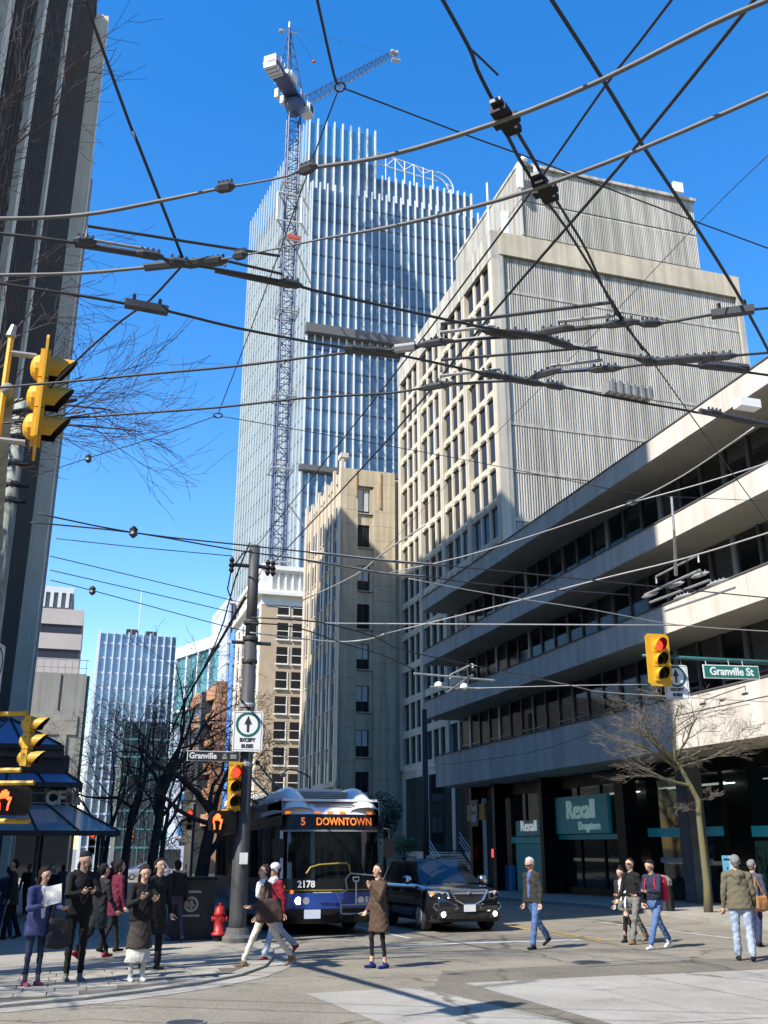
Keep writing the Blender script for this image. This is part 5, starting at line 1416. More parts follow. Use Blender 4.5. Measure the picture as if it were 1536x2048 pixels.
span('dark sagging wire below the sloping wire at the tan building', [(500, 1246), (590, 1254), (690, 1288), (765, 1310), (830, 1340)], [5.75]*5, .014)
span('pale wire from low-rise corner to the lower right under the signal', [(944, 1330), (1143, 1371), (1229, 1386), (1560, 1405)], [5.75]*4, .012, 'wire_pale')
span('pale wire running into the right-hand yellow signal', [(900, 1378), (1143, 1371), (1295, 1369)], 5.75, .01, 'wire_pale')
span('thin dark wire from the left mast to the centre pole, upper', [(112, 1077), (280, 1095), (465, 1112)], [7.6, 7.5, 7.4], .010)
span('thin dark wire from the left mast sloping to the centre pole', [(100, 1112), (300, 1160), (490, 1207)], [7.3, 7.2, 6.9], .010)
span('thin dark wire below it from left mast to the centre pole', [(100, 1140), (300, 1186), (475, 1227)], [7.0, 6.9, 6.6], .010)
span('thin dark wire with black knob above the far blue glass block', [(100, 1160), (185, 1181), (410, 1242), (490, 1262)], [6.8, 6.7, 6.4, 6.3], .010)
knob('black knob on the wire above the far blue glass block', (185, 1181), 6.7, .07)
knob('grey knob on the wires left of the glass tower foot', (267, 1064), 5.75, .06)
span('dark wire from centre pole down left through the bare trees', [(490, 1195), (430, 1300), (372, 1400), (340, 1470)], [5.9, 5.8, 5.75, 5.7], .03)
span('dark thin wire from the centre pole down left behind the name board', [(500, 1085), (470, 1160), (430, 1290), (360, 1420)], [8.5, 8.0, 7.3, 6.8], .02)
# special work hanging in front of the low-rise
r1 = thing('trolley_switch', 'pale switch casting hanging in front of the low-rise white band', 'wire switch', zpt((1345, 1165), 5.75), group='trolley wire switches')
for (a, b_, zz_, rr, mm, ee) in (((1312, 1153), (1396, 1110), 5.95, .016, 'galv', .12), ((1290, 1190), (1400, 1140), 5.8, .022, 'galv', 0), ((1300, 1205), (1420, 1160), 5.78, .022, 'grey_metal', 0), ((1330, 1222), (1470, 1175), 5.75, .022, 'grey_metal', 0)):
    runner(r1, a, b_, zz_, rr, mm, ee)
for (p, s) in (((1300, 1190), .2), ((1350, 1170), .22), ((1400, 1150), .2), ((1365, 1193), .22), ((1435, 1165), .24)): hard(r1, p, 5.77, s, dirpx((1300, 1190), (1420, 1150), 5.77), 'galv')
MB().tube([zpt((1343, 993), 6.9), zpt((1348, 1060), 6.35), zpt((1352, 1150), 5.8)], [.02, .02, .03], 6).build('hanger_rod', 'galv', r1)
r2 = thing('trolley_switch', 'pale switch with round insulators before the low-rise left windows', 'wire switch', zpt((910, 1370), 5.75), group='trolley wire switches')
for (a, b_, zz_, rr, mm, ee) in (((828, 1347), (988, 1361), 5.8, .03, 'galv', 0), ((900, 1350), (945, 1328), 5.95, .025, 'galv', .1), ((860, 1374), (965, 1377), 5.75, .025, 'grey_metal', 0), ((895, 1385), (945, 1350), 5.75, .03, 'grey_metal', 0)):
    runner(r2, a, b_, zz_, rr, mm, ee)
for p in ((877, 1370), (928, 1373)):
    c = zpt(p, 5.75); MB().lathe([(.03, -.09), (.11, -.04), (.11, .04), (.03, .09)], c, 10).build('disc_insulator', 'white', r2)
r3 = thing('trolley_switch', 'small dark switch over the bare tree at right', 'wire switch', zpt((1440, 1410), 5.75), group='trolley wire switches')
for (a, b_, zz_, rr, mm, ee) in (((1350, 1432), (1536, 1392), 5.75, .018, 'dark_metal', 0), ((1410, 1400), (1490, 1372), 5.95, .014, 'dark_metal', .14), ((1345, 1440), (1500, 1408), 5.75, .014, 'grey_metal', 0)):
    runner(r3, a, b_, zz_, rr, mm, ee)
for p in ((1405, 1408), (1445, 1400), (1490, 1388)): hard(r3, p, 5.77, .16, dirpx((1350, 1432), (1536, 1392), 5.77))
span('far dark wire along the street over the low-rise shopfront, left', [(880, 1530), (1000, 1515), (1100, 1495), (1250, 1440)], [5.75, 5.75, 5.75, 5.75], .012)
rl = thing('reflector_box', 'white plastic box on the wire at the right edge above the low-rise roof', 'box', zpt((1495, 818), 5.8))
c = zpt((1495, 817), 5.8); MB().box(c.x-.12, c.x+.12, c.y-.06, c.y+.06, c.z-.0, c.z+.09).build('body', 'white', rl)
switch('black clamp casting on the lower wire at the right edge', (1440, 832), q, [((1400, 822), (1536, 850), q, .03, 'dark_metal')], [((1430, 826), .12, (1373, 821), (1536, 852)), ((1490, 842), .2, (1373, 821), (1536, 852))])
# ================================================================ VEHICLES
mat('bus_white', (0.74, 0.74, 0.73), 0.3, coat=0.5)
mat('bus_grey', (0.20, 0.21, 0.22), 0.35, coat=0.3)
mat('bus_black', (0.010, 0.010, 0.011), 0.3, spec=.4)
mat('bus_blue', (0.008, 0.045, 0.24), 0.28, coat=0.6)
mat('bus_yellow', (0.30, 0.22, 0.03), 0.4)
mat('bus_glass', (0.006, 0.008, 0.008), 0.03, spec=0.55, alpha=0.82)
mat('jean_seat', (.05, .07, .16), .8)
mat('chrome', (0.62, 0.62, 0.62), 0.15, 1.0)
mat('amber', (0.85, 0.22, 0.02), 0.3, emit=0.5)
mat('plate', (0.55, 0.62, 0.70), 0.5)
mat('car_black', (0.012, 0.012, 0.014), 0.12, coat=1.0, spec=.5)
mat('car_trim', (0.018, 0.018, 0.019), 0.5)
mat('car_glass', (0.012, 0.016, 0.022), 0.02, spec=0.8)
mat('car_silver', (0.33, 0.34, 0.36), 0.25, 0.4, coat=0.6)
mat('headlamp', (0.50, 0.52, 0.55), 0.08, 0.6)
mat('tail_red', (0.45, 0.01, 0.01), 0.3)
def wheel(parent, x, y, z, r, wd, side):
    prof = [(r*.55, -wd/2), (r*.93, -wd/2), (r, -wd*.36), (r, wd*.36), (r*.93, wd/2), (r*.55, wd/2)]
    mb = MB(); mb.lathe(prof, (0, 0, 0), 22); mb.v = [(x+v[2], y+v[0], z+v[1]) for v in mb.v]
    ty = mb.build('wheel', 'rubber', parent, world=False, smooth=False)
    mb = MB(); o = side*wd*.51
    for k in range(5):
        a = 2*math.pi*k/5
        for da in (-.16, .16):
            p0 = (x+o, y+math.cos(a)*r*.1, z+math.sin(a)*r*.1); p1 = (x+o, y+math.cos(a+da)*r*.54, z+math.sin(a+da)*r*.54)
            mb.tube([p0, p1], r*.06, 5)
    mb2 = MB(); mb2.lathe([(r*.5, 0), (r*.57, 0), (r*.57, .02), (r*.5, .02)], (0, 0, 0), 20); 
    i = len(mb.v); mb.v += [(x+o+side*(v[2]-.01), y+v[0], z+v[1]) for v in mb2.v]; mb.f += [tuple(i+q for q in f) for f in mb2.f]; mb.m += mb2.m
    mb.build('rim', 'galv', ty, world=False)

# ---- trolley bus: local frame, nose at y=0 looking to -Y
BY = 24.6
bus = thing('trolley_bus', 'white, black and blue trolley bus with Downtown display waiting at the stop line', 'bus', (6.28, BY, gz(BY)))
bus.rotation_euler = (-SLOPE, 0, 0)
HWB = 1.275; LB = 12.2
def fprof(z):      # how far back the nose sits at height z
    pts = [(0.28, .10), (.5, .0), (1.05, .0), (1.30, .03), (2.42, .17), (2.80, .24), (3.0, .42), (3.16, .75), (3.24, 1.2)]
    for (a, b), (c, d) in zip(pts, pts[1:]):
        if a <= z <= c: return b+(d-b)*(z-a)/(c-a)
    return pts[-1][1]
def fx(u):         # u in -1..1 across the nose -> (x, extra y)
    return u*HWB*(1 if abs(u) < .85 else 1), 0.34*abs(u)**4+0.05*u*u
def nose(z0, z1, u0, u1, name, m, off=0.0, nz=6, nu=16, parent=bus):
    def fn(a, b):
        u = u0+(u1-u0)*a; z = z0+(z1-z0)*b; x, y = fx(u)
        nx = 0
        return (x, fprof(z)+y-off, z)
    return MB().grid(fn, nu, nz).build(name, m, parent, world=False, smooth=True)
nose(.28, .62, -1, 1, 'bumper', 'bus_black')
nose(.62, .98, -1, 1, 'blue_band', 'bus_blue', .0)
nose(.98, 1.30, -1, 1, 'front_panel', 'bus_black')
nose(1.025, 1.05, -1, .98, 'yellow_stripe', 'bus_yellow', .004, nz=1)
nose(1.30, 2.43, -.95, .97, 'windshield', 'bus_glass')
nose(1.30, 2.43, -1, -.95, 'left_pillar', 'bus_white', nu=3)
nose(1.30, 2.43, .97, 1, 'right_pillar', 'bus_black', nu=3)
nose(2.43, 2.82, -1, 1, 'destination_glass', 'bus_black')
nose(2.40, 2.44, -.96, .98, 'windshield_trim', 'bus_grey', .006, nz=1)
nose(2.82, 3.20, -1, 1, 'roof_fairing', 'bus_white', nz=8)
# hood humps at each side of the roof
for sx in (-1, 1):
    def fn(a, b):
        y = .42+3.1*a; t = math.pi*b
        r = .42*math.sin(math.pi*min(1, a*2.2+.12)/2)
        return (sx*(HWB-.40)+.41*math.cos(t), y-.12, 2.86+.70*math.sin(t)*r/.42)
    MB().grid(fn, 10, 10).build('roof_hump', 'bus_white', bus, world=False, smooth=True)
for k in range(4):
    MB().box(-.42, .62, .40+k*.13, .44+k*.13, 3.02+k*.045, 3.06+k*.045).build('fairing_rib', 'bus_grey', bus, world=False)
MB().box(-.72, .62, 1.1, 1.16, 3.12, 3.42).build('roof_grille', 'bus_grey', bus, world=False)
for k in range(5): MB().box(-.68, .58, 1.07, 1.10, 3.15+k*.055, 3.175+k*.055).build('grille_slat', 'galv', bus, world=False)
MB().prism([(-.95, 1.3), (.5, 1.3), (.5, 7), (-.95, 7)], 3.2, 3.5).build('roof_equipment', 'bus_white', bus, world=False)
# sides, roof, rear
for sx in (-1, 1):
    x = sx*HWB
    for (z0, z1, m, nm) in ((.32, .95, 'bus_blue' if sx < 0 else 'bus_grey', 'lower_side'), (.95, 1.28, 'bus_black', 'belt_side'), (2.55, 2.80, 'bus_black', 'window_header'), (2.80, 3.16, 'bus_grey', 'roof_side')):
        MB().box(x-.02 if sx > 0 else x, x if sx > 0 else x+.02, .40, LB, z0, z1).build(nm, m, bus, world=False)
    MB().box(x-.02 if sx > 0 else x, x if sx > 0 else x+.02, .40, 2.3, 2.80, 3.14).build('front_corner', 'bus_white', bus, world=False)
    for k in range(8):
        y0 = .55+k*1.45
        MB().box(x-.03 if sx > 0 else x+.01, x-.01 if sx > 0 else x+.03, y0, y0+1.36, 1.28, 2.55).build('side_window', 'bus_glass', bus, world=False)
        MB().box(x-.025 if sx > 0 else x, x if sx > 0 else x+.025, y0+1.36, y0+1.45, 1.28, 2.55).build('window_post', 'bus_black', bus, world=False)
    for y in (2.75, 9.0):
        wheel(bus, sx*(HWB-.16), y, .49, .49, .28, sx)
MB().box(-HWB+.03, HWB-.03, .5, LB, 3.14, 3.2).build('roof', 'bus_white', bus, world=False)
MB().box(-HWB+.02, HWB-.02, LB-.05, LB, .3, 3.14).build('rear', 'bus_grey', bus, world=False)
MB().box(-HWB+.05, HWB-.05, .6, LB-.06, .3, .5).build('floor', 'bus_black', bus, world=False)
for u in (-.86, -.30, -.05, .20, .80):
    x, y = fx(u); zz_ = 2.86
    MB().box(x-.07, x+.07, fprof(zz_)+y-.04, fprof(zz_)+y+.03, zz_-.025, zz_+.03).build('marker_lamp', 'amber', bus, world=False)
def bt(s, size, m, u, z, off=.012, xs=1, bold=0, nm='lettering'):
    x, y = fx(u); c = Vector((x, fprof(z)+y-off, z))
    e = .02; n = Vector((0, -1, (fprof(z+e)-fprof(z-e))/(2*e)*1.0)).normalized()
    # lean the lettering back with the nose
    o = text(s, size, .003, m, M_face(c, (0, -1, 0)) @ Matrix.Rotation(-math.atan((fprof(z+e)-fprof(z-e))/(2*e)), 4, 'X'), bus, nm, bold, xs, world=False)
    return o
bt('DOWNTOWN', .26, 'amber_led', .22, 2.63, .05, .84, .004)
bt('5', .26, 'amber_led', -.60, 2.63, .06, 1.0, .004)
bt('2178', .22, 'sign_white', -.55, 1.17, .06, 1.0, .006)
x, y = fx(-.42)
MB().box(x-.2, x+.2, fprof(.5)+y-.03, fprof(.5)+y-.01, .40, .60).build('licence_plate', 'plate', bus, world=False)
for u in (-.68, .68):
    for k in (0, 1):
        x, y = fx(u+(.14*k if u < 0 else -.14*k)); c = (x, fprof(.78)+y-.015, .80)
        mb = MB(); disc(mb, c, (0, -1, 0), .085); mb.build('headlamp', 'lamp_on' if (u < 0 and k == 0) else 'headlamp', bus, world=False)
    x, y = fx(u*1.18); mb = MB(); disc(mb, (x, fprof(1.0)+y-.03, 1.0), (0, -1, 0), .05); mb.build('turn_lamp', 'amber', bus, world=False)
x, y = fx(-.94); MB().box(x-.10, x+.03, fprof(1.1)+y-.02, fprof(1.1)+y+.02, 1.06, 1.14).build('turn_lamp', 'amber', bus, world=False)
for sx in (-1, 1):
    mb = MB(); mb.tube([(sx*1.2, .3, 2.5), (sx*1.42, .05, 2.45), (sx*1.42, .0, 2.2)], .025, 6); mb.build('mirror_arm', 'bus_black', bus, world=False)
    MB().box(sx*1.42-.13, sx*1.42+.13, -.05, .08, 1.78, 2.22).build('mirror', 'bus_black', bus, world=False)
for (x0, x1) in ((-.25, .12), (.95, .55)):
    MB().tube([(x0-.1, fprof(1.3)+.03, 1.3), (x1, fprof(2.0)+.02, 2.0)], .016, 5).build('wiper', 'bus_black', bus, world=False)
# cab interior seen through the windscreen
MB().box(-1.15, 1.15, .42, .75, 1.15, 1.38).build('dashboard', 'bus_black', bus, world=False)
mb = MB(); mb.tube([(-.62+.2*math.cos(2*math.pi*k/16), .72+.07*math.sin(2*math.pi*k/16), 1.5+.16*math.sin(2*math.pi*k/16)) for k in range(17)], .018, 5); mb.build('steering_wheel', 'rubber', bus, world=False)
for (x, y) in ((-.62, 1.25), (-.7, 3.2), (.7, 3.2), (-.7, 4.4), (.7, 4.4)):
    MB().box(x-.24, x+.24, y, y+.12, 1.0, 1.95).box(x-.24, x+.24, y-.4, y, 1.0, 1.1).build('seat', 'jean_seat', bus, world=False)
for (x, y) in ((-.35, 2.4), (.4, 2.2), (-.3, 4.8), (.35, 4.8)): MB().tube([(x, y, .5), (x, y, 2.9)], .02, 6).build('grab_pole', 'bus_yellow', bus, world=False)
MB().box(-1.2, 1.2, 2.3, LB-.1, 2.75, 2.8).build('ceiling', 'bus_white', bus, world=False)
# folded bicycle rack
rk = MB()
for pts in ([(-.55, -.12, .98), (.18, -.14, .98), (.28, -.16, 1.05), (.24, -.18, 1.28), (.36, -.18, 1.42), (1.0, -.16, 1.36), (1.22, -.1, 1.28)], [(.0, -.12, .98), (.12, -.16, .78), (.14, -.16, .46)], [(1.02, -.16, 1.34), (.98, -.18, .9), (.94, -.16, .46)], [(.12, -.16, .7), (.96, -.16, .72)], [(.14, -.16, .5), (.94, -.16, .5)]):
    rk.tube(pts, .02, 6)
rk.build('bike_rack', 'galv', bus, world=False)
rk = MB(); rk.tube([(.5, -.2, .72), (.5, -.2, 1.24)], .018, 6); rk.tube([(.42, -.2, 1.33), (.44, -.2, 1.24), (.56, -.2, 1.24), (.58, -.2, 1.33), (.42, -.2, 1.33)], .018, 6); rk.build('rack_handle', 'tower_pier', bus, world=False)
rk = MB(); rk.tube([(-.72, -.06, 1.42), (-.62, -.06, 1.56), (-.4, -.06, 1.62), (.28, -.06, 1.66), (.36, -.06, 1.6), (.38, -.06, 1.45)], .022, 6); rk.build('rack_hoop', 'bus_yellow', bus, world=False)
for x in (.12, .5, .94): MB().box(x-.05, x+.05, -.2, -.05, .40, .50).build('rack_mount', 'bus_black', bus, world=False)
# trolley poles
for sx in (-.32, .32):
    MB().tube([(sx, 6.5, 3.5), (sx, 10, 4.3), (sx*1.0, 13.3, 5.25)], [.05, .04, .03], 8).build('trolley_pole', 'bus_yellow', bus, world=False)
    MB().lathe([(.2, 0), (.2, .15), (.08, .3)], (sx, 6.4, 3.45), 10).build('pole_base', 'bus_grey', bus, world=False)
    MB().box(sx-.06, sx+.06, 13.2, 13.5, 5.2, 5.35).build('pole_shoe', 'dark_metal', bus, world=False)

# ---- cars: side profile lofted across the width
def loft_car(root, body_m, L, Wd, low, roof, belt, zt, cut=.5, name='body'):
    """low/roof: list of (y, z) of lower-body top line and roof line"""
    def ev(p, y):
        for (a, b), (c, d) in zip(p, p[1:]):
            if a <= y <= c: return b+(d-b)*(y-a)/(c-a)
        return p[-1][1] if y > p[-1][0] else p[0][1]
    def hw(y):      # plan taper at nose and tail
        t = min(y/(L*.16), 1.0); t2 = min((L-y)/(L*.12), 1.0)
        return Wd/2*(.80+.20*math.sin(math.pi/2*max(t, 0)))*(.90+.10*math.sin(math.pi/2*max(t2, 0)))
    n = 44; secs = []
    for i in range(n+1):
        y = L*i/n; w2 = hw(y); top = ev(low, y); zb = zt+(.08 if y < .25 or y > L-.25 else 0)
        secs.append([(-w2*.93, y, zb), (-w2*.995, y, zb+.14), (-w2, y, (zb+top)/2), (-w2*.985, y, top-.16), (-w2*.93, y, top-.05), (-w2*.78, y, top), (0, y, top+.035), (w2*.78, y, top), (w2*.93, y, top-.05), (w2*.985, y, top-.16), (w2, y, (zb+top)/2), (w2*.995, y, zb+.14), (w2*.93, y, zb)])
    mb = MB(); k = len(secs[0])
    for s in secs: mb.v += s
    for i in range(n):
        for j in range(k-1): mb.f.append((i*k+j, (i+1)*k+j, (i+1)*k+j+1, i*k+j+1)); mb.m.append(0)
        mb.f.append((i*k+k-1, (i+1)*k+k-1, (i+1)*k, i*k)); mb.m.append(0)
    mb.f.append(tuple(range(k))); mb.m.append(0); mb.f.append(tuple(n*k+j for j in range(k))[::-1]); mb.m.append(0)
    return mb.build(name, body_m, root, world=False, smooth=True), hw, lambda y: ev(low, y), lambda y: ev(roof, y)
def greenhouse(root, m_body, m_glass, hw, lowf, ys, zr, Wd, tumble=.80):
    """ys = (windshield base, roof front, roof rear, rear glass base)"""
    yb0, yr0, yr1, yb1 = ys; zb0 = lowf(yb0); zb1 = lowf(yb1); wb = Wd/2*.93; wr = Wd/2*tumble
    A = [(-wb*.93, yb0, zb0), (wb*.93, yb0, zb0)]; Bt = [(-wr*.9, yr0, zr-.03), (wr*.9, yr0, zr-.03)]
    def bow(p, q, d, k=8, dz=0):
        return [(p[0]+(q[0]-p[0])*i/k, p[1]+(q[1]-p[1])*i/k-d*math.sin(math.pi*i/k), p[2]+(q[2]-p[2])*i/k+dz*math.sin(math.pi*i/k)) for i in range(k+1)]
    lo = bow(A[0], A[1], .16, dz=.02); hi = bow(Bt[0], Bt[1], .06, dz=.05)
    mb = MB()
    for i in range(8): mb.quad(lo[i], lo[i+1], hi[i+1], hi[i])
    mb.build('windshield', m_glass, root, world=False, smooth=True)
    # roof
    n = 8; mb = MB()
    def rf(a, b):
        y = yr0+(yr1-yr0)*a; x = (-1+2*b)*wr*(.9+.1*min(1, a*6)); z = zr-.03+.055*math.cos((b-.5)*math.pi)+.02*math.sin(math.pi*a)
        return (x, y-.06*math.sin(math.pi*b)*(1-a), z)
    mb.grid(rf, 10, 8); mb.build('roof', m_body, root, world=False, smooth=True)
    mb = MB(); lo = bow((-wb*.9, yb1, zb1), (wb*.9, yb1, zb1), -.08); hi = bow((-wr, yr1, zr-.03), (wr, yr1, zr-.03), -.02)
    for i in range(8): mb.quad(lo[i], hi[i], hi[i+1], lo[i+1])
    mb.build('rear_window', m_glass, root, world=False, smooth=True)
    for sx in (-1, 1):
        P_ = [(sx*wb*.93, yb0, zb0), (sx*wr*.9, yr0, zr-.03), (sx*wr, yr1, zr-.03), (sx*wb*.9, yb1, zb1)]
        def q_(t, s):
            lo_ = Vector(P_[0]).lerp(Vector(P_[3]), t); lo_.x = sx*wb*(.93+.05*math.sin(math.pi*t)); lo_.z = lowf(lo_.y)-.01
            hi_ = Vector(P_[1]).lerp(Vector(P_[2]), t); hi_.x = sx*wr*(.9+.1*min(1, t*6))
            v = lo_.lerp(hi_, s); return v
        cuts = (.05, .34, .365, .63, .655, .93)
        mb = MB()
        for t0, t1 in ((0, .05), (.34, .365), (.63, .655), (.93, 1.0)):
            mb.quad(q_(t0, 0), q_(t1, 0), q_(t1, 1), q_(t0, 1))
        for t0, t1 in ((.05, .34), (.365, .63), (.655, .93)):
            mb.quad(q_(t0, 0), q_(t1, 0), q_(t1, .07), q_(t0, .07)); mb.quad(q_(t0, .9), q_(t1, .9), q_(t1, 1), q_(t0, 1))
        mb.build('pillars', m_body, root, world=False)
        for t0, t1 in ((.05, .34), (.365, .63), (.655, .93)):
            MB().quad(q_(t0, .07), q_(t1, .07), q_(t1, .9), q_(t0, .9)).build('side_window', m_glass, root, world=False)
    return zb0
SY = 24.55
suv = thing('sport_utility_car', 'black sport utility car with silver grille waiting beside the bus', 'car', (9.78, SY, gz(SY)))
suv.rotation_euler = (-SLOPE, 0, R(0.5))
Ls, Ws = 4.85, 1.99
low = [(0, .86), (.12, .98), (.5, 1.06), (1.35, 1.14), (1.8, 1.16), (4.2, 1.15), (4.75, 1.1), (4.85, .9)]
body, hw, lf, _ = loft_car(suv, 'car_black', Ls, Ws, low, low, 1.1, .30)
greenhouse(suv, 'car_black', 'car_glass', hw, lf, (1.28, 2.05, 4.05, 4.7), 1.72, Ws, .74)
for sx in (-1, 1):
    for y in (.98, 3.75):
        wheel(suv, sx*.86, y, .37, .37, .25, sx)
        mb = MB()
        for k in range(12):
            a0 = math.pi*k/12-.1; a1 = math.pi*(k+1)/12-.1
            mb.quad((sx*.985, y+math.cos(a0)*.40, .37+math.sin(a0)*.40), (sx*.985, y+math.cos(a1)*.40, .37+math.sin(a1)*.40), (sx*1.0, y+math.cos(a1)*.47, .37+math.sin(a1)*.47), (sx*1.0, y+math.cos(a0)*.47, .37+math.sin(a0)*.47))
        mb.build('wheel_arch', 'car_trim', suv, world=False)
    MB().tube([(sx*.66, 2.1, 1.79), (sx*.68, 3.0, 1.81), (sx*.66, 4.0, 1.78)], .02, 6).build('roof_rail', 'car_trim', suv, world=False)
    mb = MB(); c = Vector((sx*1.08, 1.62, 1.22))
    mb.lathe([(.02, -.11), (.11, -.08), (.14, 0), (.11, .08), (.02, .11)], c, 10)
    mb.build('mirror', 'chrome', suv, world=False, smooth=True)
    # headlamp wraps the corner
    mb = MB(); hl = [(.52, -.01, .80), (.80, .09, .82), (.93, .34, .86), (.95, .45, .97), (.82, .16, .98), (.55, .03, .95)]
    mb.quad(*[(sx*v[0], v[1]-.025, v[2]) for v in (hl if sx > 0 else hl[::-1])])
    hd = mb.build('headlight', 'headlamp', suv, world=False)
    for q_ in (.64, .78): 
        mb = MB(); disc(mb, (sx*q_, .02+(q_-.5)*.22-.06, .885), (sx*.25, -1, 0), .055, 12); mb.build('projector', 'car_glass' , hd, world=False)
    mb = MB(); disc(mb, (sx*.90, .24, .90), (sx*.8, -1, 0), .04, 10); mb.build('turn_lamp', 'amber', hd, world=False)
    mb = MB(); vv = [(.30, .56), (.84, .52), (.92, .60), (.88, .68), (.34, .66)]
    mb.tube([(sx*a, .03+max(0, a-.45)*.22-.03, b) for a, b in vv+vv[:1]], .016, 5); mb.build('intake_trim', 'chrome', suv, world=False)
    mb = MB(); mb.quad(*[(sx*a, .035+max(0, a-.45)*.22-.03, b) for a, b in (vv if sx < 0 else vv[::-1])]); mb.build('intake', 'car_trim', suv, world=False)
    mb = MB(); disc(mb, (sx*.70, -.03, .43), (sx*.1, -1, 0), .06, 12); mb.build('fog_lamp', 'lamp_on', suv, world=False)
    MB().box(sx*1.0-.01, sx*1.0+.01, 2.2, 2.4, .93, .96).build('door_handle', 'chrome', suv, world=False)
    MB().box(sx*1.0-.01, sx*1.0+.01, 3.2, 3.4, .93, .96).build('door_handle', 'chrome', suv, world=False)
mb = MB(); gp_ = [(-.46, .98), (.46, .98), (.40, .80), (.18, .66), (-.18, .66), (-.40, .80)]
mb.quad(*[(a, -.035, b) for a, b in gp_]); mb.build('grille', 'car_trim', suv, world=False)
MB().quad((-.50, -.05, 1.0), (-.40, -.05, .90), (.40, -.05, .90), (.50, -.05, 1.0)).build('grille_shield', 'car_silver', suv, world=False)
mb = MB()
for a, b in (((-.50, 1.0), (-.36, .76)), ((-.36, .76), (-.16, .66)), ((-.16, .66), (.16, .66)), ((.16, .66), (.36, .76)), ((.36, .76), (.50, 1.0)), ((-.5, 1.0), (.5, 1.0))):
    mb.tube([(a[0], -.055, a[1]), (b[0], -.055, b[1])], .022, 6)
mb.build('grille_frame', 'chrome', suv, world=False)
mb = MB(); mb.tube([(-.045, -.075, .90), (-.012, -.075, .985)], .010, 5); mb.tube([(.045, -.075, .90), (.012, -.075, .985)], .010, 5); mb.tube([(-.02, -.075, .94), (.02, -.075, .94)], .008, 5); mb.build('emblem', 'chrome', suv, world=False)
MB().box(-.155, .155, -.075, -.05, .49, .65).build('licence_plate', 'sign_white', suv, world=False)
MB().box(-.86, .86, -.02, .1, .33, .45).build('lower_lip', 'car_black', suv, world=False)
MB().box(-.5, .5, -.035, .0, .38, .46).build('lower_intake', 'car_trim', suv, world=False)
MB().box(-.88, .88, .2, 4.7, .24, .34).build('underbody', 'car_trim', suv, world=False)
for x0, x1 in ((-.65, -.05), (.62, .1)): MB().tube([(x0, 1.24, 1.17), (x1, 1.33, 1.22)], .012, 5).build('wiper', 'car_trim', suv, world=False)

def simple_car(label, loc, rz, m, kind, group='cars at the next junction'):
    r = thing('distant_car', label, 'car', loc, rz, group)
    if kind == 'van':
        L, Wd = 4.9, 1.9; lw = [(0, .75), (.15, .9), (1.1, 1.08), (1.5, 1.12), (4.6, 1.12), (4.9, .9)]; gy = (1.0, 2.0, 4.3, 4.8); zr = 1.75
    else:
        L, Wd = 4.4, 1.75; lw = [(0, .65), (.2, .78), (1.2, .92), (3.4, .95), (4.3, .92), (4.4, .7)]; gy = (1.15, 1.9, 3.1, 3.9); zr = 1.42
    bd, hw_, lf_, _ = loft_car(r, m, L, Wd, lw, lw, 1, .28)
    greenhouse(r, m, 'car_glass', hw_, lf_, gy, zr, Wd, .78)
    for sx in (-1, 1):
        for y in (.9, L-1.0): wheel(r, sx*(Wd/2-.1), y, .33, .33, .22, sx)
        MB().box(sx*.55-.18, sx*.55+.18, -.03, .06, .62, .74).build('headlight', 'headlamp', r, world=False)
        MB().box(sx*.6-.15, sx*.6+.15, L-.04, L+.02, .75, .95).build('tail_light', 'tail_red', r, world=False)
    return r
v1 = at_y(246, 1745, 112); simple_car('silver minivan crossing the street at the next junction', (v1.x, 112, gz(112)), R(-90), 'car_silver', 'van')
mat('car_blue', (0.02, 0.07, 0.30), .2, coat=.8)
v2 = at_y(236, 1735, 119); simple_car('blue car behind the silver minivan', (v2.x, 119, gz(119)), R(-90), 'car_blue', 'sedan')
mat('car_white', (0.65, 0.66, 0.67), .25, coat=.6)
v3 = at_y(160, 1740, 117); simple_car('white car partly behind the left street trees', (v3.x, 117, gz(117)), R(-90), 'car_white', 'sedan')
# box truck far down the street
tp = at_y(345, 1700, 130)
trk = thing('delivery_truck', 'grey delivery truck with open dark rear, far down the street', 'truck', (tp.x, 132, gz(132)))
MB().box(-1.6, 1.6, 0, 5.5, .8, 3.7).build('cargo_box', 'far_lilac', trk, world=False)
MB().box(-1.2, 1.2, -.04, .0, 1.0, 3.3).build('rear_door', 'far_dark', trk, world=False)
MB().box(-1.0, 1.0, 5.5, 7.2, .6, 2.6).build('cab', 'white', trk, world=False)
for x in (-1.1, 1.1):
    for y in (1.2, 6.2): wheel(trk, x, y, .48, .48, .3, 1 if x > 0 else -1)
cone = at_y(372, 1730, 95)
tc = thing('traffic_post', 'orange traffic post beside the dark street tree', 'post', (cone.x, 95, gz(95)+.0))
mat('orange', (0.75, 0.13, 0.02), .6)
MB().lathe([(.25, 0), (.25, .06), (.12, .1), (.1, 1.5), (.04, 1.55)], (0, 0, 0), 10).build('post', 'orange', tc, world=False)
MB().lathe([(.125, .9), (.125, 1.1)], (0, 0, 0), 10).build('band', 'white', tc, world=False)
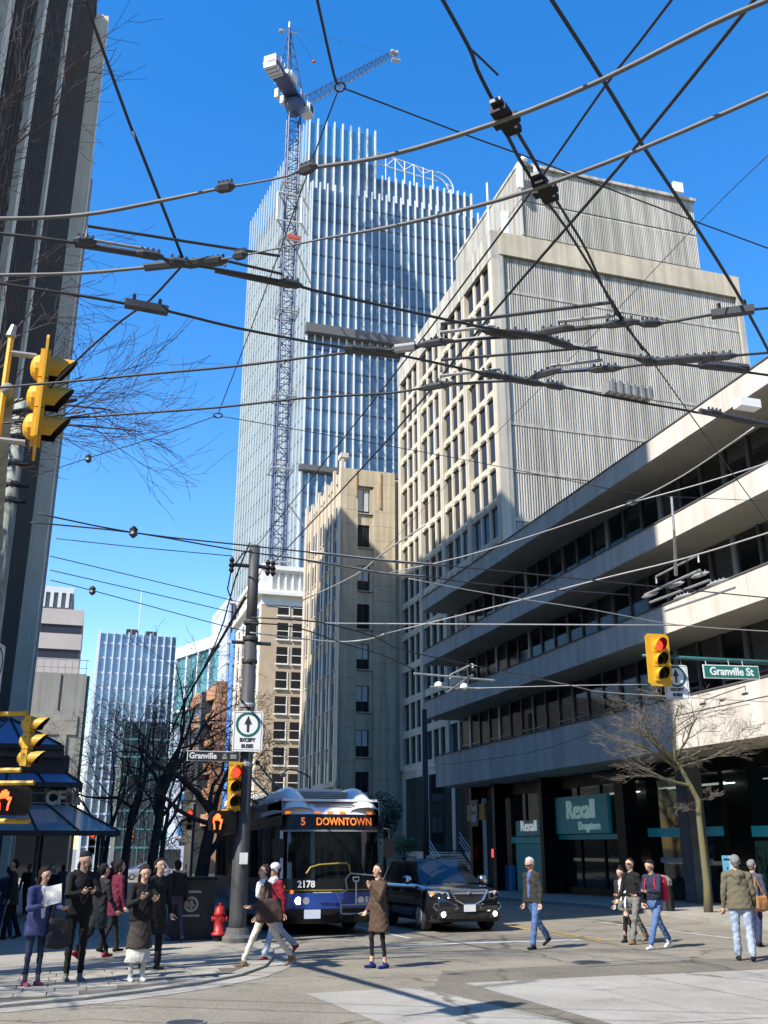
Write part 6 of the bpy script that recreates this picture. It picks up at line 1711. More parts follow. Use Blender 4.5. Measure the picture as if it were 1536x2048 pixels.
# ================================================================ TREES
mat('bark_dark', (0.045, 0.038, 0.032), 0.95, c2=(0.022, 0.019, 0.016), scale=4, bump=.4)
mat('twig_dark', (0.05, 0.041, 0.034), 0.95)
mat('twig_red', (0.085, 0.062, 0.055), 0.95)
mat('bark_moss', (0.10, 0.09, 0.07), 0.95, c2=(0.125, 0.12, 0.03), scale=5, bump=.5)
mat('twig_pale', (0.125, 0.108, 0.09), 0.95)
mat('leaf_green', (0.07, 0.17, 0.035), 0.6, c2=(0.03, 0.08, 0.02), scale=4)
mat('leaf_dark', (0.035, 0.065, 0.022), 0.6, c2=(0.055, 0.085, 0.025), scale=3)
def bare_tree(label, base, trunk_path, r0, spec, seed, mb_bark, mb_twig, group=None, name='bare_tree'):
    """trunk_path: points of the main stem; spec: dict of growth numbers"""
    rd = random.Random(seed)
    root = thing(name, label, 'tree', base, group=group)
    T_ = MB(); C_ = MB()
    def grow(p, d, L, r, lev):
        n = 4 if lev < 3 else 3
        pts = [p]; rads = [r]; q = p.copy(); dd = d.copy()
        for i in range(n):
            dd = (dd+Vector((rd.gauss(0, 1), rd.gauss(0, 1), rd.gauss(0, .7)))*spec['wob']+Vector((0, 0, spec['up'][min(lev, len(spec['up'])-1)]))).normalized()
            q = q+dd*(L/n); pts.append(q.copy()); rads.append(max(r*(1-.62*(i+1)/n), spec['rmin']))
        (T_ if lev <= 1 else C_).tube(pts, rads, 7 if lev <= 1 else (4 if lev == 2 else 3), cap=False)
        if lev >= spec['lev']: return
        m = spec['kids'][min(lev, len(spec['kids'])-1)]
        for k in range(m):
            t = .3+.7*(k+.6*rd.random())/m; i = min(int(t*n), n-1); f = t*n-i
            pp = pts[i].lerp(pts[i+1], max(0, min(1, f)))
            dl = (pts[i+1]-pts[i]).normalized()
            a = rd.uniform(0, 2*math.pi); o = dl.orthogonal().normalized(); o = o*math.cos(a)+dl.cross(o)*math.sin(a)
            o.z *= spec.get('flat', 1.0)
            an = R(rd.uniform(*spec['ang']))
            nd = (dl*math.cos(an)+o*math.sin(an)).normalized()
            grow(pp, nd, L*spec['len']*rd.uniform(.7, 1.15), max(rads[i]*spec['rr'], spec['rmin']), lev+1)
    tp_ = [Vector(v) for v in trunk_path]; nT = len(tp_)
    T_.tube(tp_, [r0*(1.25 if i == 0 else 1)*(1-.45*i/(nT-1)) for i in range(nT)], 12, cap=True)
    for (idx, dirv, L, r) in spec['limbs']:
        i = int(idx); p = tp_[i].lerp(tp_[min(i+1, nT-1)], idx-i)
        grow(p, Vector(dirv).normalized(), L, r, 1)
    T_.build('trunk', mb_bark, root, smooth=True)
    C_.build('crown', mb_twig, root)
    return root
# near tree just outside the left edge, its twigs hang before the tower
g1 = gz(13.8)+.1
bare_tree('large bare tree at upper left with fine reddish twigs before the tower', (-5.4, 16.4, gz(16.4)+.035), [(-5.4, 16.4, gz(16.4)), (-5.3, 16.3, 3.4), (-5.0, 16.1, 6.2), (-4.5, 15.9, 8.6)], .24,
          dict(wob=.13, up=[0, .05, .05, .04, .03, .02], lev=5, kids=[0, 4, 5, 4, 3], ang=(18, 44), len=.60, rr=.5, rmin=.004,
               limbs=[(2.1, (1.5, -.5, .55), 4.3, .09), (2.5, (1.3, .2, .65), 4.6, .09), (2.9, (.7, -.8, 1.3), 4.6, .09), (3.0, (.25, .2, 1.5), 5.2, .09), (3.0, (-1, .4, 1.1), 4, .10), (2.6, (.5, .9, 1.6), 5.0, .08)]), 11, 'bark_dark', 'twig_red')
bare_tree('bare tree beyond the left picture edge whose shadow streaks the corner', (-7.8, 14.6, gz(14.6)+.035), [(-7.8, 14.6, gz(14.6)), (-7.8, 14.6, 2.6), (-7.7, 14.6, 4.2), (-7.6, 14.6, 5.6)], .22,
          dict(wob=.16, up=[0, .05, .04, .03, .02], lev=4, kids=[0, 6, 6, 5, 4], ang=(22, 55), len=.62, rr=.55, rmin=.012,
               limbs=[(2.1, (.5, -.9, .8), 3.2, .11), (2.5, (.5, .8, 1.0), 3.6, .11), (3, (.2, 0, 1.4), 3.8, .11), (3, (-.9, .3, 1.0), 3.4, .11), (2.8, (-.3, -.9, 1.1), 3.4, .10)]), 91, 'bark_dark', 'twig_dark')
# street trees along the left pavement
def street_tree(label, x, y, h, r, seed, limbs, lev=5, kids=None, ln=.62):
    z0 = gz(y)+.035
    pth = [(x, y, z0), (x+.05, y, z0+h*.25), (x+.15, y, z0+h*.45), (x+.3, y+.1, z0+h*.62)]
    bare_tree(label, (x, y, z0), pth, r, dict(wob=.24, up=[0, .05, .0, .02, .02], lev=lev, kids=kids or [0, 4, 4, 4, 3], ang=(30, 75), len=ln, rr=.53, rmin=.007, limbs=limbs), seed, 'bark_dark', 'twig_dark', 'bare trees along the left pavement', 'street_tree')
t1 = at_y(398, 1750, 27.5)
street_tree('thick gnarled bare tree right behind the street name board', t1.x, 27.5, 4.6, .22, 21, [(1.6, (.55, 0, 1.1), 2.4, 0.095), (3, (-.9, .1, 1.0), 2.8, 0.102), (3, (.3, .2, 1.3), 2.4, 0.082), (2.7, (-1.2, -.3, .5), 2.6, 0.075), (2.9, (-.2, .8, 1.1), 2.2, 0.075)], kids=[0, 4, 4, 4, 3])
t2 = at_y(300, 1750, 40)
street_tree('dark bare tree with tall forked trunk left of the name board', t2.x, 40, 6.6, .23, 32, [(2.0, (-.35, 0, 1.4), 5, 0.116), (2.4, (.45, 0, 1.4), 4.6, 0.109), (3, (-.9, .3, 1.0), 4.0, 0.088), (3, (.2, .4, 1.3), 4.4, 0.088), (2.2, (1.0, -.3, .9), 3.4, 0.075)])
t3 = at_y(245, 1750, 52)
street_tree('dark bare tree between pavilion canopy and forked tree', t3.x, 52, 6.8, .24, 43, [(1.6, (-.5, 0, 1.3), 5.4, 0.116), (2.0, (.5, .2, 1.3), 5.2, 0.109), (3, (-.9, .3, .9), 4.6, 0.088), (3, (.3, -.3, 1.3), 5, 0.088)])
t4 = at_y(318, 1750, 66)
street_tree('thinner bare tree farther along the left pavement', t4.x, 66, 7.5, .2, 54, [(1.6, (-.5, 0, 1.3), 6, 0.109), (2.2, (.6, .2, 1.3), 6, 0.109), (3, (-.8, .3, 1.1), 5, 0.088), (3, (.3, -.3, 1.3), 5.5, 0.088)])
t5 = at_y(205, 1750, 72)
street_tree('farthest bare tree behind the pavilion canopy edge', t5.x, 72, 7.0, .2, 65, [(1.6, (-.5, 0, 1.3), 6, 0.109), (2.2, (.6, .2, 1.3), 6, 0.109), (3, (.8, .3, .9), 5, 0.088), (3, (.1, -.3, 1.3), 5.5, 0.088)])
# mossy tree on the right-hand pavement
bz0 = gz(28.96)+.11
pathpx = [(1418, 1832), (1414, 1770), (1406, 1700), (1399, 1640), (1396, 1600), (1384, 1578), (1366, 1545), (1350, 1524)]
pth = []
for i, (a, b_) in enumerate(pathpx):
    p = at_y(a, b_, 28.96+.08*i); pth.append((p.x, p.y, p.z if i else bz0-.05))
bare_tree('leaning mossy bare tree with flat layered crown before the drugstore', (pth[0][0], 28.96, bz0), pth, .125,
          dict(wob=.13, up=[0, .0, .015, .02, .01], lev=5, kids=[0, 5, 4, 4, 3], ang=(25, 60), len=.62, rr=.5, rmin=.0045, flat=.3,
               limbs=[(5.2, (-1.0, .2, .18), 2.1, .06), (6.2, (-1.1, -.4, .35), 2.1, .055), (6.9, (-.6, .3, .9), 1.8, .055), (7, (.2, .3, 1.2), 2.0, .055), (7, (.9, .2, .45), 2.2, .055), (6.5, (1.1, -.5, .3), 2.1, .05), (7, (-.9, .6, .7), 2.0, .05), (7, (.35, -.7, .9), 1.8, .05), (6.8, (-1.0, -.8, .55), 1.8, .05), (3.4, (-.9, 0, .4), .5, .012), (3.9, (.9, 0, .5), .5, .012)]), 77, 'bark_moss', 'twig_pale', name='mossy_tree')
# leafy shrubs in the plaza
def shrub(label, base, c, rx, rz_, n, leaf, m, seed, name='shrub', stem=.06):
    rd = random.Random(seed); root = thing(name, label, 'plant', base)
    mb = MB()
    for i in range(n):
        while True:
            v = Vector((rd.uniform(-1, 1), rd.uniform(-1, 1), rd.uniform(-1, 1)))
            if .15 < v.length < 1: break
        k = 1+.22*math.sin(3*v.x+seed)+.18*math.sin(4*v.z+2*v.y)
        p = Vector(c)+Vector((v.x*rx, v.y*rx, v.z*rz_))*k
        a = Vector((rd.gauss(0, 1), rd.gauss(0, 1), rd.gauss(0, .6))).normalized(); b_ = a.orthogonal().normalized()
        s_ = leaf*rd.uniform(.6, 1.3)
        mb.quad(p-a*s_, p+b_*s_*.45, p+a*s_, p-b_*s_*.45)
    mb.build('foliage', m, root)
    st = MB(); b0 = Vector(base)
    for k in range(5):
        st.tube([b0+Vector((rd.uniform(-.1, .1), rd.uniform(-.1, .1), 0)), b0.lerp(Vector(c), .6), Vector(c)+Vector((rd.uniform(-.6, .6)*rx, rd.uniform(-.6, .6)*rx, rz_*.3))], [stem, stem*.7, stem*.3], 5)
    st.build('stem', 'bark_dark', root)
sp_ = at_y(808, 1690, 61); shrub('bright green clipped shrub behind the black car', (sp_.x, 61, gz(61)+.1), (sp_.x, 61, sp_.z), 1.1, .55, 900, .10, 'leaf_green', 3)
sp_ = at_y(770, 1640, 70); shrub('dark evergreen tree between bus and plaza stair', (sp_.x, 70, gz(70)+.1), (sp_.x, 70, sp_.z+.3), 1.5, 1.5, 1500, .14, 'leaf_dark', 9, 'evergreen_tree', .12)
# ================================================================ PEOPLE
def col_m(name, c, rough=.8, var=.12, scale=9, bump=0.0): return mat(name, c, rough, var=var, scale=scale, bump=bump, bscale=28, spec=.25)
for nm, c in dict(skin_a=(.50, .31, .22), skin_b=(.45, .265, .18), skin_c=(.42, .25, .165), hair_black=(.010, .009, .009), hair_grey=(.42, .41, .40), hair_dark=(.022, .015, .012), hair_iron=(.17, .165, .16),
                  navy=(.022, .026, .05), blue_coat=(.045, .058, .145), black_cloth=(.010, .010, .011), charcoal=(.028, .028, .030), jean_blue=(.085, .145, .285), jean_dark=(.025, .036, .08), jean_pale=(.30, .36, .46),
                  cream_cloth=(.52, .49, .42), white_cloth=(.60, .60, .60), brown_coat=(.075, .047, .032), red_cloth=(.24, .014, .025), maroon=(.10, .012, .03), leather=(.030, .029, .024), olive=(.115, .10, .065), grey_cloth=(.16, .155, .14),
                  shirt_blue=(.08, .12, .30), beige_cloth=(.50, .42, .32), shoe_red=(.22, .012, .02), shoe_grey=(.14, .14, .145), shoe_tan=(.20, .125, .065), shoe_white=(.68, .68, .68), shoe_blue=(.012, .022, .13), shoe_black=(.012, .012, .013), shoe_pink=(.25, .06, .09),
                  slate=(.055, .06, .085), lips=(.38, .12, .11), eye=(.012, .010, .009), bag_brown=(.055, .035, .028), bag_black=(.014, .014, .015), backpack_red=(.45, .02, .05), paper=(.58, .56, .50), tan_bag=(.33, .16, .06), brown_skirt=(.045, .038, .032)).items():
    sk_ = nm.startswith(('skin', 'lips', 'eye'))
    col_m(nm, c, .55 if sk_ else .85, .06 if sk_ else .10, 22, 0 if sk_ else .6)
def surf(F, org, h):
    """surface nets over a signed distance grid"""
    ins = F < 0
    S = [ins[i:F.shape[0]-1+i, j:F.shape[1]-1+j, k:F.shape[2]-1+k] for i in (0, 1) for j in (0, 1) for k in (0, 1)]
    cnt = sum(s.astype(np.int8) for s in S); act = (cnt > 0) & (cnt < 8)
    I = np.argwhere(act)
    idx = -np.ones(act.shape, np.int64); idx[act] = np.arange(len(I))
    P = np.zeros((len(I), 3)); N = np.zeros(len(I))
    cn = [(i, j, k) for i in (0, 1) for j in (0, 1) for k in (0, 1)]
    V = [F[I[:, 0]+a, I[:, 1]+b, I[:, 2]+c] for a, b, c in cn]
    for a in range(8):
        for b in range(a+1, 8):
            if sum(abs(x-y) for x, y in zip(cn[a], cn[b])) != 1: continue
            m = (V[a] < 0) != (V[b] < 0)
            t = np.where(m, V[a]/np.where(np.abs(V[a]-V[b]) < 1e-12, 1, V[a]-V[b]), 0)
            A = np.array(cn[a], float); B = np.array(cn[b], float)
            P += np.where(m[:, None], A+(B-A)*t[:, None], 0); N += m
    P = (P/np.maximum(N, 1)[:, None]+I)*h+org
    faces = []
    for ax in range(3):
        sl0 = [slice(None)]*3; sl1 = [slice(None)]*3
        sl0[ax] = slice(0, -1); sl1[ax] = slice(1, None)
        A = ins[tuple(sl0)]; B = ins[tuple(sl1)]
        E = np.argwhere(A != B)
        u, v = [(1, 2), (2, 0), (0, 1)][ax]
        ok = (E[:, u] > 0) & (E[:, v] > 0) & (E[:, u] < F.shape[u]-1) & (E[:, v] < F.shape[v]-1); E = E[ok]
        def cell(du, dv):
            q = E.copy(); q[:, u] += du; q[:, v] += dv; return idx[q[:, 0], q[:, 1], q[:, 2]]
        c0, c1, c2, c3 = cell(-1, -1), cell(0, -1), cell(0, 0), cell(-1, 0)
        fl = A[tuple(E.T)]
        q = np.where(fl[:, None], np.stack([c0, c1, c2, c3], 1), np.stack([c3, c2, c1, c0], 1))
        faces.append(q)
    return P, np.concatenate(faces)
def sdf_mesh(prims, h, k=.02, wr=0.0):
    """prims: (p, q, r0, r1, label, sx, sy) tapered capsules, optionally squashed in x / y"""
    lo = np.min([np.minimum(np.array(p[0])-p[2]*1.6, np.array(p[1])-p[3]*1.6) for p in prims], 0)-.05
    hi = np.max([np.maximum(np.array(p[0])+p[2]*1.6, np.array(p[1])+p[3]*1.6) for p in prims], 0)+.05
    n = np.ceil((hi-lo)/h).astype(int)+1
    F = np.full(n, .12, np.float32)
    def dist(p, X):
        a = np.array(p[0], float); b = np.array(p[1], float); r0, r1 = p[2], p[3]
        sx = p[5] if len(p) > 5 else 1.0; sy = p[6] if len(p) > 6 else 1.0
        sc = np.array([sx, sy, 1.0]); a2 = a/sc; b2 = b/sc; X2 = X/sc
        d = b2-a2; L = float(d@d)+1e-9
        t = np.clip(((X2-a2)@d)/L, 0, 1)
        D = (np.linalg.norm(X2-(a2+t[..., None]*d), axis=-1)-(r0+(r1-r0)*t))*min(1.0, sx, sy)
        if len(p) > 7: D = np.maximum(D, p[7]-X[..., 2])
        return D
    for p in prims:
        R_ = max(p[2], p[3])*max(1.0, p[5] if len(p) > 5 else 1, p[6] if len(p) > 6 else 1)+.09
        l_ = np.maximum(np.floor((np.minimum(p[0], p[1])-R_-lo)/h).astype(int), 0); u_ = np.minimum(np.ceil((np.maximum(p[0], p[1])+R_-lo)/h).astype(int)+1, n)
        if (u_ <= l_).any(): continue
        g_ = np.stack(np.meshgrid(*[lo[i]+h*np.arange(l_[i], u_[i]) for i in range(3)], indexing='ij'), -1)
        D = dist(p, g_).astype(np.float32)
        sl = tuple(slice(l_[i], u_[i]) for i in range(3)); O = F[sl]
        hh = np.clip(.5+.5*(O-D)/k, 0, 1)
        F[sl] = O*(1-hh)+D*hh-k*hh*(1-hh)
    if wr:      # shallow folds in the cloth
        gx, gy, gz_ = [lo[i]+h*np.arange(n[i]) for i in range(3)]
        X, Y, Z = np.meshgrid(gx, gy, gz_, indexing='ij')
        F += (wr*(np.sin(34*Z+9*X+4*np.sin(17*X+5*Y))*np.sin(21*Y+13*X)+.7*np.sin(58*Z-25*X+18*Y)*np.sin(19*X+31*Y))).astype(np.float32)
    P, Q = surf(F, lo, h)
    C = P[Q].mean(1)
    best = np.full(len(C), 1e9); lab = np.zeros(len(C), int)
    for p in prims:
        D = dist(p, C); m = D < best; best[m] = D[m]; lab[m] = p[4]
    return P, Q, lab
def make_mesh(name, chunks, mats):
    V = []; Fq = []; Lb = []; o = 0
    for P, Q, L in chunks:
        V.append(P); Fq.append(Q+o); Lb.append(L); o += len(P)
    V = np.concatenate(V); Fq = np.concatenate(Fq); Lb = np.concatenate(Lb)
    me = bpy.data.meshes.new(name)
    me.vertices.add(len(V)); me.vertices.foreach_set('co', V.ravel())
    me.loops.add(len(Fq)*4); me.loops.foreach_set('vertex_index', Fq.ravel().astype(np.int32))
    me.polygons.add(len(Fq)); me.polygons.foreach_set('loop_start', np.arange(0, len(Fq)*4, 4, dtype=np.int32))
    for m in mats: me.materials.append(MATS[m])
    me.polygons.foreach_set('material_index', Lb.astype(np.int32)); me.polygons.foreach_set('use_smooth', np.ones(len(Fq), bool))
    me.update(); me.validate()
    return me
def V3(*a): return np.array(a, float)
def rotx(v, a): c, s = math.cos(a), math.sin(a); return V3(v[0], v[1]*c-v[2]*s, v[1]*s+v[2]*c)
PEOPLE = 0
def person(label, loc, rz, H=1.72, skin='skin_a', top='charcoal', pants='jean_blue', shoe='shoe_black', hair='hair_black', hairlen=0, build=1.0, lean=4, head=(0, 0), legL=(0, 0), legR=(0, 0), armL=(0, 12, 15, 0), armR=(0, 12, 15, 0),
           coat=0.0, skirt=None, skirtlen=0.0, inner=None, hood=False, scarf=None, cap=None, glasses=False, sleeves=True, thick=1.0, fine=True, extra=None, group=None, bun=False, socks=None, longsock=False):
    """local frame: faces +Y, x to the right. legX = (thigh forward deg, knee bend deg); armX = (forward deg, out deg, elbow deg, inward deg)"""
    s = H/1.75
    M = [skin, top, pants, shoe, inner or top, skirt or pants, scarf or top, hair, cap or hair, 'eye', 'lips', socks or pants]
    SK, TP, PT, SH, IN, SKT, SC, HR, CP, EY, LP, SO = range(12)
    pr = []; b = build
    pel = V3(0, 0, .94*s)
    legs = {}
    for side, (th, kn) in ((-1, legL), (1, legR)):
        hip = pel+V3(side*.088*s*b, 0, -.02*s)
        a = R(th); k = hip+V3(side*.008, math.sin(a), -math.cos(a))*.43*s*V3(1, 1, 1)
        a2 = R(th-kn); an = k+V3(0, math.sin(a2), -math.cos(a2))*.41*s
        legs[side] = (hip, k, an, a2)
    zmin = min(v[2][2] for v in legs.values())-.085*s
    off = V3(0, 0, -zmin); pel = pel+off
    for side in legs:
        hip, k, an, a2 = legs[side]; hip = hip+off; k = k+off; an = an+off
        tk = thick
        pr += [(hip, k, .088*s*b*tk, .060*s*tk, PT), (k, an+V3(0, 0, (.09 if socks else .045)*s), .060*s*tk, (.046 if tk < .95 else .058)*s*tk, PT)]
        if socks and longsock: pr += [(k+V3(0, 0, .06), an, .060*s, .040*s, SO)]
        pr += [(an+V3(0, 0, .10*s), an, .036*s, .034*s, SO if socks else PT)]
        pitch = min(0.0, a2)*.9 if a2 < -.15 else 0
        heel = an+rotx(V3(0, -.045, -.05), pitch)*s; toe = an+rotx(V3(side*.012, .135, -.058), pitch)*s
        pr += [(heel, toe, .035*s, .028*s, SH), (heel, an+V3(0, .01, .0), .036*s, .036*s, SH)]
    # torso
    l = R(lean); up = V3(0, math.sin(l), math.cos(l))
    T0 = pel; waist = pel+up*.14*s; chest = pel+up*.34*s; neckb = pel+up*.50*s; 
    nb = neckb+V3(0, .005, 0); hd = neckb+rotx(up, -R(head[0])*.35)*.155*s
    pr += [(pel+V3(0, 0, -.02*s), waist, .150*s*b, .138*s*b, PT, 1.0, .70), (waist, chest, .142*s*b, .160*s*b, TP, 1.0, .70), (chest, pel+up*.44*s, .160*s*b, .115*s*b, TP, 1.08, .66)]
    pr += [(waist+V3(0, -.006, -.16*s), waist+up*.05*s, .154*s*b, .150*s*b, TP, 1.10, .77, pel[2]+.03*s)]
    if inner: pr += [(pel+up*.06*s+V3(0, .072*s*b, 0), pel+up*.46*s+V3(0, .052*s*b, 0), .062*s, .056*s, IN)]
    sh = {}
    for side in (-1, 1):
        sp_ = pel+up*.445*s+V3(side*.175*s*b, 0, 0); sh[side] = sp_
        pr += [(pel+up*.47*s+V3(side*.05*s, 0, 0), sp_, .058*s, .062*s*b, TP)]
    hands = []
    for side, (fw, ab, el, inn) in ((-1, armL), (1, armR)):
        a = R(fw); o_ = R(ab); i_ = R(inn)
        d = V3(side*math.sin(o_), math.sin(a)*math.cos(o_), -math.cos(a)*math.cos(o_))
        e = sh[side]+d*.285*s
        a2 = a+R(el); d2 = V3(-side*math.sin(i_)+side*math.sin(o_)*.4*(1 if inn == 0 else 0), math.sin(a2)*math.cos(i_), -math.cos(a2)*math.cos(i_)); d2 = d2/np.linalg.norm(d2)
        wr = e+d2*.245*s
        ul = TP if sleeves else SK
        pr += [(sh[side], e, .060*s*b, .047*s*b, TP), (e, wr, .047*s*b, .034*s, ul)]
        hands.append((side, wr, d2))
    if coat:
        zb = pel[2]-coat*s
        pr += [(waist, V3(0, pel[1]-.01, zb-.08), .152*s*b, (.168+coat*.13)*s*b, TP, 1.16, .80, zb)]
    if skirt:
        pr += [(pel, V3(0, pel[1], pel[2]-skirtlen*s-.08), .150*s*b, (.16+.13*skirtlen)*s*b, SKT, 1.0, .82, pel[2]-skirtlen*s)]
    if scarf: pr += [(nb+V3(-.05, .02, .0)*s, nb+V3(.05, .02, .0)*s, .068*s, .068*s, SC), (nb+V3(.02, .09, -.03)*s, nb+V3(.03, .11, -.22)*s, .05*s, .04*s, SC)]
    if hood: pr += [(nb+V3(-.07, -.085, -.03)*s, nb+V3(.07, -.085, -.03)*s, .055*s, .055*s, TP), (nb+V3(0, -.10, -.05)*s, nb+V3(0, -.115, -.16)*s, .075*s, .045*s, TP)]
    if extra: pr += extra(dict(s=s, pel=pel, up=up, waist=waist, chest=chest, nb=nb, TP=TP, PT=PT, SKT=SKT, SK=SK, SC=SC))
    chunks = []
    hv = .0135 if fine else .022
    chunks.append(sdf_mesh(pr, hv, .018, .0045))
    # head and neck on a finer grid
    hp = R(head[0]); hy = R(head[1])
    def hl(x, y, z):
        v = rotx(V3(x, y, z), -hp); c, s_ = math.cos(hy), math.sin(hy)
        return hd+V3(v[0]*c-v[1]*s_, v[0]*s_+v[1]*c, v[2])*s
    hpz = [(nb-up*.03*s, hd+V3(0, -.005, -.02)*s, .056*s, .052*s, SK), (hl(0, -.012, .045), hl(0, .012, .045), .083*s, .080*s, SK), (hl(0, .032, -.005), hl(0, .046, -.055), .064*s, .040*s, SK), (hl(0, .093, .028), hl(0, .104, .000), .010*s, .015*s, SK),
           (hl(-.079, .0, .018), hl(-.081, -.008, -.012), .016*s, .011*s, SK), (hl(.079, .0, .018), hl(.081, -.008, -.012), .016*s, .011*s, SK), (hl(-.020, .084, -.040), hl(.020, .084, -.040), .009*s, .009*s, LP),
           (hl(-.036, .079, .030), hl(-.026, .081, .030), .0062*s, .0062*s, EY), (hl(.026, .081, .030), hl(.036, .079, .030), .0062*s, .0062*s, EY), (hl(-.045, .078, .051), hl(-.018, .085, .053), .0045*s, .0045*s, HR), (hl(.018, .085, .053), hl(.045, .078, .051), .0045*s, .0045*s, HR)]
    if glasses: hpz += [(hl(-.05, .088, .03), hl(-.012, .097, .03), .011*s, .011*s, EY), (hl(.012, .097, .03), hl(.05, .088, .03), .011*s, .011*s, EY), (hl(.055, .08, .032), hl(.08, 0, .03), .006*s, .006*s, EY), (hl(-.055, .08, .032), hl(-.08, 0, .03), .006*s, .006*s, EY)]
    chunks.append(sdf_mesh(hpz, .0085 if fine else .013, .012))
    if fine:
        for side, wr, d2 in hands:
            x_ = np.cross(d2, V3(0, 0, 1.0)); x_ = x_/(np.linalg.norm(x_)+1e-9); n_ = np.cross(x_, d2)
            hp_ = [(wr-d2*.02, wr+d2*.045*s, .026*s, .03*s, SK), (wr+d2*.03*s-x_*.018*s, wr+d2*.085*s-x_*.022*s, .018*s, .017*s, SK), (wr+d2*.03*s+x_*.018*s, wr+d2*.085*s+x_*.022*s, .018*s, .017*s, SK)]
            for q_, (o_, L_) in enumerate(((-.033, .062), (-.011, .074), (.011, .070), (.032, .055))):
                k0 = wr+d2*.085*s+x_*o_*s; k1 = k0+(d2*.8+n_*.35)*L_*.5*s; k2 = k1+(d2*.45+n_*.85)*L_*.45*s
                hp_ += [(k0, k1, .0095*s, .009*s, SK), (k1, k2, .009*s, .0075*s, SK)]
            t0 = wr+d2*.03*s-x_*.03*s*side*-1; hp_ += [(t0, t0+(d2*.6+x_*side*.6+n_*.5)*.05*s, .012*s, .009*s, SK), (t0+(d2*.6+x_*side*.6+n_*.5)*.05*s, t0+(d2*1.1+x_*side*.55+n_*.7)*.075*s, .009*s, .008*s, SK)]
            chunks.append(sdf_mesh(hp_, .0065, .006))
    else:
        for side, wr, d2 in hands: chunks.append(sdf_mesh([(wr, wr+d2*.09*s, .03*s, .025*s, SK), (wr+d2*.08*s, wr+d2*.15*s, .026*s, .012*s, SK)], .014, .01))
    root = thing('person', label, 'person', loc, rz, group)
    body = bpy.data.objects.new('body', make_mesh('body', chunks, M)); col.objects.link(body); body.parent = root
    # hair or cap as a child
    if hair:
        hh = [(hl(0, -.032, .056), hl(0, -.018, .072), .087*s, .081*s, 0), (hl(0, -.05, .03), hl(0, -.045, -.02), .072*s, .056*s, 0)]
        if hairlen:
            hh += [(hl(-.062, -.015, .05), hl(-.074, -.02, .03-hairlen), .036*s, .026*s, 0), (hl(.062, -.015, .05), hl(.074, -.02, .03-hairlen), .036*s, .026*s, 0), (hl(0, -.06, .03), hl(0, -.075, .03-hairlen), .062*s, .045*s, 0), (hl(-.03, .020, .110), hl(.03, .020, .112), .026*s, .026*s, 0)]
        else: hh += [(hl(-.03, .012, .112), hl(.03, .014, .112), .022*s, .022*s, 0)]
        if bun: hh += [(hl(0, -.06, .15), hl(0, -.05, .165), .042*s, .036*s, 0)]
        P, Q, L_ = sdf_mesh(hh, .010 if fine else .016, .02, .003)
        # keep hair off the face: drop it in front of and below the brow
        o = bpy.data.objects.new('hair', make_mesh('hair', [(P, Q, L_)], [hair])); col.objects.link(o); o.parent = root
    if cap:
        P, Q, L_ = sdf_mesh([(hl(0, -.015, .078), hl(0, .005, .078), .092*s, .090*s, 0), (hl(-.05, .10, .058), hl(.05, .10, .058), .022*s, .022*s, 0)], .011, .02)
        o = bpy.data.objects.new('cap', make_mesh('cap', [(P, Q, L_)], [cap])); col.objects.link(o); o.parent = root
    root['_j'] = 0
    del root['_j']
    c, s_ = math.cos(rz), math.sin(rz)
    def world(v): return Vector((loc[0]+v[0]*c-v[1]*s_, loc[1]+v[0]*s_+v[1]*c, loc[2]+v[2]))
    return dict(root=root, W=world, hands={h[0]: (h[1]+h[2]*.10*s, h[2]) for h in hands}, s=s, pel=pel, up=up, chest=chest, sh=sh, nb=nb, rz=rz, loc=loc)
def gadget(name, label, cat, prims, m, h=.012, k=.02, loc=None):
    """a held or carried thing from a distance field, in world coordinates"""
    P, Q, L_ = sdf_mesh(prims, h, k)
    o = bpy.data.objects.new(name, make_mesh(name, [(P, Q, L_)], m if isinstance(m, list) else [m])); col.objects.link(o)
    return tag(o, label, cat)
def bag(name, label, c, half, rz, m, taper=.8, straps=(), r=.05):
    """soft bag: a tapered rounded box, with straps"""
    h = .013; hx, hy, hz = half
    ax = [np.arange(-v-.1, v+.1, h) for v in (max(hx, hx*1), hy, hz)]
    X, Y, Z = np.meshgrid(*ax, indexing='ij')
    t = 1-(1-taper)*(Z+hz)/(2*hz)
    qx = np.abs(X)/t-hx+r; qy = np.abs(Y)*(1+.5*np.clip(Z/hz, 0, 1))-hy+r; qz = np.abs(Z+.02*np.cos(X/hx*1.5))-hz+r
    D = np.sqrt(np.maximum(qx, 0)**2+np.maximum(qy, 0)**2+np.maximum(qz, 0)**2)+np.minimum(np.maximum(np.maximum(qx, qy), qz), 0)-r
    D += .006*np.sin(31*X+9*Z)*np.sin(23*Z+11*Y)
    P, Q = surf(D.astype(np.float32), np.array([a[0] for a in ax]), h)
    root = thing(name, label, 'bag', c, rz)
    o = bpy.data.objects.new('pouch', make_mesh('pouch', [(P, Q, np.zeros(len(Q), int))], [m])); col.objects.link(o); o.parent = root
    for st in straps:
        MB().tube(st, .014, 6).build('strap', m, root, world=False)
    return root
def phone(p, label):
    a = p['W'](p['hands'][1][0]); b_ = p['W'](p['hands'][-1][0]); c = (a+b_)/2
    return c
def put_phone(c, rz, label):
    r = thing('phone', label, 'phone', c, rz)
    MB().box(-.036, .036, -.07, .07, -.005, .005).build('case', 'black_metal', r, world=False)
    MB().box(-.031, .031, -.062, .062, .0052, .0062).build('screen', 'car_glass', r, world=False)
    for o in r.children: o.rotation_euler = (R(40), 0, 0)
    r.location = c
def gp(px, py, dz=0.0):
    v = on_ground(px, py, dz); return (v.x, v.y, v.z)
WL, WR = R(107), R(-73)     # walking to the left / right of the picture (across the side street)
PV = .041                   # pavement height
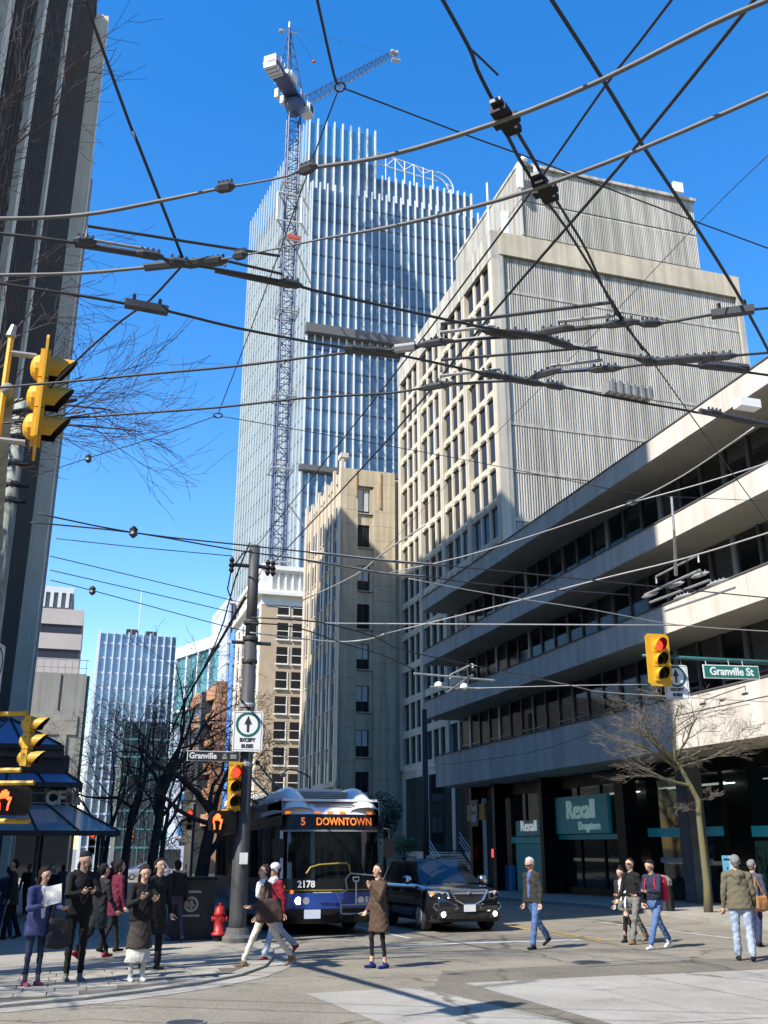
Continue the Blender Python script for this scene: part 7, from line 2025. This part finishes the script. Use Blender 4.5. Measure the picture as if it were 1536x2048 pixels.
# --- left corner group
p = person('person in blue parka and jeans reading a paper at the left corner', gp(62, 1972, PV), R(-150), H=1.60, skin='skin_a', top='blue_coat', pants='jean_dark', shoe='shoe_pink', hair='hair_dark', hairlen=.26, coat=.22, inner='white_cloth', armL=(20, 15, 70, 10), armR=(22, 14, 80, 30), head=(18, 10), legL=(2, 2), legR=(-2, 2), thick=.82, socks='shoe_grey')
h_ = p['W'](p['hands'][1][0])
pp_ = MB(); pp_.quad((0, 0, 0), (.22, .02, .05), (.2, .1, .30), (-.02, .09, .25)); pp_.quad((-.02, .094, .25), (.2, .104, .30), (.22, .024, .05), (0, .004, 0))
o = pp_.build('paper_sheet', 'paper'); o.location = h_+Vector((-.06, -.05, -.02)); tag(o, 'pale folded paper held by the person in the blue parka', 'paper')
c = p['W'](p['pel']); bag('shoulder_bag', 'grey and black shoulder bag beside the blue parka', (c.x+.30, c.y-.02, c.z-.16), (.17, .08, .21), R(25), 'charcoal', .9, [[(-.13, 0, .18), (-.1, .0, .45), (-.06, 0, .56)], [(.13, 0, .18), (.0, .0, .45), (-.06, 0, .56)]])
p = person('person all in black looking down at a phone at the left corner', gp(145, 1962, PV), R(-165), H=1.83, skin='skin_a', top='black_cloth', pants='black_cloth', shoe='shoe_grey', hair='hair_black', armL=(28, 10, 75, 38), armR=(28, 10, 75, 38), head=(32, 0), legL=(3, 3), legR=(-1, 2), coat=.08, inner=None, scarf=None, thick=.9, lean=3)
put_phone(phone(p, ''), R(-165), 'dark phone in the hands of the tall person in black')
p = person('person striding away in dark coat and red shoes behind the corner group', gp(188, 1918, PV), R(-60), H=1.70, top='charcoal', pants='black_cloth', shoe='shoe_red', hair='hair_black', coat=.35, legL=(24, 6), legR=(-24, 14), armL=(-10, 10, 12, 0), armR=(12, 10, 20, 0), thick=.75, lean=6)
p = person('person in maroon jacket walking behind the corner group', gp(222, 1905, PV), R(-70), H=1.72, top='maroon', pants='black_cloth', shoe='shoe_black', hair='hair_black', hairlen=.1, coat=.25, legL=(12, 4), legR=(-14, 8), thick=.8)
p = person('person in dark pleated skirt and jacket holding a phone by the corner edge', gp(272, 1963, PV), R(-170), H=1.63, skin='skin_a', top='black_cloth', pants='cream_cloth', shoe='shoe_white', hair='hair_dark', hairlen=.2, skirt='brown_skirt', skirtlen=.46, coat=.05, armL=(20, 12, 90, 25), armR=(25, 12, 95, 35), head=(26, 0), legL=(1, 1), legR=(-1, 1), thick=.75, extra=lambda d: [(d['pel']+V3(0, 0, -.35), d['pel']+V3(0, 0, -.72), .16, .20, d['PT'], 1, .8, d['pel'][2]-.62)])
put_phone(phone(p, ''), R(-170), 'pale phone held by the person in the dark skirt')
p = person('person in long black coat standing right behind the skirt wearer', gp(302, 1940, PV), R(-150), H=1.72, top='black_cloth', pants='black_cloth', shoe='shoe_black', hair='hair_black', hairlen=.1, coat=.40, legL=(4, 4), legR=(-6, 6))
p = person('person with dark backpack seen from behind by the tree', gp(347, 1882, PV), R(12), H=1.72, top='charcoal', pants='slate', shoe='shoe_grey', hair='hair_dark', legL=(14, 4), legR=(-14, 10), armL=(10, 10, 25, 0), armR=(-10, 10, 12, 0), thick=.85)
c = p['W'](p['chest']); bag('backpack', 'black backpack on the person by the street tree', (c.x+.05, c.y-.20, c.z-.06), (.16, .09, .23), R(12), 'bag_black', .85)
p = person('person in dark clothes at the far left picture edge', gp(15, 1878, PV), R(100), H=1.75, top='charcoal', pants='black_cloth', shoe='shoe_black', hair='hair_black', coat=.2, legL=(10, 4), legR=(-12, 6))
# --- crossing to the left
p = person('person in white trousers and dark jacket striding left with brown bag', gp(527, 1934, .02), WL+R(-6), H=1.70, skin='skin_a', top='brown_coat', pants='cream_cloth', shoe='shoe_tan', hair='hair_dark', hairlen=.06, scarf='white_cloth', legL=(-27, 12), legR=(25, 4), armL=(15, 12, 60, 10), armR=(-8, 14, 25, 0), thick=.9, lean=4)
c = p['W'](p['pel']); bag('shoulder_bag', 'large brown leather shoulder bag of the person in white trousers', (c.x+.02, c.y-.27, c.z+.06), (.24, .09, .19), R(3), 'bag_brown', .78, [[(-.15, 0, .14), (-.08, .04, .38), (-.05, .12, .46)], [(.15, 0, .14), (.0, .04, .38), (-.05, .12, .46)]])
p = person('person in red jacket, white cap and pale jeans walking left', gp(548, 1921, .01), WL+R(4), H=1.70, skin='skin_b', top='red_cloth', pants='jean_pale', shoe='shoe_red', hair='hair_black', cap='white_cloth', scarf='white_cloth', legL=(20, 3), legR=(-26, 22), armL=(-12, 10, 15, 0), armR=(-16, 10, 20, 0), thick=.95, lean=4)
p = person('person in long brown coat and blue shoes facing left on the road', gp(757, 1937, .0), WL+R(2), H=1.66, skin='skin_a', top='brown_coat', pants='black_cloth', shoe='shoe_blue', hair='hair_black', hairlen=.08, coat=.34, legL=(-3, 4), legR=(12, 14), armL=(30, 8, 118, 22), armR=(-6, 9, 50, 10), thick=.72, lean=1, head=(-2, 0), socks='skin_a')
p = person('grey-haired person in black leather jacket and blue jeans walking left', gp(1072, 1898, 0), WL+R(0), H=1.78, skin='skin_b', top='leather', pants='jean_blue', shoe='shoe_black', hair='hair_grey', inner='shirt_blue', legL=(12, 2), legR=(-22, 14), armL=(-4, 10, 18, 0), armR=(-6, 10, 15, 0), thick=1.05, lean=3, head=(24, 0), glasses=True, build=1.05, coat=.06)
p = person('young person with hair bun, dark top and over-knee socks walking left', gp(1254, 1884, 0), WL+R(5), H=1.56, skin='skin_a', top='charcoal', pants='skin_a', shoe='shoe_black', hair='hair_black', bun=True, skirt='grey_cloth', skirtlen=.20, inner='cream_cloth', legL=(14, 3), legR=(-24, 16), armL=(16, 8, 70, 25), armR=(-6, 8, 20, 0), thick=.8, head=(16, 0), socks='black_cloth', longsock=True)
c = p['W'](p['pel']); gadget('striped_shirt_bundle', 'grey and white striped garment carried by the young person with the bun', 'clothing', [((c.x-.02, c.y-.20, c.z-.08), (c.x-.02, c.y-.19, c.z+.16), .095, .085, 0, 1, .8)], 'white_cloth')
b = MB()
for k in range(3): 
    z = c.z-.10+k*.07
    b.tube([(c.x-.11, c.y-.28, z), (c.x-.02, c.y-.295, z), (c.x+.07, c.y-.28, z)], .012, 5)
o = b.build('stripe', 'charcoal', bpy.data.objects[[o.name for o in col.objects if o.name.startswith('striped_shirt_bundle')][0]])
p = person('short-haired person in black shirt and grey trousers walking left', gp(1274, 1888, 0), WL+R(0), H=1.76, skin='skin_a', top='black_cloth', pants='grey_cloth', shoe='shoe_tan', hair='hair_black', legL=(16, 3), legR=(-22, 10), armL=(-10, 10, 12, 0), armR=(12, 10, 22, 0), glasses=True, sleeves=True, thick=1.0, lean=3)
p = person('person in navy jacket and blue jeans with red backpack checking a phone', gp(1318, 1897, 0), WL+R(0), H=1.77, skin='skin_c', top='navy', pants='jean_blue', shoe='shoe_white', hair='hair_black', legL=(24, 3), legR=(-26, 6), armL=(22, 9, 70, 18), armR=(14, 9, 62, 10), head=(24, 0), thick=1.0, lean=4, build=1.03)
put_phone(phone(p, ''), WL, 'dark phone held by the person with the red backpack')
ch = p['chest']; bk = [tuple(p['W'](V3(0, -.20, ch[2]-.26))), tuple(p['W'](V3(0, -.19, ch[2]+.08)))]
bc = p['W'](V3(0, -.215, ch[2]-.09))
c_, s__ = math.cos(WL), math.sin(WL)
bag('backpack', 'red backpack worn by the person in the navy jacket', bc, (.15, .095, .24), WL, 'backpack_red', .82, [[(sx*.11, .05, .2), (sx*.12, .2, .27), (sx*.12, .325, .17), (sx*.14, .34, .0), (sx*.15, .22, -.13)] for sx in (-1, 1)])
p = person('grey-haired person in olive hooded jacket seen from behind at right', gp(1492, 1922, 0), R(-28), H=1.78, skin='skin_b', top='olive', pants='jean_pale', shoe='shoe_black', hair='hair_iron', hood=True, coat=.10, legL=(6, 3), legR=(-8, 4), armL=(-4, 12, 12, 0), armR=(2, 10, 18, 0), thick=1.1, build=1.12, lean=2)
p = person('person in dark jacket with tan bag at the right picture edge', gp(1520, 1893, 0), R(-70), H=1.70, skin='skin_b', top='slate', pants='jean_dark', shoe='shoe_black', hair='hair_iron', coat=.12, legL=(8, 3), legR=(-8, 4))
c = p['W'](p['pel']); bag('shoulder_bag', 'tan shoulder bag at the right picture edge', (c.x-.05, c.y-.25, c.z-.06), (.18, .08, .15), R(10), 'tan_bag', .9, [[(-.14, 0, .12), (-.02, .06, .5)], [(.14, 0, .12), (-.02, .06, .5)]])
# --- background crowd on the left pavement
crowd = [(22, 1862, 26.5, 'navy', 'jean_dark', 'backs to the camera under the pavilion canopy, in navy', 20), (105, 1800, 31, 'black_cloth', 'black_cloth', 'in black beside the pavilion post', -160), (178, 1795, 36, 'white_cloth', 'slate', 'in pale top in the background crowd', 200), (160, 1790, 43, 'maroon', 'black_cloth', 'in maroon top farther back in the crowd', 175), (225, 1790, 47, 'red_cloth', 'black_cloth', 'in red top far back between the trees', 190), (128, 1790, 45, 'slate', 'jean_dark', 'in slate blue jacket behind the canopy post', 10), (60, 1790, 38, 'charcoal', 'charcoal', 'in charcoal coat behind the blue parka', 170), (205, 1790, 58, 'grey_cloth', 'jean_blue', 'in grey jacket, the farthest of the crowd', 185), (92, 1790, 52, 'white_cloth', 'black_cloth', 'in white shirt deep in the crowd', 160)]
for i, (x, y, Y, tp_, pt_, txt, a) in enumerate(crowd):
    q_ = at_y(x, 1730, Y)
    person('distant person '+txt, (q_.x, Y, gz(Y)+.035), R(a), H=1.62+.03*(i % 5), top=tp_, pants=pt_, hair='hair_black' if i % 3 else 'hair_dark', hairlen=.12 if i % 2 else 0, coat=.12*(i % 3), legL=(14, 4), legR=(-14, 8), fine=False, group='people in the background on the left pavement')
